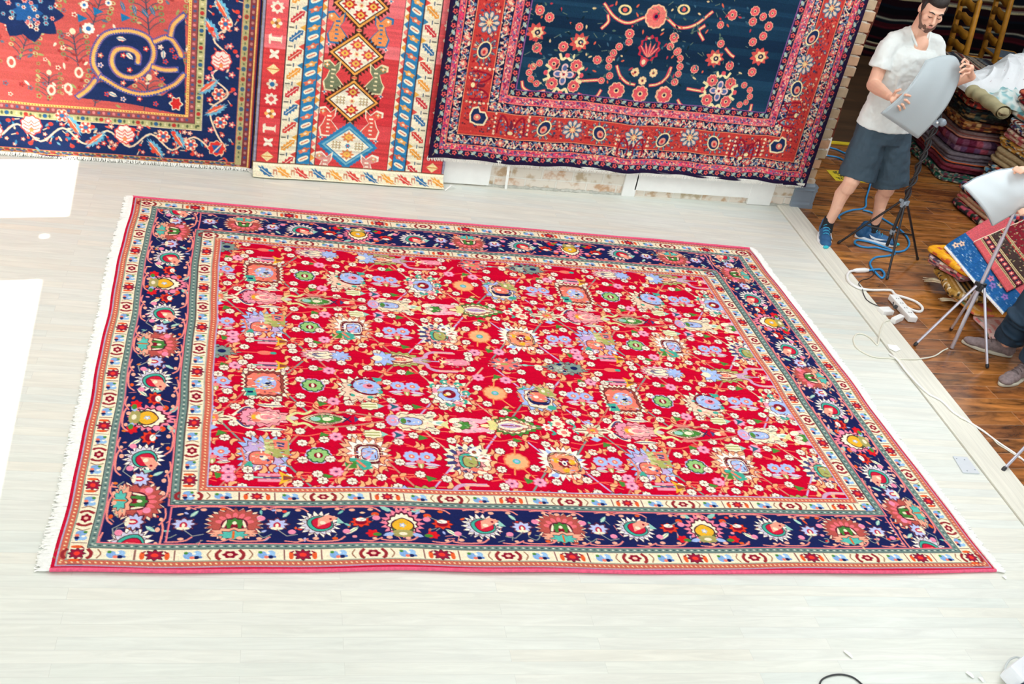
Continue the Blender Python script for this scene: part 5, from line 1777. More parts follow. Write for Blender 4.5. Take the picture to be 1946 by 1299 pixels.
    for i in range(11):
        col = [(54, 110, 160), (236, 160, 70), (214, 70, 64)][i % 3]
        u = 8 + i * 11
        K.push(u, Hc - 4.4, 0.5)
        K.blob(0, 0, 4.6, 1.6, col, 8, 0.26, 1.6); K.line([(-3, 0), (3, 0)], 0.4, cream)
        K.pop()
        K.rect(u + 4.5, Hc - 6, u + 7, Hc - 3.2, (200, 130, 100)); K.rect(u + 5.1, Hc - 5, u + 6.4, Hc - 3.2, cream)
    return K.finish(6, 7, 8), X0, ZT


def build_runner():
    arr, X0, ZT = weave_runner()
    h, w = arr.shape[:2]
    U, Vv = np.meshgrid(np.linspace(0, 1, w), np.linspace(0, 1, h))
    X = X0 - 0.02 + 1.24 * U + (1 - Vv) * (-0.05 * U)
    L_ = Vv * 2.32
    # hangs straight, then its end bends forward and lies rolled on the floor
    ang = np.clip((L_ - 2.235) / 0.085, 0, 1)
    Z = np.where(L_ < 2.235, 2.32 - L_, 0.085 - 0.075 * np.sin(ang * PI / 2) + 0.0)
    Yb = -0.030 - np.abs(wob(X, 51, 0.006, 3.6)) - 0.02 * Vv ** 3
    Y = np.where(L_ < 2.235, Yb, Yb - 0.05 * (1 - np.cos(ang * PI / 2)) - 0.02 * ang)
    Z = np.maximum(Z, 0.010)
    o = cloth_grid('tribal_runner', arr, X, Y, Z, (0, 1, 0), 0.006)
    tag(o, 'coral runner with a column of toothed cream diamonds, hanging beside the navy carpet', 'carpet')
    return o


def weave_dark():
    Wc, Hc = 287.0, 205.0
    X0, ZT = 1.632, 2.255
    kp = mapper(X0, ZT, -0.045)
    deep = (26, 54, 78)
    K = Knots(Wc, Hc, 0.35, deep)
    r = random.Random(77)
    v = 0
    while v < Hc:
        d = r.uniform(2, 8)
        K.rect(0, v, Wc, v + d, r.choice([(24, 50, 74), (28, 60, 86), (22, 44, 68), (32, 66, 92), (26, 56, 80)]))
        v += d
    navy = (30, 32, 66)
    brick = (196, 62, 58)

    def ros(u, v, R, n=9, a=(226, 92, 100), b_=(240, 200, 150)):
        K.flower(u, v, R, n, a, b_, (240, 190, 150), 0.36)
        K.ell(u, v, R * 0.18, R * 0.18, navy)

    c5 = lambda a, b_: kp(820 + a / 3.248, b_ / 3.248)
    c6 = lambda a, b_: kp(1250 + a / 3.247, b_ / 3.247)
    # curving leaves
    def sickle(f, pts, col, w1=2.2):
        q = [f(a, b_) for a, b_ in pts]
        K.curve(q, w1, col, 5)
        K.curve(q, w1 * 0.45, (240, 214, 150), 5)
    red = (216, 70, 90)
    for f, pts in ((c5, [(560, 490), (570, 530), (630, 560), (700, 550)]), (c5, [(910, 575), (960, 595), (1020, 590), (1050, 550)]), (c5, [(1080, 20), (1140, 100), (1220, 135), (1320, 100)]),
                   (c5, [(1150, 400), (1170, 460), (1210, 500), (1255, 510)]), (c5, [(1480, 420), (1450, 480), (1400, 510), (1350, 515)]), (c5, [(1100, 90), (1100, 130), (1060, 170)]),
                   (c6, [(130, 610), (150, 640), (200, 660), (265, 655)]), (c6, [(470, 665), (520, 685), (575, 680), (590, 640)]), (c6, [(70, 110), (140, 165), (240, 150), (350, 70)]),
                   (c6, [(90, 410), (70, 460), (30, 500)]), (c6, [(300, 155), (265, 185), (290, 240)]), (c6, [(430, 295), (460, 330), (480, 345)]), (c6, [(190, 540), (240, 550), (300, 560)]),
                   (c5, [(890, 490), (950, 495), (1030, 488)])):
        sickle(f, pts, red)
    for a, b_, R in ((675, 55, 3), (735, 100, 3), (820, 280, 3.2), (655, 285, 3.2), (760, 385, 4), (900, 400, 4), (745, 505, 4), (880, 525, 4), (630, 400, 2.2), (605, 435, 2.2), (670, 380, 2.2), (615, 475, 2.2),
                     (650, 505, 2.2), (1230, 200, 3), (1225, 250, 2.4), (1165, 280, 2.4), (1130, 320, 2.4), (1105, 360, 2.4), (1100, 405, 2.2), (1105, 460, 2.4), (1485, 280, 2.4), (1510, 230, 3), (1530, 310, 2.4),
                     (1540, 360, 2.2), (920, 160, 2.6), (1030, 365, 2.8), (1055, 490, 2.2), (1510, 500, 2.4), (1145, 550, 5.4), (1290, 565, 5.4), (1435, 575, 5.4)):
        u, v = c5(a, b_); ros(u, v, R)
    for a, b_, R in ((475, 90, 3.4), (615, 65, 3.2), (725, 80, 2.8), (600, 130, 2.8), (700, 160, 3), (665, 100, 2.6), (600, 255, 2.8), (665, 220, 2.8), (110, 225, 3), (85, 280, 2.4), (125, 315, 2.2), (145, 355, 2.4),
                     (145, 405, 2.4), (135, 450, 2.2), (110, 500, 2.4), (235, 420, 2.8), (345, 490, 4), (460, 510, 4), (310, 610, 4), (430, 620, 4), (545, 520, 2.2), (580, 550, 2.2), (580, 590, 2.2), (555, 625, 2.0),
                     (515, 640, 2.2), (595, 440, 3), (455, 400, 3), (400, 150, 2.4), (400, 265, 2.6), (45, 580, 5.4)):
        u, v = c6(a, b_); ros(u, v, R)
    for (f, a, b_) in ((c5, 1260, 435), (c5, 1375, 440), (c5, 1305, 485)):
        u, v = f(a, b_); ros(u, v, 2.8, 8, (240, 214, 160), (200, 90, 80))
    for (f, a, b_) in ((c5, 650, 190), (c5, 920, 255), (c6, 640, 345), (c6, 360, 355)):
        u, v = f(a, b_)
        K.blob(u, v, 6, 5.4, (210, 84, 80), 9, 0.2); K.blob(u + 0.8, v, 3.8, 3.4, (240, 206, 150), 6, 0.16); K.ell(u + 1, v, 1.9, 1.7, navy); K.ell(u + 1, v, 0.8, 0.8, (240, 210, 170))
    for (f, a, b_) in ((c5, 820, 450), (c6, 385, 555)):
        u, v = f(a, b_)
        for q in range(4):
            K.ell(u + 4.2 * math.cos(q * PI / 2), v + 4.2 * math.sin(q * PI / 2), 3.1, 2.4, (226, 190, 190), q * PI / 2)
            K.ell(u + 4.0 * math.cos(q * PI / 2), v + 4.0 * math.sin(q * PI / 2), 2.0, 1.4, (90, 110, 160), q * PI / 2)
        ros(u, v, 2.8, 6, (240, 220, 200), (226, 90, 90))
        for q in range(4):
            x, y = u + 11.5 * math.cos(q * PI / 2), v + 11.5 * math.sin(q * PI / 2)
            K.push(x, y, q * PI / 2 + PI / 2)
            K.curve([(-5, -1.4), (-3, 1.8), (0, 0.2), (3, 1.8), (5, -1.4)], 1.8, (240, 224, 170), 4); K.ell(0, -1, 1.7, 1.5, (224, 90, 100))
            K.pop()
    u, v = c5(1395, 95)
    ros(u, v, 7.2, 12, (232, 120, 110), (214, 60, 80))
    u, v = c5(1350, 290)
    K.blob(u, v, 7.5, 8.5, (190, 50, 70), 12, 0.1); K.blob(u, v, 6, 7, deep, 10, 0.1)
    for q in range(5):
        K.leaf(u, v + 6, 11, 2.0, -PI / 2 + (q - 2) * 0.36, (214, 70, 90), (240, 200, 150))
    K.ell(u - 2, v + 9, 2.6, 3.2, (214, 80, 90)); K.ell(u - 2, v + 9, 1.4, 1.8, (240, 210, 170))
    for (a, b_) in ((1205, 55), (1570, 55)):
        u, v = c5(a, b_); K.ell(u, v, 4.6, 3.4, (240, 214, 150)); K.ell(u, v, 3, 2.2, deep); K.ell(u, v, 1.6, 1.4, (230, 100, 90))
    for f, rng_, n in ((c5, (590, 1560), 150), (c6, (60, 640), 90)):
        for _ in range(n):
            a, b_ = r.uniform(*rng_), r.uniform(0, 520)
            u, v = f(a, b_)
            if r.random() < 0.6:
                K.leaf(u, v, r.uniform(2, 4), 1.3, r.uniform(0, 6.28), r.choice([(216, 100, 76), (226, 196, 144), (60, 96, 116), (190, 64, 76), (20, 40, 50), (84, 110, 96)]))
            else:
                K.line([(u, v), (u + r.uniform(-4, 4), v + r.uniform(-3, 3))], 0.4, (110, 130, 110))
    # the unseen upper part, kept in the same manner
    for _ in range(110):
        u, v = r.uniform(55, Wc - 55), r.uniform(4, 78)
        ros(u, v, r.uniform(2.2, 5), 8)

    def band(d, wd, col):
        K.rect(d, 0, d + wd, Hc - d, col); K.rect(Wc - d - wd, 0, Wc - d, Hc - d, col); K.rect(d, Hc - d - wd, Wc - d, Hc - d, col)

    def runb(d, wd, step, fn):
        """fn(K, i) worked repeatedly along a band, up both sides and along the foot"""
        i = 0
        v = Hc - d - wd / 2
        while v > 0:
            for q in (0, 1):
                K.push(d + wd / 2 if q == 0 else Wc - d - wd / 2, v, PI / 2 if q == 0 else -PI / 2); fn(K, i); K.pop()
            v -= step
            i += 1
        n = max(1, int(round((Wc - 2 * d - wd) / step)))
        st = (Wc - 2 * d - wd) / n
        for i in range(1, n):
            K.push(d + wd / 2 + i * st, Hc - d - wd / 2); fn(K, i); K.pop()

    def small(K, i):
        if i % 2:
            K.flower(0, 0, 1.7, 5, (226, 100, 96), (60, 30, 40), (150, 40, 60), 0.34)
        else:
            K.leaf(-1.9, 0.6, 4.2, 2.3, -0.6, (160, 190, 186)); K.line([(-2.6, -1.6), (2.4, 1.6)], 0.4, (200, 170, 120))

    def fuzz(cols, wd):
        def fn(K, i):
            rr = random.Random(i * 7 + int(wd * 10))
            for _ in range(8):
                a, b_ = rr.uniform(-2.2, 2.2), rr.uniform(-wd * 0.4, wd * 0.4)
                c = rr.choice(cols)
                if rr.random() < 0.5:
                    K.ell(a, b_, rr.uniform(0.5, 1.1), rr.uniform(0.4, 0.8), c, rr.uniform(0, 3), 7)
                else:
                    K.line([(a, b_), (a + rr.uniform(-1.8, 1.8), b_ + rr.uniform(-1.2, 1.2))], 0.55, c)
        return fn

    def vinef(K, i):
        rr = random.Random(i + 300)
        if i % 3 == 0:
            K.flower(0, 0, 2.6, 7, (226, 120, 110), (240, 210, 170), (150, 50, 60), 0.4)
        else:
            s = 1 if i % 2 else -1
            K.curve([(-3, s * 2.2), (-1, -s * 1.4), (1.4, s * 1.2), (3, -s * 2)], 0.8, (226, 206, 176), 3)
            K.ell(-1.6, -s * 1.8, 1.2, 0.9, (236, 220, 190)); K.ell(1.6, s * 2, 1.0, 0.9, (120, 150, 170)); K.ell(2.8, -s * .6, .8, .7, (220, 96, 90))

    band(0, 2.2, (40, 26, 56))
    band(2.2, 4.2, navy); runb(2.2, 4.2, 4.4, small)
    band(6.4, 0.5, (226, 110, 110))
    band(6.9, 3.4, (206, 66, 96)); runb(6.9, 3.4, 2.6, fuzz([(60, 60, 110), (240, 130, 120), (120, 110, 150), (236, 60, 110), (230, 190, 150)], 3.4))
    band(10.3, 0.5, (226, 130, 100))
    band(10.8, 6.6, navy); runb(10.8, 6.6, 5.6, vinef); runb(10.8, 6.6, 3.1, fuzz([(226, 206, 176), (90, 110, 150), (214, 90, 90)], 6.6))
    band(17.4, 0.5, (236, 150, 110))
    band(17.9, 16.6, brick)
    runb(17.9, 16.6, 2.2, fuzz([(80, 90, 120), (230, 180, 140), (140, 26, 44), (216, 100, 84), (50, 66, 100), (120, 30, 46), (100, 50, 60)], 15.8)); runb(17.9, 16.6, 3.7, lambda K, i: K.flower(0.6, (i % 5 - 2) * 3.0, 1.25, 5, (90, 104, 140) if i % 2 else (226, 170, 140), (236, 206, 160), (120, 24, 40), 0.4))
    band(34.5, 0.5, (236, 150, 110))
    band(35.0, 6.6, navy); runb(35.0, 6.6, 5.6, vinef); runb(35.0, 6.6, 3.1, fuzz([(226, 206, 176), (90, 110, 150), (214, 90, 90)], 6.6))
    band(41.6, 0.5, (236, 130, 110))
    band(42.1, 4.6, (214, 90, 110)); runb(42.1, 4.6, 2.6, fuzz([(60, 60, 110), (240, 150, 140), (110, 110, 150), (180, 40, 80), (236, 200, 170)], 4.6))
    band(46.7, 0.4, (236, 150, 110))
    band(47.1, 4.2, navy); runb(47.1, 4.2, 4.4, small)
    band(51.3, 0.6, (150, 90, 150))

    # the large motifs of the brick red stripe
    def oval(u, v, a):
        K.push(u, v, a)
        for i in range(11):
            K.leaf(4.4 * math.cos(i * 0.571), 5.2 * math.sin(i * 0.571), 3.6, 1.7, i * 0.571, (60, 90, 120), (226, 200, 150))
        K.ell(0, 0, 4.6, 6.0, (244, 224, 170)); K.ell(0, 0, 3.7, 5.0, (34, 50, 90)); K.ell(0.4, 1.0, 2.3, 2.9, (226, 150, 130)); K.ell(0.4, 1.2, 1.0, 1.3, (200, 50, 60))
        K.pop()

    def wheel(u, v):
        for i in range(9):
            K.push(u, v, i * 2 * PI / 9)
            K.ell(4.8, 0, 2.6, 1.8, (80, 110, 140)); K.ell(5.0, 0, 1.7, 1.1, (226, 200, 180)); K.line([(0, 0), (4, 0)], 0.6, (240, 210, 160))
            K.pop()
        K.ell(u, v, 1.4, 1.4, (240, 200, 140))

    def heart(u, v, s):
        K.push(u, v, 0.2 * s, s, 1)
        K.poly([(-6, -5), (-2.4, -7), (0, -4), (3, -4.6), (6.4, -1), (5.4, 5), (0, 6), (-4.6, 5), (-6.6, 0)], (244, 224, 180))
        K.poly([(-5, -4), (-2.4, -5.6), (-0.4, -2.8), (3, -3.4), (5.2, -0.6), (4.4, 3.8), (0, 4.8), (-3.8, 4), (-5.4, 0)], (34, 50, 90))
        K.ell(-1, 0.6, 2.4, 2.4, (224, 120, 110)); K.ell(-1, 0.4, 1.0, 1.0, (240, 214, 160))
        K.pop()

    def arcade(u, v, a):
        K.push(u, v, a)
        for s in (-1, 1):
            K.curve([(s * 2, 7), (s * 3, -1), (s * 7, -5), (s * 9, 2), (s * 9, 7)], 1.3, (150, 30, 50), 4)
            for i in range(5):
                K.ell(s * (5 + 2.4 * math.cos(i * 1.3)), -1 + i * 1.8, 0.8, 0.7, (90, 110, 150)); K.ell(s * 11.5, -6 + i * 3, 0.8, 0.9, (240, 214, 180))
        K.ell(0, 1, 1.1, 2.8, (110, 40, 60)); K.ell(0, 6, 1.8, 1.3, (240, 224, 170))
        K.pop()
    for (x, y, a) in ((1034, 240, 0.6), (1140, 251, -0.6), (1261, 264, 0.6), (1358, 269, -0.6)):
        u, v = kp(x, y); oval(u, v, a)
    for (x, y) in ((1088, 245), (1312, 260), (931, 40), (1532, 120), (1205, 256)):
        u, v = kp(x, y); wheel(u, v)
    for (x, y, a) in ((921, 92, 0.3), (1516, 166, -0.2), (1547, 69, 0.5)):
        u, v = kp(x, y); oval(u, v, a)
    u, v = kp(909, 219); heart(u, v, 1)
    u, v = kp(1479, 274); heart(u, v, -1)
    for (x, y, a) in ((972, 232, 0), (1200, 272, 0), (1413, 282, 0), (916, 160, PI / 2), (1500, 215, -PI / 2), (1425, 276, 0)):
        u, v = kp(x, y); arcade(u, v, a)
    for q in (0, 1):
        for i in range(4):
            u = 26.2 if q == 0 else Wc - 26.2
            (oval(u, 12 + i * 22, 0.3) if i % 2 == 0 else wheel(u, 12 + i * 22))
    return K.finish(7, 5, 9), X0, ZT


def build_dark():
    arr, X0, ZT = weave_dark()
    dr = drape(41, 0.012)
    o = hang('navy_carpet', arr, X0 - 0.02, X0 + 2.824, 0.205, ZT, -0.062, dr, 0.022, bot=lambda U: 0.006 * np.sin(U * 23) + 0.004 * np.sin(U * 61) - 0.010 * U * (U > 0.93) * 1.0)
    tag(o, 'midnight-blue carpet with rosettes and a brick-red border, hanging on the brick wall', 'carpet')
    fringe_down(o, X0 + 0.005, X0 + 2.835, lambda x: 0.212, lambda x: -0.066, 0.034, 15, col=(250, 248, 242), step=0.0042, lean=(0, 0.25))
    return o


def build_brown_edge():
    """carpet hung on the far side of the wall: only its edge shows past the brick corner"""
    K = Knots(120, 230, 0.6, (112, 64, 50))
    r = random.Random(6)
    for _ in range(1500):
        u, v = r.uniform(0, 120), r.uniform(0, 230)
        K.ell(u, v, r.uniform(0.5, 1.6), r.uniform(0.5, 1.3), r.choice([(70, 30, 34), (170, 110, 90), (150, 80, 70), (60, 40, 40), (190, 140, 110)]), 0, 7)
    arr = K.finish(8, 4, 2)
    h, w = arr.shape[:2]
    U, Vv = np.meshgrid(np.linspace(0, 1, w), np.linspace(0, 1, h))
    X = 3.67 + 1.20 * U + 0.012 * np.sin(Vv * 14) * U
    Z = 2.70 - 2.29 * Vv
    Y = 0.40 - 0.006 * np.sin(X * 9)
    o = cloth_grid('brown_carpet', arr, X, Y, Z, (0, 1, 0), 0.02)
    tag(o, 'brown patterned carpet on the back of the brick wall, only its edge showing', 'carpet')
    mb = MB()
    r = random.Random(9)
    for i in range(40):
        x = 4.82 + i * 0.0013
        t = i / 39
        mb.tube([(x, 0.395, 0.415), (x - 0.002, 0.38, 0.36), (4.858 + r.uniform(-.006, .006), 0.37, 0.27 + 0.1 * abs(t - 0.5) * r.random())], [0.003, 0.003, 0.0012], n=4)
    mb.build('fringe', mat('brown_fringe_yarn', (244, 242, 236), 0.9), o)
    return o


def build_far_kilim():
    """striped flatweave across the back of the far room"""
    K = Knots(440, 180, 1.0, (18, 14, 18))
    r = random.Random(17)
    v = 0.0
    while v < 180:
        k = r.random()
        if k < 0.30:
            d = r.uniform(1.2, 2.4); K.rect(0, v, 440, v + d, r.choice([(206, 196, 160), (186, 176, 136), (170, 170, 150)]))
            if r.random() < .5: K.rect(0, v + d * 0.4, 440, v + d * 0.6, (60, 52, 44))
        elif k < 0.5:
            d = r.uniform(1.5, 4); K.rect(0, v, 440, v + d, r.choice([(78, 22, 32), (60, 18, 26), (90, 34, 34), (70, 50, 34)]))
        else:
            d = r.uniform(2.5, 6.5); K.rect(0, v, 440, v + d, r.choice([(14, 14, 20), (20, 16, 22), (18, 24, 34), (30, 14, 22)]))
        v += d
    arr = K.finish(5, 3, 4)
    h, w = arr.shape[:2]
    U, Vv = np.meshgrid(np.linspace(0, 1, w), np.linspace(0, 1, h))
    X = 7.0 + 4.4 * U
    Z = 1.66 - 1.72 * Vv + 0.014 * np.sin(U * 17) + 0.01 * np.sin(U * 41 + Vv * 5)
    Y = 4.30 + 0.03 * np.sin(X * 4.0) + 0.015 * np.sin(X * 11 + 2)
    o = cloth_grid('striped_kilim', arr, X, Y, Z, (0, 1, 0), 0.01)
    return tag(o, 'dark striped flatweave hanging across the back of the far room', 'rug')
# ------------------------------------------------------------------ folded carpets, cloths and chairs in the far room


def folded(name, corner, ang, sx, sy, z0, h, k, colf, label, seed, group=None, nper=300, rnd=0.08, sag=0.006, topf=None, lean=(0, 0), ws=0):
    """a carpet folded flat: k bulging layers round the rim; colf(s, layer, t) and topf(x, y) give the woven colours"""
    r = np.random.default_rng(seed)
    # rounded rectangle, anticlockwise, starting near the given corner
    pts = []
    per = 2 * (sx + sy)
    n = nper
    for i in range(n):
        s = per * i / n
        if s < sx: p = (s, 0)
        elif s < sx + sy: p = (sx, s - sx)
        elif s < 2 * sx + sy: p = (sx - (s - sx - sy), sy)
        else: p = (0, sy - (s - 2 * sx - sy))
        cx, cy = min(max(p[0], rnd), sx - rnd), min(max(p[1], rnd), sy - rnd)
        dx, dy = p[0] - cx, p[1] - cy
        d = math.hypot(dx, dy)
        if d > rnd:
            p = (cx + dx / d * rnd, cy + dy / d * rnd)
        pts.append(p)
    pts = np.array(pts)
    cen = np.array([sx / 2, sy / 2])
    nj = k * 6
    w_edge = wob(np.linspace(0, per, n), seed, 0.010, 4.0)
    w_z = wob(np.linspace(0, 1, n), 900 + ws, sag, 12.0)
    win = np.clip(np.minimum(np.arange(n), n - np.arange(n)) / 8.0, 0, 1)
    w_z *= win; w_edge *= win
    V_, C_ = [], []
    lay = r.uniform(-0.018, 0.012, k)
    lay_w = [wob(np.linspace(0, per, n), seed + 10 + q, 0.010, 5.0) * win for q in range(k)]
    for j in range(nj + 1):
        t = j / nj
        L_ = min(k - 1, int(t * k))
        tt = t * k - L_
        bul = math.sqrt(max(0.0, 1 - (2 * tt - 1) ** 2)) * min(0.5 * h / k, 0.03)
        ins = (cen - pts); ins /= np.linalg.norm(ins, axis=1)[:, None]
        off = (min(0.5 * h / k, 0.03) - bul) - lay[L_] - lay_w[L_] - w_edge
        P_ = pts + ins * off[:, None]
        za = z0 + h * t
        z = za + w_z * min(1.0, (za / 0.30))
        if z0 < 0.01: z = np.maximum(z, 0.001)
        V_.append(np.column_stack([P_[:, 0] + lean[0] * t * h, P_[:, 1] + lean[1] * t * h, z * np.ones(n) if np.isscalar(z) else z]))
        C_.append(np.array([colf(per * i / n, L_, tt) for i in range(n)], float))
    side_rows = len(V_)
    # top: shrink the last ring towards the middle
    top0 = V_[-1]
    m = 26
    for q in range(1, m):
        f = 1 - q / m
        P_ = np.column_stack([cen[0] + (top0[:, 0] - cen[0]) * f, cen[1] + (top0[:, 1] - cen[1]) * f])
        z = z0 + h + (top0[:, 2] - z0 - h) * f - 0.006 * (1 - f)
        V_.append(np.column_stack([P_, z]))
        C_.append(np.array([(topf or (lambda x, y: colf(x, k - 1, 0.5)))(x, y) for x, y in P_], float))
    V_ = np.array(V_); C_ = np.array(C_)
    C_ += r.normal(0, 7, C_.shape[:2] + (1,))
    rows = len(V_)
    ca, sa = math.cos(ang), math.sin(ang)
    X = corner[0] + V_[..., 0] * ca - V_[..., 1] * sa
    Y = corner[1] + V_[..., 0] * sa + V_[..., 1] * ca
    P_ = np.stack([X, Y, V_[..., 2]], -1).reshape(-1, 3)
    faces = []
    for j in range(rows - 1):
        for i in range(n):
            a, b_ = j * n + i, j * n + (i + 1) % n
            faces.append((a, b_, b_ + n, a + n))
    faces.append(tuple((rows - 1) * n + i for i in range(n)))
    faces.append(tuple(range(n))[::-1])
    me = bpy.data.meshes.new(name)
    base = Vector((corner[0], corner[1], z0))
    P_ = P_ - np.array(base)
    me.from_pydata(P_.tolist(), [], faces)
    me.polygons.foreach_set('use_smooth', [True] * len(faces))
    at = me.attributes.new('knots', 'BYTE_COLOR', 'POINT')
    c4 = np.ones((len(P_), 4), np.float32)
    c4[:, :3] = np.clip(C_.reshape(-1, 3) / 255, 0, 1)
    at.data.foreach_set('color_srgb', c4.reshape(-1))
    me.materials.append(TEXTILE)
    o = bpy.data.objects.new(name, me)
    o.location = base
    COL.objects.link(o)
    return tag(o, label, 'rug', group)


def stripes_col(cols, freq, seed, along=False):
    r = random.Random(seed)
    tab = [r.choice(cols) for _ in range(400)]

    def f(s, L_, t):
        if along:
            return tab[int(s * freq + L_ * 13) % 400]
        return tab[int((t * 3.2 + L_ * 3.2 + 0.15 * math.sin(s * 5))) * 7 % 400]
    return f


def motif_col(ground, cols, seed, cell=0.028, dens=0.62):
    def f(s, L_, t):
        i, j = int(s / cell), int(t * 3)
        q = (i * 73856093 ^ (j + L_ * 7) * 19349663 ^ seed * 83492791) & 0xffff
        if (q % 100) / 100.0 < dens:
            return cols[(q // 100) % len(cols)]
        return ground
    return f


def motif_top(ground, cols, seed, cell=0.035, dens=0.55):
    def f(x, y):
        i, j = int(x / cell + 50), int(y / cell + 50)
        q = (i * 73856093 ^ j * 19349663 ^ seed * 83492791) & 0xffff
        return cols[(q // 100) % len(cols)] if (q % 100) / 100.0 < dens else ground
    return f




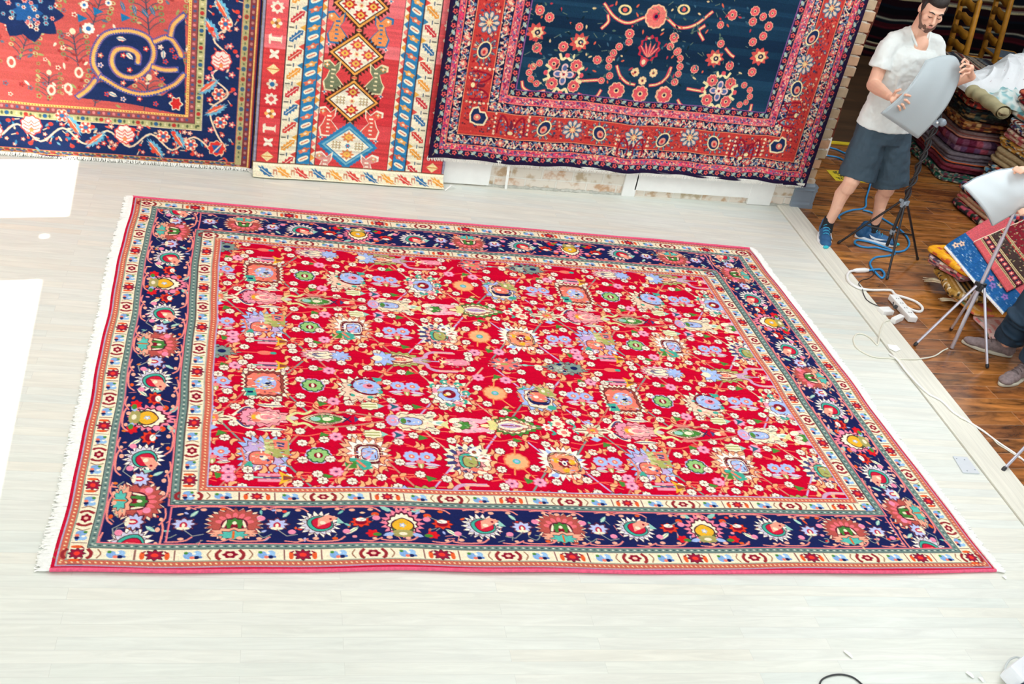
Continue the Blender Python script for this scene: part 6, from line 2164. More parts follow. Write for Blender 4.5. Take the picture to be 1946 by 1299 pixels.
def build_stacks():
    A = (6.235, 0.70)
    an = math.radians(-11)
    wine = [(112, 44, 62), (86, 56, 74), (140, 60, 70), (64, 40, 52), (120, 96, 110), (92, 84, 96)]
    specs = [
        (0.00, 0.075, 2, motif_col((60, 80, 80), [(206, 200, 180), (40, 110, 90), (120, 50, 70), (180, 160, 140)], 3, 0.02), 'folded rug with a speckled green and cream edge, lowest in the tall stack'),
        (0.078, 0.085, 2, stripes_col([(112, 44, 62), (140, 60, 72), (70, 40, 56), (96, 84, 92)], 1, 5), 'folded wine-red striped flatweave second from the floor in the tall stack'),
        (0.166, 0.095, 3, stripes_col([(110, 100, 108), (88, 76, 86), (224, 110, 60), (98, 50, 66), (120, 110, 116)], 1, 9), 'folded grey striped flatweave with an orange line, middle of the tall stack'),
        (0.264, 0.11, 2, stripes_col([(120, 66, 90), (150, 70, 84), (92, 62, 92), (134, 100, 120), (104, 40, 64)], 16, 12, True), 'folded plum flatweave with upright stripes in the tall stack'),
        (0.377, 0.07, 2, stripes_col([(206, 140, 120), (120, 96, 92), (70, 54, 60), (190, 150, 120), (150, 90, 84)], 1, 31), 'folded salmon and grey striped flatweave above the plum one'),
        (0.45, 0.075, 2, motif_col((112, 62, 42), [(176, 116, 60), (90, 40, 36), (190, 150, 100), (70, 50, 44), (150, 96, 50)], 14, 0.04), 'folded rust and ochre patterned rug in the tall stack'),
        (0.528, 0.09, 2, motif_col((38, 34, 34), [(30, 40, 44), (90, 60, 40), (130, 100, 64), (48, 26, 26), (60, 70, 60)], 17, 0.06), 'folded nearly black rug with tan patches in the tall stack'),
        (0.621, 0.075, 2, motif_col((120, 40, 36), [(196, 80, 60), (60, 60, 60), (180, 150, 110), (150, 50, 44), (70, 30, 32)], 19, 0.035), 'folded brick-red rug with dark motifs, under the rolled canvas'),
        (0.698, 0.045, 1, motif_col((46, 42, 46), [(110, 110, 106), (130, 50, 44), (60, 70, 80), (150, 130, 110)], 23, 0.025), 'folded charcoal rug with grey specks, topmost carpet of the tall stack'),
    ]
    for i, (z, h, k, cf, lab) in enumerate(specs):
        d = 0.018 * math.sin(i * 2.1)
        folded('folded_rug', (A[0] + d + 0.012 * i, A[1] + 0.5 * d + 0.01 * i), an, 0.74 + 0.3 * d, 1.36 - 0.6 * d, z + 0.002, h - 0.003, k, cf, lab, 60 + i, 'folded rugs in the tall stack')
    # a corner of the pale striped one turned over the edge
    # khaki canvas roll lying on the stack
    a, b_, c = fl(1846, 172, 0.81), fl(1868, 185, 0.81), fl(1907, 214, 0.80)
    mk = mat('khaki_canvas', (176, 166, 128), 0.9, var=0.18, vscale=9, bump=0.4, bscale=40)
    mb = MB()
    path = smooth_path([a, b_, c], 8)
    mb.tube(path, [0.062 + 0.006 * math.sin(i * 1.3) for i in range(len(path))], n=20, cap=False, flat=0.8)
    mb.tube(path, [0.040 + 0.003 * math.sin(i * 1.3) for i in range(len(path))], n=16, cap=False, flat=0.75)
    e = path[-1]; t = (path[-1] - path[-2]).normalized()
    ring = []
    mb.tube([e - t * 0.002, e + t * 0.004, e - t * 0.002], [0.034, 0.044, 0.052], n=20, cap=False, flat=0.8)
    o = mb.build('rolled_canvas', mk)
    tag(o, 'khaki canvas roll with an open hollow end lying on the tall stack', 'cloth roll')
    # white dust sheets heaped on the stack
    heap('dust_sheet', [(1822, 158), (1842, 170), (1875, 172), (1905, 178), (1946, 186), (1990, 190)], [(1838, 146), (1862, 138), (1892, 132), (1922, 124), (1955, 122), (1995, 126)], 0.80,
         (0.03, 0.10, 0.12, 0.20, 0.22, 0.18, 0.14), 5, (242, 244, 246), 'crumpled white dust sheet heaped on top of the tall stack')
    heap('dust_sheet', [(1866, 176), (1890, 190), (1915, 198), (1946, 208), (1975, 216)], [(1868, 160), (1892, 164), (1918, 168), (1946, 172), (1978, 178)], 0.775,
         (0.02, 0.06, 0.08, 0.08, 0.05), 9, (226, 236, 232), 'crumpled pale sheet with blue-green paint stains below the white one', stain=(130, 190, 196))
    # second stack, to the right: patterned ends
    B = (6.48, -0.38)
    cream = (226, 212, 184)
    sb = [
        (0.0, 0.10, 2, motif_col((130, 44, 48), [(60, 50, 60), (196, 150, 110), (226, 212, 184), (90, 30, 40)], 41, 0.03), 'folded dark red rug at the foot of the right-hand stack'),
        (0.103, 0.09, 2, motif_col((70, 50, 50), [cream, (190, 60, 60), (40, 50, 60), (150, 120, 90)], 42, 0.022), 'folded brown rug with small cream checks low in the right-hand stack'),
        (0.196, 0.10, 2, motif_col((60, 44, 46), [cream, cream, (90, 150, 180), (196, 80, 60), (210, 190, 150)], 43, 0.02), 'folded rug with a black and cream speckled edge under the tan blankets'),
        (0.30, 0.13, 3, lambda s, L_, t: (178 - 14 * (t < 0.12), 154 - 14 * (t < 0.12), 116 - 12 * (t < 0.12)), 'folded plain tan blanket in the right-hand stack'),
        (0.433, 0.08, 2, motif_col((200, 150, 70), [(230, 180, 80), (50, 80, 100), (226, 212, 184), (190, 120, 60), (60, 60, 60)], 44, 0.022), 'folded rug with a gold and navy zigzag edge above the tan blanket'),
        (0.516, 0.08, 2, motif_col((196, 110, 110), [(226, 212, 184), (190, 90, 90), (90, 60, 60), (220, 190, 160)], 45, 0.03), 'folded dusty pink rug in the right-hand stack'),
        (0.60, 0.085, 2, motif_col((110, 50, 50), [(240, 232, 214), (240, 232, 214), (60, 70, 120), (130, 180, 210), (200, 90, 70)], 46, 0.022), 'folded rug with blue and white blocks near the top of the right-hand stack'),
        (0.688, 0.075, 1, motif_col((206, 214, 196), [(226, 228, 214), (90, 150, 160), (206, 110, 80), (190, 200, 180)], 47, 0.05), 'folded pale green and cream rug near the top of the right-hand stack'),
        (0.765, 0.045, 1, lambda s, L_, t: (238, 236, 228), 'folded plain white cover in the right-hand stack'),
        (0.812, 0.10, 2, motif_col((120, 30, 44), [(150, 36, 52), (230, 200, 180), (60, 50, 50), (96, 24, 36), (226, 120, 90)], 48, 0.03), 'folded wine-red rug with cream flecks, topmost of the right-hand stack'),
    ]
    for i, (z, h, k, cf, lab) in enumerate(sb):
        d = 0.02 * math.sin(i * 1.7 + 1)
        folded('folded_rug', (B[0] + d * 0.7 + 0.004 * i, B[1] + d * 0.4), math.radians(0), 0.95, 0.94, z + 0.002, h - 0.003, k, cf, lab, 90 + i, 'folded rugs in the right-hand stack', nper=280, ws=1)
    # low pile in front of it
    D = (6.05, -0.34)
    sd = [
        (0.0, 0.06, 1, motif_col((60, 56, 60), [(190, 60, 70), (226, 212, 190), (40, 60, 50), (206, 90, 110)], 51, 0.03), 'folded dark rug with a pink and green edge at the foot of the low pile'),
        (0.062, 0.06, 2, motif_col((190, 150, 120), [(206, 90, 90), (176, 140, 110), (206, 150, 120)], 52, 0.07), 'folded salmon and tan rug in the middle of the low pile'),
        (0.124, 0.075, 1, motif_col((70, 58, 60), [(230, 220, 200), (206, 60, 70), (60, 90, 140), (40, 40, 44), (190, 190, 180)], 53, 0.028), 'folded black, white and red rug, topmost of the low pile'),
    ]
    for i, (z, h, k, cf, lab) in enumerate(sd):
        folded('folded_rug', (D[0] + 0.012 * i, D[1] + 0.01 * i), math.radians(-2), 0.38, 0.62, z + 0.002, h - 0.003, k, cf, lab, 120 + i, 'folded rugs in the low pile', nper=280, rnd=0.05, ws=2,
               topf=motif_top((206, 90, 100), [(226, 212, 190), (60, 60, 80), (206, 60, 70), (176, 150, 110)], 5))


def heap(name, front, back, zf, Hs, seed, col, label, stain=None):
    """a crumpled dust sheet: front and back outlines at height zf, mounded by Hs(u) and creased with sharp folds"""
    h, w = 150, 210
    r = np.random.default_rng(seed)
    fp = np.array([tuple(p) for p in smooth_path([fl(x, y, zf) for x, y in front], 12)])
    bp = np.array([tuple(p) for p in smooth_path([fl(x, y, zf) for x, y in back], 12)])
    U, Vv = np.meshgrid(np.linspace(0, 1, w), np.linspace(0, 1, h))
    def samp(P_, k): return np.interp(U, np.linspace(0, 1, len(P_)), P_[:, k])
    X = samp(fp, 0) * (1 - Vv) + samp(bp, 0) * Vv
    Y = samp(fp, 1) * (1 - Vv) + samp(bp, 1) * Vv
    env = np.sin(PI * np.clip(Vv, 0, 1)) ** 0.55 * np.clip(np.sin(PI * np.clip(U * 0.86 + 0.07, 0, 1)), 0, 1) ** 0.35
    Hh = np.interp(U, np.linspace(0, 1, len(Hs)), Hs)
    fold = 0
    for i in range(7):
        a = r.uniform(0, PI)
        f = r.uniform(9, 26)
        ph = r.uniform(0, 6)
        s_ = X * math.cos(a) + Y * math.sin(a) + 0.05 * np.sin(X * 7 + i) + 0.05 * np.sin(Y * 8 + 2 * i)
        rg = 1 - np.abs(np.sin(s_ * f + ph))
        loc = 0.5 + 0.5 * np.sin(X * (3 + i) + Y * (4 - i) + ph)
        fold = fold + rg ** 1.6 * loc * (0.5 / (1 + 0.35 * i))
    Z = zf + env * Hh + (fold - 0.5) * 0.05 * np.minimum(1, env * 1.6)
    Z = np.maximum(Z, zf - 0.004)
    base = np.ones((h, w, 3)) * np.array(col, float)
    if stain is not None:
        m_ = np.sin(X * 23 + 3 * np.sin(Y * 19)) * np.sin(Y * 27 + 2 * np.sin(X * 31)) + 0.4 * np.sin(X * 60 + Y * 45)
        m_ = np.clip((m_ - 0.15) * 2.2, 0, 1)[..., None]
        base = base * (1 - m_ * 0.7) + np.array(stain, float) * m_ * 0.7
    else:
        m_ = (np.sin(X * 41 + 5 * np.sin(Y * 12)) * np.sin(Y * 37) > 0.985)[..., None]
        base = np.where(m_, np.array((196, 170, 176.0)), base)
    o = cloth_grid(name, base, X, Y, Z, (0, 0, -1), 0.03)
    return tag(o, label, 'cloth', 'dust sheets on the tall stack')


def soft_sheet(name, c00, c10, c01, c11, arr, bump, label, thick=0.012, cat='rug', seed=1, drop=None):
    """a carpet lying over others: bilinear between four corners with gentle waves; drop lowers named rims"""
    h, w = arr.shape[:2]
    U, Vv = np.meshgrid(np.linspace(0, 1, w), np.linspace(0, 1, h))
    P_ = []
    for k in range(3):
        P_.append((1 - U) * (1 - Vv) * c00[k] + U * (1 - Vv) * c10[k] + (1 - U) * Vv * c01[k] + U * Vv * c11[k])
    P_[2] = P_[2] + bump * (np.sin(U * 5 + seed) * np.sin(Vv * 4 + seed * 2)) + 0.3 * bump * np.sin(U * 13 + Vv * 9)
    if drop:
        P_[2] = P_[2] - drop * np.exp(-U / 0.05) - drop * 0.6 * np.exp(-Vv / 0.05) * 0
    o = cloth_grid(name, arr, P_[0], P_[1], P_[2], (0, 0, -1), thick)
    return tag(o, label, cat)


def build_near_pile():
    an = math.radians(-14)
    left, front = Vector((5.24, -0.80, 0)), Vector((4.99, -1.78, 0))
    # edge direction of the pile from front to back
    e = (left - front).normalized()
    ang = math.atan2(e.y, e.x) - PI / 2
    specs = [
        (0.0, 0.035, 1, motif_col((236, 196, 190), [(240, 214, 204), (226, 120, 120), (236, 200, 190), (120, 160, 140)], 61, 0.05, 0.4), 'folded pale pink rug at the foot of the near pile', (0.0, 0.02), 0.95, 0.50),
        (0.036, 0.040, 1, motif_col((226, 150, 70), [(230, 110, 100), (226, 160, 60), (110, 140, 110), (240, 190, 130)], 62, 0.05, 0.5), 'folded orange and pink rug with cream tassels, second in the near pile', (0.02, 0.40), 0.95, 0.50),
        (0.078, 0.055, 1, motif_col((150, 110, 50), [(60, 50, 40), (226, 210, 180), (170, 130, 60), (190, 150, 90)], 63, 0.018, 0.6), 'folded ochre rug with black and white stripes in the near pile', (-0.05, 0.56), 0.95, 0.42),
        (0.135, 0.06, 2, motif_col((176, 120, 120), [(214, 90, 100), (206, 200, 200), (90, 80, 100), (226, 212, 190), (80, 50, 50)], 64, 0.03, 0.6), 'folded rose and grey patterned rug in the near pile', (-0.03, 0.86), 0.95, 0.30),
        (0.195, 0.048, 1, motif_col((240, 168, 40), [(246, 190, 70), (240, 168, 40), (206, 90, 60), (240, 176, 50)], 65, 0.04, 0.5), 'folded marigold yellow rug below the blue one', (0.0, 0.84), 0.95, 0.34),
    ]
    rims = [((1884, 645), (1846, 602)), ((1851, 597), (1812, 563)), ((1801, 561), (1766, 505)), ((1826, 532), (1762, 489)), ((1842, 524), (1764, 471))]
    for i, (z, h, k, cf, lab, (ox, oy), sx, sy) in enumerate(specs):
        c, c2 = fl(*rims[i][0], z + h / 2), fl(*rims[i][1], z + h / 2)
        ev = c2 - c; ev.z = 0
        ang = math.atan2(ev.y, ev.x) - PI / 2
        sy = max(ev.length, 0.3)
        sx = (0.60, 0.32, 0.30, 0.30, 0.60)[i]
        o = folded('folded_rug', (c.x, c.y), ang, sx, sy, z + 0.002, h - 0.003, k, cf, lab, 140 + i, 'folded rugs in the near pile', nper=240, rnd=0.04, sag=0.002, ws=3, topf=(motif_top((240, 168, 40), [(246, 190, 70), (206, 90, 60), (240, 168, 40)], 9) if i == 4 else
                   motif_top((236, 200, 190), [(240, 214, 204), (226, 150, 140), (236, 200, 190)], 8) if i == 0 else None))
        if i in (1, 2):
            mt = mat('tassel_%d' % i, (234, 222, 190), 0.9)
            mb = MB()
            r = random.Random(i)
            tip = fl(1759, 531, 0.008) if i == 2 else fl(1790, 568, 0.008)
            root = fl(1792, 537, z + 0.02) if i == 2 else fl(1834, 574, z + 0.01)
            for q in range(16):
                a = root + Vector((r.uniform(-.01, .01), r.uniform(-.02, .02), 0))
                b_ = tip + Vector((r.uniform(-.03, .03), r.uniform(-.03, .03), 0))
                mid = (a + b_) / 2 + Vector((r.uniform(-.01, .01), r.uniform(-.01, .01), 0.008))
                mb.tube([a, mid, b_], [0.004, 0.0045, 0.0015], n=5)
            mb.build('tassel', mt, o)
    # supports hidden beneath the upper sheets: more folded rugs
    for i, (ox, oy, sx, sy, z, h, lab) in enumerate(((0.40, 0.02, 0.70, 0.80, 0.038, 0.15, 'folded brown rug tucked beneath the blue one'),)):
        c = front + e * oy + Vector((e.y, -e.x, 0)) * ox
        folded('folded_rug', (c.x, c.y), ang, sx, sy, z, h, 3, motif_col((90, 60, 50), [(120, 80, 60), (60, 40, 40)], 70, 0.05), lab, 155, 'folded rugs in the near pile', nper=200, rnd=0.04, sag=0.002, ws=3)
    # blue rug with a white edge
    K = Knots(90, 80, 0.7, (36, 92, 150))
    r = random.Random(31)
    for _ in range(520):
        u, v = r.uniform(0, 90), r.uniform(0, 80)
        K.line([(u, v), (u + r.uniform(-.4, .4), v + r.uniform(0.6, 2.6))], 0.5, r.choice([(140, 176, 206), (90, 140, 190), (200, 214, 224)]))
    for (u, v, c) in ((16, 50, (206, 120, 150)), (12, 56, (150, 120, 190)), (20, 60, (226, 200, 170)), (14, 70, (150, 110, 180)), (10, 6, (240, 200, 170)), (17, 8, (240, 200, 170))):
        K.blob(u, v, 3.4, 2.6, c, 5, 0.3); K.ell(u, v, 1, 1, (60, 70, 120))
    K.rect(0, 0, 1.6, 80, (250, 250, 248))
    K.rect(30, 0, 90, 80, (214, 96, 104))
    arr = K.finish(8, 6, 3)
    c00, c01 = fl(1796, 466, 0.268), fl(1908, 592, 0.248)
    c10, c11 = fl(1905, 398, 0.30), fl(2010, 512, 0.29)
    soft_sheet('blue_rug', c00, c10, c01, c11, arr, 0.004, 'blue rug with a white edge lying across the near pile', 0.010, drop=0.012)
    # dark red rug on top of it
    K = Knots(90, 80, 0.5, (120, 36, 44))
    r = random.Random(33)
    for u0, w_, c in ((0, 9, (216, 96, 100)), (9, 3, (210, 190, 140)), (12, 1, (60, 30, 40)), (13, 8, (90, 30, 44)), (21, 1, (60, 30, 40)), (22, 3.4, (206, 186, 140)), (25.4, 1, (60, 30, 30)), (26.4, 14, (70, 52, 50)), (40.4, 2, (170, 50, 50)), (42.4, 3, (206, 186, 140)), (45.4, 44, (130, 34, 46))):
        K.rect(u0, 0, u0 + w_, 80, c)
    for i in range(40):
        v = i * 2.0
        K.ell(10.5, v, 0.8, 0.7, (90, 40, 50)); K.ell(23.7, v, 0.8, 0.7, (110, 60, 50)); K.ell(43.9, v, 0.8, 0.7, (110, 60, 50))
    for i in range(11):
        v = 3 + i * 7.4
        K.blob(17, v, 3, 2.4, (226, 110, 110), 6, 0.3); K.ell(17, v, 1.2, 1.0, (240, 214, 180)); K.rect(14.6, v + 2.8, 19.4, v + 4.6, (50, 50, 70))
    for _ in range(300):
        u, v = r.uniform(27, 89), r.uniform(0, 80)
        K.leaf(u, v, r.uniform(2, 5), 1.3, r.uniform(0, 6.3), r.choice([(190, 170, 120), (150, 60, 60), (60, 60, 60), (110, 120, 90), (206, 190, 150)]))
    K.rect(0, 0, 90, 1.4, (240, 214, 190))
    arr = K.finish(8, 4, 3)
    d00, d01 = fl(1851, 458, 0.292), fl(1915, 552, 0.278)
    d10, d11 = fl(1956, 412, 0.325), fl(2030, 492, 0.315)
    soft_sheet('red_border_rug', d00, d10, d01, d11, arr, 0.004, 'dark red rug with ornate border stripes on top of the blue rug', 0.012, seed=3)


def ladder_chair(L0, R0, seat_dir, label):
    """ladder-back side chair: L0, R0 feet of the two back posts, seat_dir points to the front"""
    base = (L0 + R0) / 2
    t = empty('ladder_back_chair', base, label, 'chair', 'ladder-back chairs behind the man')
    w = WOOD_HONEY
    Lt, Rt = L0 + Vector((0, 0, 1.10)) - seat_dir * 0.09, R0 + Vector((0, 0, 1.10)) - seat_dir * 0.09
    for a, b_ in ((L0, Lt), (R0, Rt)):
        mb = MB()
        k = a + Vector((0, 0, 0.46))
        mb.tube([a, k, b_ - Vector((0, 0, 0.02)), b_], [0.022, 0.030, 0.027, 0.014], n=12)
        mb.build('back_post', w, t)
    ax = (R0 - L0).normalized()
    W_ = (R0 - L0).length
    for i in range(4):
        z = 0.60 + i * 0.135
        f = (z - 0.46) / 0.64
        a = L0.lerp(Lt, z / 1.10); a.z = z
        off = -seat_dir * 0.0
        mb = MB()
        n = 18
        top, bot = [], []
        for j in range(n + 1):
            x = j / n
            bow = -seat_dir * (0.022 * math.sin(PI * x))
            arch = 0.030 * math.sin(PI * x) + 0.007 * math.sin(PI * x * 5)
            p = a + ax * (W_ * x) + bow
            top.append(p + Vector((0, 0, 0.030 + arch * 0.8)))
            bot.append(p - Vector((0, 0, 0.034 + 0.013 * math.sin(PI * x * 3) - 0.004)))
        vs, fs = [], []
        for q in (-0.008, 0.008):
            vs += [p + seat_dir * q for p in top] + [p + seat_dir * q for p in bot]
        m = n + 1
        for j in range(n):
            fs += [(j, j + 1, m + j + 1, m + j), (2 * m + j, 3 * m + j, 3 * m + j + 1, 2 * m + j + 1), (j, 2 * m + j, 2 * m + j + 1, j + 1), (m + j, m + j + 1, 3 * m + j + 1, 3 * m + j)]
        mb.add(vs, fs, True)
        mb.build('slat', w, t)
    fw = 0.06
    FL, FR = L0 + seat_dir * 0.36 - ax * 0.03, R0 + seat_dir * 0.36 + ax * 0.03
    for p in (FL, FR):
        mb = MB(); mb.tube([p, p + Vector((0, 0, 0.44))], [0.014, 0.020], n=10); mb.build('leg', w, t)
    mb = MB()
    up = Vector((0, 0, 0.455))
    poly = [L0 + up, R0 + up, FR + up, FL + up]
    cen = sum(poly, Vector()) / 4
    for i in range(4):
        mb.tube([poly[i], poly[(i + 1) % 4]], 0.018, n=8)
    mb.build('seat_rail', w, t)
    mb = MB()
    mb.box(cen, (0.34, (R0 - L0).length * 0.95, 0.035), rot=(0, 0, math.atan2(seat_dir.y, seat_dir.x)), bev=0.012)
    mb.build('seat', mat('blue_grey_seat_' + str(len(bpy.data.materials)), (92, 108, 126), 0.9, var=0.3, vscale=60), t)
    for z in (0.18, 0.30):
        mb = MB()
        for a, b_ in ((L0, FL), (R0, FR), (FL, FR)):
            mb.tube([a + Vector((0, 0, z)), b_ + Vector((0, 0, z))], 0.009, n=8)
        mb.build('stretcher', w, t)
    return t


WOOD_HONEY = mat('honey_wood', (206, 140, 40), 0.4, var=0.2, vscale=14)


def build_chairs():
    ladder_chair(Vector((7.68, 3.02, 0)), Vector((7.65, 2.70, 0)), Vector((0.99, -0.1, 0)).normalized(), 'honey-coloured ladder-back chair behind the man, the nearer to him of the pair')
    ladder_chair(Vector((8.45, 3.46, 0)), Vector((8.36, 3.12, 0)), Vector((0.97, -0.22, 0)).normalized(), 'honey-coloured ladder-back chair behind the white dust sheet')
    p = wl(1934, 118, 2.15)
    mb = MB()
    mb.box((p.x + 0.32, 2.15, 0.65), (0.62, 0.02, 1.3), bev=0.004)
    o = mb.build('grey_board', mat('grey_board', (190, 200, 204), 0.6))
    tag(o, 'pale grey board standing upright behind the stacks', 'board')
# ------------------------------------------------------------------ people


def organic(name, mb, m, parent, voxel=0.006, it=4, fac=0.5, loc=None, disp=None):
    """shapes grown together into one continuous skin"""
    o = mb.build(name, m, parent, loc)
    md = o.modifiers.new('grow', 'REMESH'); md.mode = 'VOXEL'; md.voxel_size = voxel; md.use_smooth_shade = True
    s = o.modifiers.new('soft', 'SMOOTH'); s.iterations = it; s.factor = fac
    if disp:
        tx = bpy.data.textures.new(name + '_folds', 'CLOUDS'); tx.noise_scale = disp[0]
        d = o.modifiers.new('folds', 'DISPLACE'); d.texture = tx; d.strength = disp[1]; d.mid_level = 0.5
        d.texture_coords = 'LOCAL'
        s = o.modifiers.new('soft2', 'SMOOTH'); s.iterations = 2; s.factor = 0.5
    return o


def frame_of(f, up=Vector((0, 0, 1))):
    f = f.normalized()
    r = f.cross(up).normalized()
    u = r.cross(f).normalized()
    return Matrix((r, f, u)).transposed()       # columns: right, forward, up


M_SKIN = mat('skin', (236, 186, 160), 0.55, var=0.06, vscale=14)
M_SKIN.node_tree.nodes['Principled BSDF'].inputs['Subsurface Weight'].default_value = 0.06
M_HAIR = mat('dark_hair', (34, 26, 24), 0.6, var=0.3, vscale=90, bump=0.6, bscale=260)
M_BEARD = mat('short_beard', (112, 84, 72), 0.8, var=0.4, vscale=160, bump=0.5, bscale=400)
M_LIPS = mat('lips', (216, 148, 134), 0.45)


def head_parts(c, M, body, hair=True):
    """adds the skull to the body skin, returns features to hang on it"""
    def T(p): return c + M @ Vector(p)
    body.ell(T((0, -0.012, 0.030)), (0.073, 0.094, 0.098), M, 24, 16)
    body.ell(T((0, 0.026, -0.045)), (0.056, 0.064, 0.062), M, 20, 14)
    body.ell(T((0, 0.062, -0.090)), (0.026, 0.022, 0.020), M)
    body.ell(T((0, 0.066, 0.036)), (0.050, 0.022, 0.016), M)
    for s in (-1, 1):
        body.ell(T((s * 0.040, 0.054, -0.016)), (0.024, 0.026, 0.024), M)
        body.ell(T((s * 0.029, 0.072, 0.010)), (0.015, 0.012, 0.010), M)
        body.ell(T((s * 0.076, -0.006, 0.000)), (0.009, 0.020, 0.031), M)
        body.ell(T((s * 0.010, 0.094, -0.027)), (0.008, 0.009, 0.007), M)
        body.capsule(T((s * 0.048, 0.02, -0.055)), T((s * 0.020, 0.066, -0.088)), 0.020, 0.018)
    body.capsule(T((0, 0.080, 0.020)), T((0, 0.103, -0.022)), 0.0085, 0.0115)
    body.ell(T((0, 0.084, -0.056)), (0.026, 0.012, 0.014), M)
    return T


def hand(body, wrist, palm_c, palm_n, knuckle_dir, fingers, thumb, r=0.0085, palm=(0.040, 0.014, 0.045)):
    """palm plus five separate fingers, every finger a chain of joints"""
    k = knuckle_dir.normalized()
    n = palm_n.normalized()
    s = k.cross(n).normalized()
    M = Matrix((s, n, k)).transposed()
    body.ell(palm_c, palm, M, 16, 10)
    body.capsule(wrist, palm_c, 0.024, 0.022)
    for i, f in enumerate(fingers):
        rr = r * (0.95, 1.0, 0.96, 0.84)[i]
        for a, b_ in zip(f[:-1], f[1:]):
            body.capsule(a, b_, rr * 1.05, rr * 0.92, n=10, k=3)
    for a, b_ in zip(thumb[:-1], thumb[1:]):
        body.capsule(a, b_, r * 1.25, r * 1.05, n=10, k=3)


def shoe(parent, heel, toe, cols, kind):
    """low shoe from heel to toe: upper, sole, laces; kind 'runner' or 'suede'"""
    up_c, sole_c, lace_c = cols
    d = toe - heel; d.z = 0
    L_ = d.length
    f = d.normalized()
    M = frame_of(f)
    base = heel.copy(); base.z = 0

    def T(x, y, z): return base + M @ Vector((x, y * L_, z))
    mb = MB()
    mb.ell(T(0, 0.13, 0.050), (0.036, 0.15 * L_, 0.050), M)
    mb.ell(T(0, 0.35, 0.045), (0.037, 0.22 * L_, 0.042), M)
    mb.ell(T(0, 0.62, 0.034), (0.043, 0.24 * L_, 0.032), M)
    mb.ell(T(0, 0.80, 0.028), (0.042, 0.19 * L_, 0.025), M)
    mb.capsule(T(0, 0.14, 0.060), T(0, 0.17, 0.105), 0.035, 0.036)
    mb.capsule(T(0, 0.20, 0.09), T(0, 0.52, 0.052), 0.028, 0.022)
    up = organic('shoe', mb, mat('shoe_upper_%s' % kind, up_c, 0.8 if kind == 'suede' else 0.6, var=0.25 if kind == 'suede' else 0.12, vscale=60, bump=0.3, bscale=500), parent, 0.004, 3, 0.5, loc=base)
    # sole follows the outline of the foot
    out = []
    for i in range(28):
        a = 2 * PI * i / 28
        y = 0.5 + 0.5 * math.cos(a)
        wdt = 0.034 + 0.011 * math.sin(min(1, y) * PI * 0.95) + (0.006 if y > 0.6 else 0)
        x = math.sin(a) * wdt * 1.05
        out.append((x, y * L_ * 1.02 - 0.01 * L_))
    mb = MB()
    M4 = Matrix.Translation(base) @ M.to_4x4()
    h = 0.026 if kind == 'runner' else 0.020
    mb.prism(out, 0.001, h, M4)
    so = mb.build('sole', mat('sole_%s' % kind, sole_c, 0.6), up)
    bv = so.modifiers.new('round', 'BEVEL'); bv.width = 0.006; bv.segments = 3
    mb = MB()
    for i in range(5):
        y = 0.27 + i * 0.075
        z = 0.128 - i * 0.0125 - (0.004 if kind == 'runner' else 0)
        mb.tube([T(-0.024, y, z - 0.016), T(-0.010, y + 0.02, z - 0.002), T(0.010, y + 0.02, z - 0.002), T(0.024, y, z - 0.016)], 0.0028, n=6)
    mb.build('laces', mat('laces_%s' % kind, lace_c, 0.7), up)
    return up, T


def swoosh(parent, T, side, col):
    """the curved white stroke on the side of the running shoe"""
    pts = [(0.28, 0.060), (0.34, 0.040), (0.44, 0.032), (0.56, 0.038), (0.70, 0.050), (0.56, 0.047), (0.44, 0.047), (0.36, 0.052)]
    n = len(pts)
    mb = MB()
    vs = []
    for q in (0.0, 0.004):
        for (y, z) in pts:
            bulge = 0.040 + 0.004 * math.sin(y * PI)
            vs.append(T(side * (bulge + q - abs(z - 0.04) * 0.25), y, z))
    fs = [tuple(range(n)), tuple(range(n, 2 * n))[::-1]] + [(i, (i + 1) % n, n + (i + 1) % n, n + i) for i in range(n)]
    mb.add(vs, fs)
    return mb.build('side_stroke', mat('white_stroke', col, 0.5), parent)


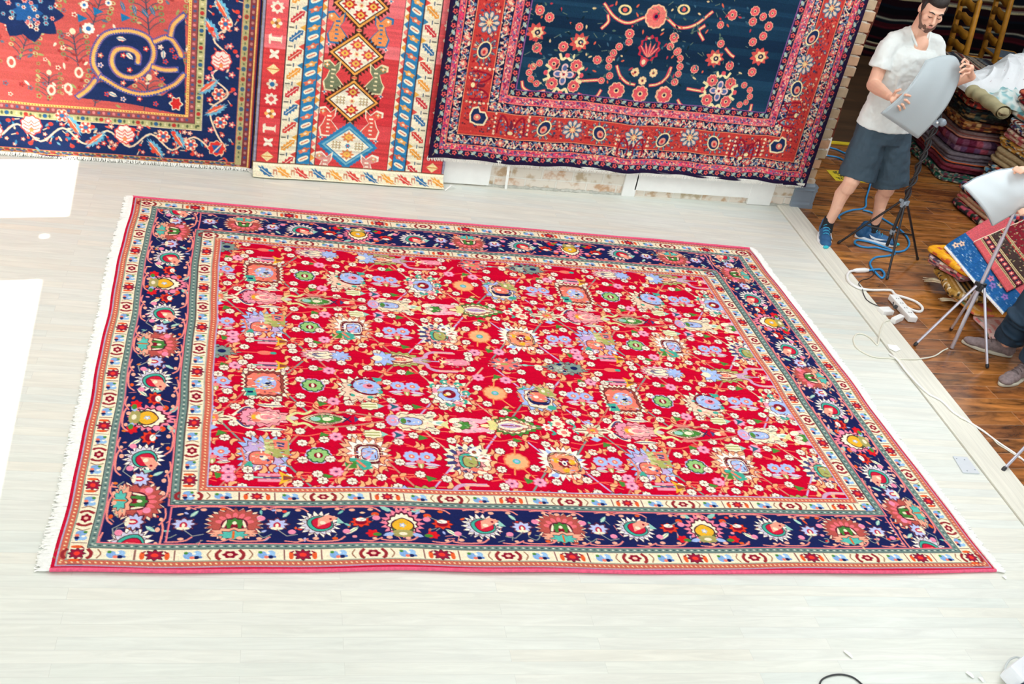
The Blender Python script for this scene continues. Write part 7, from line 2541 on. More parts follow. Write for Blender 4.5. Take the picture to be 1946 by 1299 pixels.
def build_man():
    t = empty('person', (4.66, -0.5, 0), 'bearded man in a pale t-shirt, dark shorts and blue trainers holding a grey panel', 'person')
    V = Vector
    body = MB()
    # head, bent towards the panel
    hc = wl(1771, 20, -0.59)
    f = V((-0.20, -0.86, -0.36))
    M = frame_of(f)
    T = head_parts(hc, M, body)
    neck = V((4.628, -0.470, 1.485))
    body.capsule(hc + M @ V((0, -0.022, -0.06)), neck, 0.054, 0.060)
    body.capsule(neck, neck + V((-0.08, 0, -0.075)), 0.040, 0.040)
    body.capsule(neck, neck + V((0.09, 0.0, -0.065)), 0.040, 0.040)
    body.ell(neck + V((0.010, -0.056, -0.060)), (0.050, 0.044, 0.064))        # chest showing in the neckline
    # trunk inside the clothes, joining everything into one body
    body.capsule(V((4.63, -0.465, 1.33)), V((4.65, -0.46, 0.98)), 0.105, 0.10)
    body.capsule(V((4.47, -0.47, 1.375)), V((4.80, -0.455, 1.395)), 0.045, 0.045)
    body.capsule(V((4.57, -0.455, 0.92)), V((4.73, -0.455, 0.92)), 0.09, 0.09)
    # right arm (on the left of the picture)
    sh, el = V((4.44, -0.475, 1.375)), V((4.408, -0.515, 1.130))
    wr = wl(1690, 183, -0.80)
    body.capsule(sh, el, 0.047, 0.043)
    body.capsule(el, el.lerp(wr, 0.4), 0.045, 0.043)
    body.capsule(el.lerp(wr, 0.35), wr, 0.043, 0.028)
    pc = wl(1703, 189, -0.885)
    fk = (wl(1722, 186, -0.93) - wl(1705, 186, -0.93)).normalized()
    tips = [(1712, 180, 1722, 180, 1730, 182), (1712, 187, 1722, 190, 1728, 196), (1708, 194, 1716, 199, 1719, 206), (1703, 197, 1709, 203, 1711, 210)]
    fingers = []
    for a in tips:
        fingers.append([wl(a[0], a[1], -0.905), wl(a[2], a[3], -0.945), wl(a[4], a[5], -0.935)])
    thumb = [wl(1698, 181, -0.88), wl(1703, 173, -0.91), wl(1711, 170, -0.93)]
    hand(body, wr, pc, V((0.1, -0.9, 0.35)), fk, fingers, thumb, palm=(0.036, 0.016, 0.045))
    # left arm, elbow behind the panel, hand on its right rim
    sh2, el2 = V((4.81, -0.46, 1.395)), V((4.865, -0.53, 1.17))
    wr2 = wl(1846, 146, -0.80)
    body.capsule(sh2, el2, 0.047, 0.043)
    body.capsule(el2, el2.lerp(wr2, 0.4), 0.044, 0.041)
    body.capsule(el2.lerp(wr2, 0.35), wr2, 0.041, 0.027)
    pc2 = wl(1842, 131, -0.85)
    fingers = []
    for a in ((1840, 118, 1833, 112, 1828, 118), (1842, 124, 1832, 121, 1825, 127), (1842, 132, 1832, 131, 1824, 137), (1842, 139, 1833, 140, 1827, 146)):
        fingers.append([wl(a[0], a[1], -0.87), wl(a[2], a[3], -0.925), wl(a[4], a[5], -0.925)])
    thumb = [wl(1838, 140, -0.84), wl(1830, 138, -0.82), wl(1822, 130, -0.82)]
    hand(body, wr2, pc2, V((0.6, -0.7, 0.3)), V((-0.3, -0.3, 0.6)), fingers, thumb, palm=(0.022, 0.030, 0.038))
    # legs
    for hip, kn, an_ in ((V((4.57, -0.45, 0.88)), V((4.475, -0.565, 0.475)), V((4.470, -0.490, 0.105))), (V((4.735, -0.45, 0.88)), V((4.805, -0.53, 0.465)), V((4.845, -0.490, 0.105)))):
        body.capsule(hip, kn, 0.080, 0.056)
        body.capsule(kn, kn.lerp(an_, 0.18), 0.054, 0.050)
        cf = kn.lerp(an_, 0.36) + V((0, 0.022, 0))
        body.capsule(kn + V((0, 0.010, -0.02)), cf, 0.044, 0.051)
        body.capsule(cf, kn.lerp(an_, 0.72), 0.049, 0.036)
        body.capsule(kn.lerp(an_, 0.6), an_, 0.038, 0.033)
    organic('body', body, M_SKIN, t, 0.0042, 3, 0.45)
    # face details
    mb = MB()
    mb.ell(T((0, -0.030, 0.058)), (0.0800, 0.090, 0.086), M, 24, 16)
    mb.ell(T((0, 0.000, 0.092)), (0.070, 0.080, 0.052), M, 24, 16)
    for s in (-1, 1):
        mb.ell(T((s * 0.072, 0.008, 0.030)), (0.010, 0.022, 0.034), M)
        mb.capsule(T((s * 0.073, 0.016, 0.012)), T((s * 0.070, 0.022, -0.016)), 0.006, 0.004)
    organic('hair', mb, M_HAIR, t, 0.004, 2, 0.5)
    mb = MB()
    mb.capsule(T((-0.066, 0.014, -0.030)), T((-0.036, 0.052, -0.080)), 0.008, 0.0185)
    mb.capsule(T((0.066, 0.014, -0.030)), T((0.036, 0.052, -0.080)), 0.008, 0.0185)
    mb.capsule(T((-0.036, 0.050, -0.082)), T((0, 0.068, -0.093)), 0.0192, 0.0232)
    mb.capsule(T((0.036, 0.050, -0.082)), T((0, 0.068, -0.093)), 0.0192, 0.0232)
    mb.capsule(T((-0.030, 0.074, -0.062)), T((0, 0.0945, -0.043)), 0.0055, 0.0055)
    mb.capsule(T((0.030, 0.074, -0.062)), T((0, 0.0945, -0.043)), 0.0055, 0.0055)
    mb.capsule(T((-0.030, 0.074, -0.062)), T((-0.024, 0.074, -0.082)), 0.008, 0.011)
    mb.capsule(T((0.030, 0.074, -0.062)), T((0.024, 0.074, -0.082)), 0.008, 0.011)
    mb.capsule(T((-0.03, 0.04, -0.10)), T((0.03, 0.04, -0.10)), 0.017, 0.017)
    organic('beard', mb, M_BEARD, t, 0.0032, 3, 0.5)
    mb = MB()
    mb.ell(T((0, 0.0935, -0.0535)), (0.019, 0.0055, 0.0034), M); mb.ell(T((0, 0.0930, -0.0610)), (0.015, 0.0060, 0.0040), M)
    mb.build('lips', M_LIPS, t)
    for s in (-1, 1):
        mb = MB()
        mb.tube([T((s * 0.014, 0.089, 0.034)), T((s * 0.032, 0.086, 0.041)), T((s * 0.050, 0.073, 0.034))], [0.0036, 0.0046, 0.0020], n=6)
        mb.build('eyebrow', M_HAIR, t)
        mb = MB()
        mb.tube([T((s * 0.017, 0.0835, 0.006)), T((s * 0.030, 0.0845, 0.002)), T((s * 0.043, 0.078, 0.006))], [0.0014, 0.0024, 0.0014], n=6)
        mb.build('eyelash', M_HAIR, t)
    # t-shirt
    M_TEE = mat('pale_jersey', (226, 232, 230), 0.9, var=0.03, vscale=10, bump=0.15, bscale=300)
    mb = MB()
    pts = [V((4.652, -0.452, 0.835)), V((4.652, -0.452, 0.90)), V((4.65, -0.455, 1.00)), V((4.645, -0.458, 1.10)), V((4.638, -0.465, 1.20)), V((4.632, -0.470, 1.29)), V((4.630, -0.472, 1.36)), V((4.632, -0.470, 1.40))]
    mb.tube(pts, [0.206, 0.202, 0.192, 0.186, 0.194, 0.204, 0.196, 0.160], n=40, flat=0.66, up=(0, 1, 0))
    mb.capsule(V((4.465, -0.472, 1.396)), V((4.800, -0.458, 1.416)), 0.066, 0.064)
    mb.capsule(neck + V((-0.055, 0.015, -0.030)), neck + V((-0.15, 0.005, -0.060)), 0.056, 0.058)
    mb.capsule(neck + V((-0.05, 0.035, -0.02)), neck + V((0.05, 0.035, -0.02)), 0.045, 0.045)
    mb.capsule(neck + V((0.06, 0.015, -0.028)), neck + V((0.16, 0.005, -0.050)), 0.056, 0.058)
    mb.tube([sh + V((0.01, 0, 0.02)), sh.lerp(el, 0.25), sh.lerp(el, 0.55)], [0.064, 0.068, 0.074], n=20)
    mb.tube([sh2 + V((-0.01, 0, 0.02)), sh2.lerp(el2, 0.25), sh2.lerp(el2, 0.60)], [0.064, 0.068, 0.072], n=20)
    # drapery: soft ridges falling from the shoulders and gathering at the waist
    for a, b_, rr in (((4.52, -0.560, 1.30), (4.57, -0.572, 1.05), 0.022), ((4.71, -0.565, 1.28), (4.67, -0.570, 1.02), 0.020), ((4.60, -0.560, 1.20), (4.62, -0.566, 0.92), 0.022)):
        mb.capsule(V(a), V(b_), rr, rr * 0.7, n=10)
    organic('tshirt', mb, M_TEE, t, 0.0055, 5, 0.5, disp=(0.06, 0.017))
    # ribbed collar round the neckline
    mb = MB()
    ring = []
    for i in range(32):
        a = 2 * PI * i / 32
        front = max(0.0, math.cos(a))
        ring.append(neck + V((math.sin(a) * 0.070 + 0.006, -math.cos(a) * 0.064 - 0.022 * front, 0.022 - 0.098 * front ** 1.3)))
    mb.tube(ring, 0.0075, n=8, closed=True)
    mb.build('collar', M_TEE, t)
    # shorts
    M_SH = mat('slate_shorts', (54, 74, 88), 0.75, var=0.12, vscale=8, bump=0.12, bscale=200)
    mb = MB()
    mb.tube([V((4.652, -0.452, 0.93)), V((4.652, -0.452, 0.84)), V((4.652, -0.455, 0.74))], [0.180, 0.192, 0.198], n=32, flat=0.68, up=(0, 1, 0))
    mb.tube([V((4.572, -0.455, 0.86)), V((4.560, -0.480, 0.70)), V((4.530, -0.530, 0.475))], [0.112, 0.124, 0.134], n=28, flat=0.86, up=(0, 1, 0))
    mb.tube([V((4.735, -0.455, 0.86)), V((4.765, -0.475, 0.70)), V((4.830, -0.510, 0.440))], [0.112, 0.122, 0.130], n=28, flat=0.86, up=(0, 1, 0))
    organic('shorts', mb, M_SH, t, 0.006, 4, 0.5, disp=(0.07, 0.022))
    # socks and trainers
    M_SO = mat('black_socks', (28, 32, 38), 0.9)
    for an_ in (V((4.470, -0.490, 0.105)), V((4.845, -0.490, 0.105))):
        mb = MB()
        mb.tube([an_ + V((0, 0.002, 0.045)), an_ + V((0, 0, -0.005)), an_ + V((0, -0.005, -0.055))], [0.0385, 0.0395, 0.044], n=18)
        mb.build('sock', M_SO, t)
    cols = ((36, 92, 140), (244, 248, 250), (60, 170, 206))
    u1, T1 = shoe(t, V((4.492, -0.420, 0)), V((4.375, -0.690, 0)), cols, 'runner')
    swoosh(u1, T1, -1, (240, 246, 250))
    u2, T2 = shoe(t, V((4.742, -0.462, 0)), V((5.022, -0.585, 0)), cols, 'runner')
    swoosh(u2, T2, 1, (240, 246, 250))
    swoosh(u2, T2, -1, (240, 246, 250))
    for (T_, u_) in ((T1, u1), (T2, u2)):
        mb = MB(); mb.ell(T_(0, 1.0, 0.020), (0.022, 0.012, 0.012)); mb.build('toe_bumper', mat('turquoise_rubber', (40, 190, 206), 0.5), u_)
    return t


def build_second():
    V = Vector
    t = empty('person', (5.15, -2.05, 0), 'second person at the right edge, in dark blue trousers and grey suede shoes', 'person')
    body = MB()
    hip = V((5.42, -2.02, 0.93))
    ax1, ax2 = fl(1908, 660, 0.06), fl(1954, 700, 0.06)
    hc = V((5.36, -2.05, 1.62))
    M = frame_of(V((-0.95, -0.1, -0.3)))
    T = head_parts(hc, M, body)
    neck = V((5.43, -2.03, 1.42))
    body.capsule(hc + M @ V((0, -0.02, -0.06)), neck, 0.054, 0.06)
    body.capsule(V((5.44, -2.03, 1.32)), V((5.44, -2.03, 0.98)), 0.11, 0.10)
    body.capsule(V((5.44, -2.20, 1.36)), V((5.44, -1.86, 1.36)), 0.05, 0.05)
    # arms reaching to the second panel
    h1 = wl(1938, 322, -2.00); h2 = wl(1946, 402, -2.06)
    e1, e2 = V((5.20, -1.74, 1.12)), V((5.16, -2.28, 1.04))
    for s, e, h, dirs in ((V((5.44, -1.85, 1.35)), e1, h1, 1), (V((5.44, -2.21, 1.35)), e2, h2, -1)):
        w = h + (e - h).normalized() * 0.10
        body.capsule(s, e, 0.046, 0.042); body.capsule(e, w, 0.043, 0.028)
        pc = h + (e - h).normalized() * 0.055
        fd = (h - pc).normalized()
        side = fd.cross(V((0, 0, 1))).normalized()
        fingers = []
        for i in range(4):
            o_ = side * (0.018 * (i - 1.5))
            dn = V((0, 0, -0.012))
            fingers.append([pc + fd * 0.025 + o_, h + fd * 0.004 + o_ * 0.95 + V((0, -0.006, 0.008)), h + fd * 0.022 + o_ * 0.9 + dn])
        thumb = [pc + side * 0.02 + V((0, 0, -0.012)), pc + side * 0.03 + fd * 0.03 + V((0, 0, -0.024)), pc + side * 0.02 + fd * 0.055 + V((0, 0, -0.028))]
        hand(body, w, pc, V((0, 0, 1)), fd, fingers, thumb, palm=(0.038, 0.016, 0.042))
    legs = []
    for i, (a, kn) in enumerate(((ax1, V((5.03, -1.96, 0.50))), (ax2, V((5.10, -2.17, 0.50))))):
        a = V((a.x, a.y, 0.10))
        hp = hip + V((0, 0.09 if i == 0 else -0.09, -0.05))
        body.capsule(hp, kn, 0.085, 0.058); body.capsule(kn, kn.lerp(a, .4), .055, .052); body.capsule(kn.lerp(a, .4), a, .052, .034)
        legs.append((hp, kn, a))
    organic('body', body, M_SKIN, t, 0.0055, 3, 0.45)
    mb = MB()
    mb.ell(T((0, -0.028, 0.058)), (0.080, 0.092, 0.086), M, 24, 16); mb.ell(T((0, 0.0, 0.092)), (0.070, 0.080, 0.052), M, 24, 16)
    organic('hair', mb, M_HAIR, t, 0.006, 2, 0.5)
    mb = MB()
    mb.tube([V((5.44, -2.03, 0.86)), V((5.44, -2.03, 1.10)), V((5.44, -2.03, 1.32)), V((5.44, -2.03, 1.40))], [0.19, 0.18, 0.20, 0.14], n=32, flat=0.68, up=(1, 0, 0))
    mb.capsule(V((5.44, -2.21, 1.37)), V((5.44, -1.85, 1.37)), 0.06, 0.06)
    mb.tube([V((5.44, -1.85, 1.35)), V((5.44, -1.85, 1.35)).lerp(e1, 0.5)], [0.062, 0.07], n=18)
    mb.tube([V((5.44, -2.21, 1.35)), V((5.44, -2.21, 1.35)).lerp(e2, 0.5)], [0.062, 0.07], n=18)
    organic('shirt', mb, mat('coral_shirt', (206, 92, 84), 0.85, var=0.1), t, 0.007, 4, 0.5, disp=(0.1, 0.012))
    M_TR = mat('navy_trousers', (26, 50, 70), 0.8, var=0.2, vscale=10, bump=0.15, bscale=200)
    mb = MB()
    mb.tube([V((5.43, -2.03, 0.97)), V((5.43, -2.03, 0.84))], [0.17, 0.19], n=28, flat=0.7, up=(1, 0, 0))
    for hp, kn, a in legs:
        hem = V((a.x, a.y, 0.105))
        mb.tube([hp, kn, kn.lerp(hem, 0.5), hem + V((0, 0, 0.02)), hem], [0.115, 0.100, 0.090, 0.084, 0.080], n=24)
        for q in range(4):
            c = hem + V((0, 0, 0.03 + q * 0.05))
            mb.ell(c + V((-0.02 if q % 2 else 0.01, -0.015, 0)), (0.082, 0.080, 0.022), (0.3 * (q % 2), 0.2, 0))
    organic('trousers', mb, M_TR, t, 0.006, 3, 0.5, disp=(0.09, 0.018))
    cols = ((132, 116, 116), (196, 190, 172), (84, 70, 70))
    shoe(t, V((ax1.x + 0.07, ax1.y - 0.02, 0)), fl(1828, 647, 0.012), cols, 'suede')
    shoe(t, V((ax2.x + 0.04, ax2.y + 0.03, 0)), fl(1900, 730, 0.012), cols, 'suede')
    return t
# ------------------------------------------------------------------ light stands, panels, cords and small things
M_BLKMET = mat('black_stand_metal', (30, 32, 36), 0.35, var=0.1, spec=0.6)
M_STEEL = mat('brushed_steel', (206, 206, 220), 0.28, metal=0.6, var=0.05)
M_GREYPL = mat('grey_plastic', (140, 152, 164), 0.4)
M_CORDBLK = mat('black_cable', (26, 28, 34), 0.4, spec=0.7)


def stand(name, hub, feet, top, label, legm, r=0.009, collar=None, pole_floor=False):
    base = Vector((hub.x, hub.y, 0))
    t = empty(name, base, label, 'light stand', 'light stands on the dark floor')
    mb = MB()
    z0 = Vector((hub.x, hub.y, 0.004 if pole_floor else max(0.12, hub.z - 0.34)))
    mb.tube([z0, hub, hub.lerp(top, 0.55)], r * 1.25, n=12)
    mb.tube([hub.lerp(top, 0.5), top], r * 0.95, n=12)
    mb.build('pole', legm, t)
    mb = MB()
    mb.tube([hub - Vector((0, 0, 0.03)), hub + Vector((0, 0, 0.02))], 0.020, n=12)
    for k in range(3):
        a = k * 2.1
        mb.box(hub + Vector((math.cos(a) * 0.024, math.sin(a) * 0.024, 0)), (0.024, 0.016, 0.034), (0, 0, a), 0.003)
    mb.build('hub', M_GREYPL if legm is M_BLKMET else M_BLKMET, t)
    for f_ in feet:
        f_ = Vector(f_)
        d = (f_ - hub); d.z = 0; d.normalize()
        st = hub + d * 0.026
        mb = MB(); mb.tube([st, f_ + Vector((0, 0, 0.008))], r * 0.9, n=10)
        lg = mb.build('leg', legm, t)
        mb = MB(); mb.capsule(f_ + Vector((0, 0, 0.010)) + (st - f_).normalized() * 0.012, f_ + Vector((0, 0, 0.010)), r * 1.15, r * 1.15)
        mb.build('rubber_foot', M_CORDBLK, lg)
        if not pole_floor:
            mid = st.lerp(f_, 0.55)
            c = Vector((hub.x, hub.y, hub.z - 0.22))
            mb = MB(); mb.tube([c + d * 0.012, mid], r * 0.6, n=8)
            mb.ell(mid, (0.007, 0.007, 0.007)); mb.build('brace', legm, t)
    if not pole_floor:
        mb = MB(); mb.tube([Vector((hub.x, hub.y, hub.z - 0.235)), Vector((hub.x, hub.y, hub.z - 0.205))], 0.018, n=12); mb.build('collar', M_GREYPL, t)
    return t


def panel(name, c, label, m, bulge, back):
    """square cloth panel of a lamp, curved, stretched over a thin frame; corners c: bl, br, tr, tl"""
    bl, br, tr, tl = c
    n = 22
    nrm = (br - bl).cross(tl - bl).normalized()
    if nrm.y > 0:
        nrm = -nrm
    vs = []
    for q in (0.0, -0.014):
        for j in range(n + 1):
            for i in range(n + 1):
                u, v = i / n, j / n
                p = bl * (1 - u) * (1 - v) + br * u * (1 - v) + tr * u * v + tl * (1 - u) * v
                up = (tl - bl).normalized()
                p = p + up * bulge * math.sin(PI * u) * v + nrm * (0.030 * math.sin(PI * v) * 1.0 - 0.045 * v ** 3) + nrm * (0.0025 * math.sin(u * 16 + v * 7) * v)
                vs.append(p + nrm * q)
    m1 = (n + 1) ** 2
    fs = []
    for j in range(n):
        for i in range(n):
            a = j * (n + 1) + i
            fs.append((a, a + 1, a + n + 2, a + n + 1)); fs.append((m1 + a, m1 + a + n + 1, m1 + a + n + 2, m1 + a + 1))
    rimi = [i for i in range(n + 1)] + [(j + 1) * (n + 1) - 1 for j in range(1, n + 1)] + [n * (n + 1) + i for i in range(n - 1, -1, -1)] + [j * (n + 1) for j in range(n - 1, 0, -1)]
    for a, b_ in zip(rimi, rimi[1:] + rimi[:1]):
        fs.append((a, m1 + a, m1 + b_, b_))
    mb = MB(); mb.add(vs, fs, True)
    o = mb.build(name, m, loc=sum(c, Vector()) / 4)
    tag(o, label, 'lamp panel', 'cloth lamp panels')
    mb = MB()
    mb.tube([vs[m1 + a] + nrm * 0.004 for a in rimi], 0.0045, n=6, closed=True)
    mb.build('rim', back, o)
    mid = vs[m1 + (n // 2) * (n + 1) + n // 2]
    return o, vs, nrm, n


def cord(name, pts, r, m, label, cat='cord', zf=None, n=8, sm=6):
    """cable lying on the floor through photo positions; an optional third number is the height of its middle"""
    P_ = []
    for p in pts:
        z = p[2] if len(p) > 2 else r + 0.0005
        q = fl(p[0], p[1], z)
        on_board = BRD(q.y) - 0.01 < q.x < BRD(q.y) + BW + 0.01
        if len(p) < 3 and on_board:
            q = fl(p[0], p[1], r + 0.0098)
        P_.append(q)
    path = smooth_path(P_, sm)
    mb = MB(); mb.tube(path, r, n=n)
    c = P_[0].copy()
    o = mb.build(name, m, loc=c)
    return tag(o, label, cat, 'cables lying on the floors')


def build_small():
    V = Vector
    # --- first stand, its panel and the cable wound round the pole
    hub = V((4.755, -0.815, 0.445)); top = V((4.755, -0.815, 1.16))
    st = stand('light_stand', hub, [fl(1685, 531, 0), fl(1593, 463, 0), fl(1743, 494, 0)], top, 'black tripod light stand in front of the man, cables wound round its pole', M_BLKMET)
    mb = MB()
    pth = []
    for i in range(60):
        z = 0.46 + 0.70 * i / 59
        a = i * 0.42
        pth.append(V((4.755 + 0.020 * math.cos(a), -0.815 + 0.020 * math.sin(a), z)))
    mb.tube(pth, 0.0065, n=8)
    pth = [V((p.x * 1 - 0.036 * math.cos(i * 0.42 + 0.3), p.y - 0.036 * math.sin(i * 0.42 + .3), p.z)) for i, p in enumerate(pth)]
    mb.tube(pth, 0.005, n=8)
    mb.build('cable', M_CORDBLK, st)
    mb = MB()
    hd = wl(1788, 232, -0.83)
    mb.lathe([(0.0, -0.03), (0.022, -0.03), (0.026, -0.01), (0.026, 0.02), (0.018, 0.035), (0.0, 0.035)], hd, 18, (PI / 2 - 0.2, 0.3, 0))
    mb.box(hd + V((-0.035, 0.0, -0.01)), (0.05, 0.025, 0.04), (0, 0.4, 0), 0.004)
    k = mb.build('tilt_head', M_GREYPL, st)
    mb = MB(); mb.ell(hd + V((-0.04, -0.018, 0.0)), (0.008, 0.008, 0.008)); mb.build('screw', mat('white_screw', (240, 240, 240), .4), k)
    m, nt, b = new_mat('grey_panel_cloth')
    b.inputs['Base Color'].default_value = (*srgb((170, 180, 184)), 1); b.inputs['Roughness'].default_value = 0.75
    c = [wl(1676, 216, -0.915), wl(1745, 263, -0.93), wl(1831, 156, -0.895), wl(1768, 120, -0.90)]
    o, vs, nrm, n = panel('lamp_panel', c, 'grey fabric lamp panel the man is holding on the black stand', m, 0.105, m)
    # --- second stand, lower right
    hub2 = V((4.592, -1.93, 0.440)); top2 = V((4.592, -1.93, 1.02))
    stand('light_stand', hub2, [fl(1738, 657, 0), fl(1875, 699, 0), fl(1806, 628, 0)], top2, 'silver tripod light stand beside the second person', M_STEEL, 0.0095, pole_floor=True)
    m2, nt, b = new_mat('white_panel_cloth')
    b.inputs['Base Color'].default_value = (*srgb((206, 214, 218)), 1); b.inputs['Roughness'].default_value = 0.7
    c = [wl(1842, 359, -2.03), wl(1888, 429, -2.03), wl(1962, 386, -2.00), wl(1952, 324, -1.99)]
    c = [c[1], c[2], c[3], c[0]]
    panel('lamp_panel', c, 'pale grey-white lamp panel on the silver stand at the right edge', m2, 0.03, M_GREYPL)
    # --- third stand, one leg of it in the picture
    stand('light_stand', V((4.62, -2.86, 0.36)), [fl(1905, 895, 0), V((4.86, -3.06, 0)), V((4.86, -2.56, 0))], V((4.62, -2.86, 1.3)), 'silver light stand below the second person, only one leg in view', M_STEEL, 0.0095)
    # --- cords
    BL = mat('blue_cord', (44, 142, 206), 0.4, var=0.05)
    cord('extension_cord', [(1576, 280), (1590, 284), (1606, 291), (1625, 297), (1650, 300), (1650, 318), (1610, 307), (1592, 299), (1570, 295)], 0.0075, BL, 'blue cord loop on the dark floor behind the man, beside the brick wall')
    cord('extension_cord', [(1597, 416, .02), (1594, 411, .03), (1604, 404, .02), (1620, 399), (1636, 397), (1645, 392), (1646, 377), (1651, 360), (1655, 345)], 0.0075, BL, 'short blue cord tail with a knotted end between the feet of the man')
    cord('extension_cord', [(1640, 399), (1655, 403), (1672, 412), (1690, 423), (1706, 433), (1722, 448), (1728, 464), (1718, 476), (1700, 478), (1682, 474), (1665, 470), (1648, 470), (1633, 467), (1624, 461),
                            (1630, 456), (1650, 459), (1672, 466), (1692, 474), (1700, 482), (1686, 486), (1664, 489), (1654, 498), (1656, 508), (1666, 520), (1676, 528), (1681, 521), (1674, 512), (1662, 512), (1648, 514)],
         0.0075, BL, 'blue extension cord looped on the dark floor around the black stand')
    WT = mat('white_plastic', (240, 240, 238), 0.4)
    # white cord with its plug sleeve
    a, b_ = fl(1650, 513, 0.014), fl(1622, 514, 0.014)
    o = cord('mains_lead', [(1626, 514), (1615, 516), (1610, 524), (1613, 534), (1624, 543), (1640, 549), (1660, 551), (1680, 551), (1694, 552), (1702, 560), (1722, 566), (1742, 574), (1753, 585), (1748, 592), (1734, 589), (1722, 582), (1712, 574)], 0.009, WT,
             'thick white cord curving across the dark floor to the power strip')
    mb = MB(); mb.tube([b_, b_.lerp(a, 0.2), b_.lerp(a, 0.75), a], [0.010, 0.016, 0.017, 0.011], n=12)
    mb.build('socket', WT, o)
    # power strip
    p0, p1 = fl(1696, 564, 0.02), fl(1735, 608, 0.02)
    d = (p1 - p0); ang = math.atan2(d.y, d.x)
    mb = MB()
    L_ = Vector((d.x, d.y, 0)).length
    mb.box((p0 + p1) / 2 * 1.0 + V((0, 0, 0.002)), (L_, 0.060, 0.038), (0, 0, ang), 0.008)
    strip = mb.build('power_strip', WT, loc=V(((p0.x + p1.x) / 2, (p0.y + p1.y) / 2, 0.0)))
    tag(strip, 'white power strip on the dark floor by the threshold', 'power strip')
    ux = V((math.cos(ang), math.sin(ang), 0)); uy = V((-math.sin(ang), math.cos(ang), 0))
    for k in range(4):
        mb = MB()
        c0 = p0.lerp(p1, 0.2 + 0.2 * k); c0.z = 0.0425
        for q in (-0.008, 0.008):
            mb.box(c0 + uy * q, (0.010, 0.003, 0.002), (0, 0, ang))
        mb.build('outlet', M_CORDBLK, strip)
    # adapters and a black lead
    for (x, y, sx, sy, lab, rot) in ((1683, 591, 0.085, 0.06, 'white square charger beside the power strip, nearer the threshold', 0.1), (1705, 606, 0.11, 0.035, 'white wedge-shaped plug at the lower end of the power strip', 0.5)):
        c0 = fl(x, y, 0.018)
        mb = MB(); mb.box(c0, (sx, sy, 0.034), (0, 0, rot), 0.006)
        o = mb.build('charger', WT, loc=V((c0.x, c0.y, 0)))
        tag(o, lab, 'charger', 'chargers by the power strip')
    c0 = fl(1702, 583, 0.052)
    mb = MB(); mb.box(c0, (0.03, 0.022, 0.018), (0, 0, .6), 0.004); mb.tube([c0, fl(1697, 580, 0.06), fl(1698, 574, 0.06)], 0.004, n=6)
    o = mb.build('plug', M_CORDBLK, loc=V((c0.x, c0.y, 0.04)))
    tag(o, 'small black plug stuck in the white power strip', 'plug')
    cord('thin_cord', [(1662, 514, .018), (1660, 522), (1650, 529), (1638, 532), (1632, 539), (1638, 548, .02), (1641, 558), (1646, 568), (1655, 575), (1666, 580), (1673, 583)], 0.003, M_CORDBLK, 'thin black lead wandering from the blue cord to the white charger')
    LN = mat('ivory_cable', (232, 230, 214), 0.5)
    cord('thin_cord', [(1703, 609), (1690, 608), (1680, 612), (1674, 626), (1671, 642), (1668, 655), (1662, 650), (1652, 640), (1638, 634), (1627, 635), (1622, 645), (1626, 658), (1640, 669), (1662, 678), (1690, 680), (1722, 682), (1750, 681), (1776, 676), (1792, 666), (1801, 662)], 0.0042, LN,
         'ivory cable looping over the pale threshold to the silver stand')
    cord('thin_cord', [(1690, 672), (1706, 684), (1722, 705), (1745, 730), (1765, 748), (1790, 762), (1812, 783), (1840, 800), (1870, 820), (1900, 842), (1930, 862), (1950, 878)], 0.0052, mat('bright_white_cable', (248, 248, 246), .45), 'long white cable running along the threshold towards the lower right corner')
    cord('thin_cord', [(1822, 792), (1845, 803), (1868, 817), (1884, 830), (1896, 843), (1915, 855), (1935, 868), (1948, 876)], 0.0034, LN, 'slim ivory cable on the dark wood just under the long white cable')
    cord('thin_cord', [(1556, 1310), (1561, 1292), (1578, 1283), (1600, 1281), (1622, 1287), (1642, 1303)], 0.0034, M_CORDBLK, 'thin black cable arcing on the pale floor at the bottom edge')
    # thin white piece standing in for whitish glare on the threshold
    mb = MB()
    q = [fl(1686, 654, 0.0125), fl(1704, 656, 0.014), fl(1712, 664, 0.0125), fl(1702, 668, 0.014), fl(1690, 662, 0.0125)]
    mb.add(q + [p + V((0, 0, 0.0015)) for p in q], [(0, 1, 2, 3, 4), (9, 8, 7, 6, 5)] + [(i, (i + 1) % 5, 5 + (i + 1) % 5, 5 + i) for i in range(5)])
    o = mb.build('glare_patch', mat('glare_white', (250, 250, 248), 0.8)); tag(o, 'small white patch of painted glare on the threshold board', 'paper')
    # floor box plate
    c4 = [fl(1811, 866, 0.006), fl(1838, 868, 0.006), fl(1862, 899, 0.006), fl(1830, 897, 0.006)]
    mb = MB(); mb.add(c4 + [p - V((0, 0, 0.0055)) for p in c4], [(3, 2, 1, 0), (4, 5, 6, 7), (0, 1, 5, 4), (1, 2, 6, 5), (2, 3, 7, 6), (3, 0, 4, 7)])
    o = mb.build('outlet_plate', mat('plate_metal', (214, 220, 226), 0.35, metal=0.3), loc=sum(c4, V()) / 4); tag(o, 'metal outlet cover plate let into the pale floor by the threshold', 'outlet cover')
    for (x, y) in ((1818, 871), (1833, 873), (1838, 894), (1853, 892)):
        mb = MB(); p = fl(x, y, 0.0065); mb.lathe([(0, 0.0012), (0.003, 0.001), (0.0042, 0)], p, 10); mb.build('screw', M_GREYPL, o)
    # charger at the bottom right with its cable
    p = fl(1936, 1277, 0.05)
    mb = MB(); mb.box(p, (0.14, 0.075, 0.075), (0.25, 0.1, 0.45), 0.018)
    o = mb.build('adapter', mat('pale_adapter', (236, 240, 246), 0.35), loc=V((p.x, p.y, 0))); tag(o, 'white power adapter with dark underside at the bottom right corner', 'adapter')
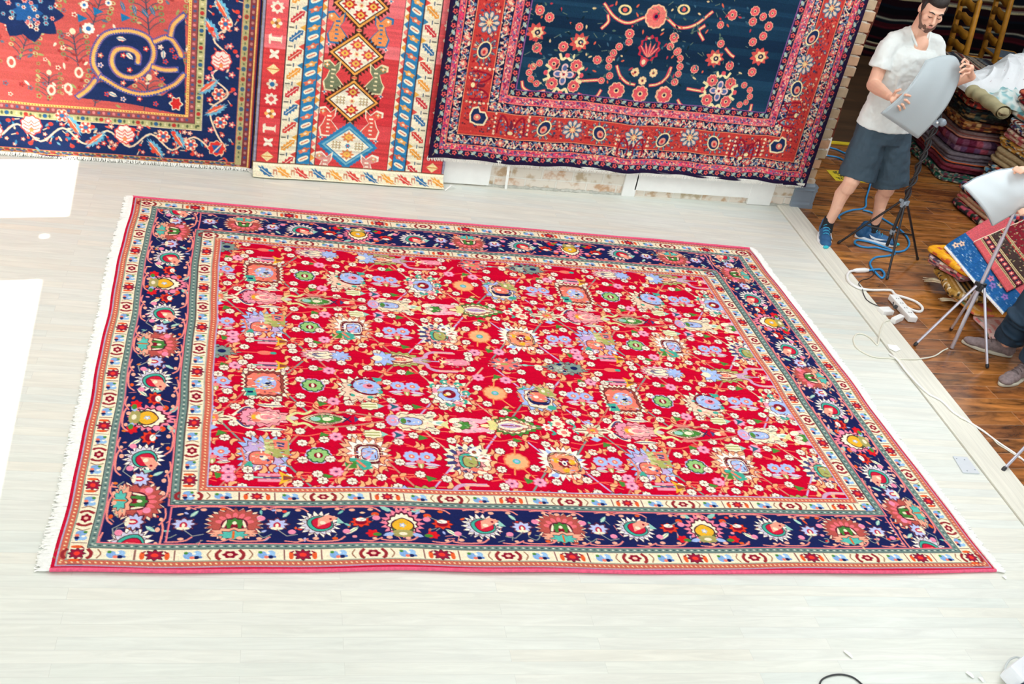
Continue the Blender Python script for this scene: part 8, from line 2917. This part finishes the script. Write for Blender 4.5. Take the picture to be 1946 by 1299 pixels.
    mb = MB(); mb.box(p + V((0.02, -0.06, -0.022)), (0.15, 0.06, 0.05), (0.25, 0.1, 0.45), 0.01); mb.build('dark_base', mat('dark_blue_plastic', (30, 50, 74), .4), o)
    mb = MB(); mb.tube(smooth_path([fl(1922, 1306, 0.006), fl(1912, 1292, 0.006), fl(1909, 1275, 0.02), fl(1916, 1256, 0.03), fl(1930, 1248, 0.04), fl(1944, 1252, 0.05)], 6), 0.0045, n=8); mb.build('cable', mat('pale_cable', (206, 214, 214), .5), o)
    # splinters and crumbs of paint on the floor
    chips = [((1604, 1236), (1620, 1250), 0.010, 'long white splinter on the pale floor above the black cable'), ((1836, 1276), (1850, 1288), 0.012, 'white chip on the pale floor near the bottom, the larger of two'),
             ((1860, 1286), (1868, 1295), 0.009, 'white chip on the pale floor near the bottom, the smaller of two'), ((1905, 1094), (1912, 1100), 0.010, 'white triangular chip just off the near right corner of the crimson carpet'), ((846, 362), (867, 358), 0.008, 'folded white paper strip on the floor by the end of the coral runner')]
    M_CH = mat('paint_chip', (250, 250, 246), 0.8)
    for (a, b_, w, lab) in chips:
        p, q = fl(*a, 0.003), fl(*b_, 0.003)
        d = (q - p).normalized(); s = V((-d.y, d.x, 0)) * w
        m_ = (p + q) / 2 + V((0, 0, 0.010 if 'folded' in lab else 0.004))
        mb = MB()
        if 'folded' in lab:
            m_ = m_ + V((0, 0.0, 0.022))
        pts = [p - s * 0.5, m_ - s * 0.8, q - s * 0.3, q + s * 0.4, m_ + s * 0.9, p + s * 0.6]
        mb.add(pts + [k + V((0, 0, 0.002)) for k in pts], [(0, 1, 4, 5), (1, 2, 3, 4), (11, 10, 7, 6), (10, 9, 8, 7)] + [(i, (i + 1) % 6, 6 + (i + 1) % 6, 6 + i) for i in range(6)])
        o = mb.build('paint_chip' if 'paper' not in lab else 'paper_strip', M_CH, loc=V((p.x, p.y, 0))); tag(o, lab, 'paper' if 'paper' in lab else 'chip', None if 'paper' in lab else 'paint chips on the pale floor')
    # strip of peeled paper standing against the bricks
    a, b_, c_ = wl(968, 306, -0.055), wl(965, 332, -0.06), fl(961, 359, 0.002)
    mb = MB()
    for i, (p, w) in enumerate(((a, 0.012), (b_, 0.010), (c_, 0.010))):
        pass
    pts = [a, b_, c_]
    vs = []
    for p in pts:
        vs += [p + V((-0.009, 0, 0)), p + V((0.009, 0, 0)), p + V((0.009, 0.002, 0)), p + V((-0.009, 0.002, 0))]
    fs = []
    for k in range(2):
        for i in range(4):
            fs.append((k * 4 + i, k * 4 + (i + 1) % 4, k * 4 + 4 + (i + 1) % 4, k * 4 + 4 + i))
    fs += [(0, 3, 2, 1), (8, 9, 10, 11)]
    mb.add(vs, fs)
    o = mb.build('paper_strip', M_CH); tag(o, 'narrow white paper strip hanging below the navy carpet in front of the bricks', 'paper')
    # yellow caution sign stuck on the dark floor
    p00, p01 = fl(1570, 323, 0.001), fl(1588, 343, 0.001)
    ex = V((1, 0.02, 0)); ey = (p00 - p01); ey.z = 0
    Wd, Hd = 0.36, ey.length
    mb = MB()
    c4 = [p01, p01 + ex * Wd, p00 + ex * Wd, p00]
    mb.add(c4 + [p + V((0, 0, 0.002)) for p in c4], [(3, 2, 1, 0), (4, 5, 6, 7), (0, 1, 5, 4), (1, 2, 6, 5), (2, 3, 7, 6), (3, 0, 4, 7)])
    sg = mb.build('caution_sign', mat('sign_yellow', (232, 206, 40), 0.5), loc=p01); tag(sg, 'yellow caution sign stuck flat on the dark floor behind the man', 'sign')
    eyn = ey.normalized()
    mb = MB()
    q = [p01 + eyn * Hd * 0.66 + ex * 0.05, p01 + eyn * Hd * 0.66 + ex * (Wd - 0.05), p01 + eyn * Hd * 0.92 + ex * (Wd - 0.05), p01 + eyn * Hd * 0.92 + ex * 0.05]
    mb.add([k + V((0, 0, 0.0025)) for k in q] + [k + V((0, 0, 0.003)) for k in q], [(3, 2, 1, 0), (4, 5, 6, 7), (0, 1, 5, 4), (1, 2, 6, 5), (2, 3, 7, 6), (3, 0, 4, 7)])
    mb.build('black_band', mat('sign_black', (20, 20, 20), .5), sg)
    for txt, vy, sz, mm in (('CAUTION', 0.70, 0.055, 'sign_yellow'), ('WATCH', 0.38, 0.050, 'sign_black'), ('YOUR STEP', 0.12, 0.050, 'sign_black')):
        cu = bpy.data.curves.new('lettering', 'FONT'); cu.body = txt; cu.size = sz * 1.15; cu.align_x = 'CENTER'; cu.extrude = 0.0004; cu.offset = 0.0012
        tmp = bpy.data.objects.new('tmp', cu)
        me = bpy.data.meshes.new_from_object(tmp); bpy.data.objects.remove(tmp); bpy.data.curves.remove(cu)
        me.materials.append(bpy.data.materials[mm])
        o = bpy.data.objects.new('lettering', me); COL.objects.link(o); o.parent = sg
        pos = p01 + ex * (Wd / 2) + eyn * (Hd * vy)
        o.location = pos + V((0, 0, 0.0036)) - wloc(sg)
        o.rotation_euler = (0, 0, math.atan2(ex.y, ex.x))
build_red_carpet()
build_rose()
build_runner()
build_dark()
build_brown_edge()
build_far_kilim()
build_stacks()
build_near_pile()
build_chairs()
build_man()
build_second()
build_small()
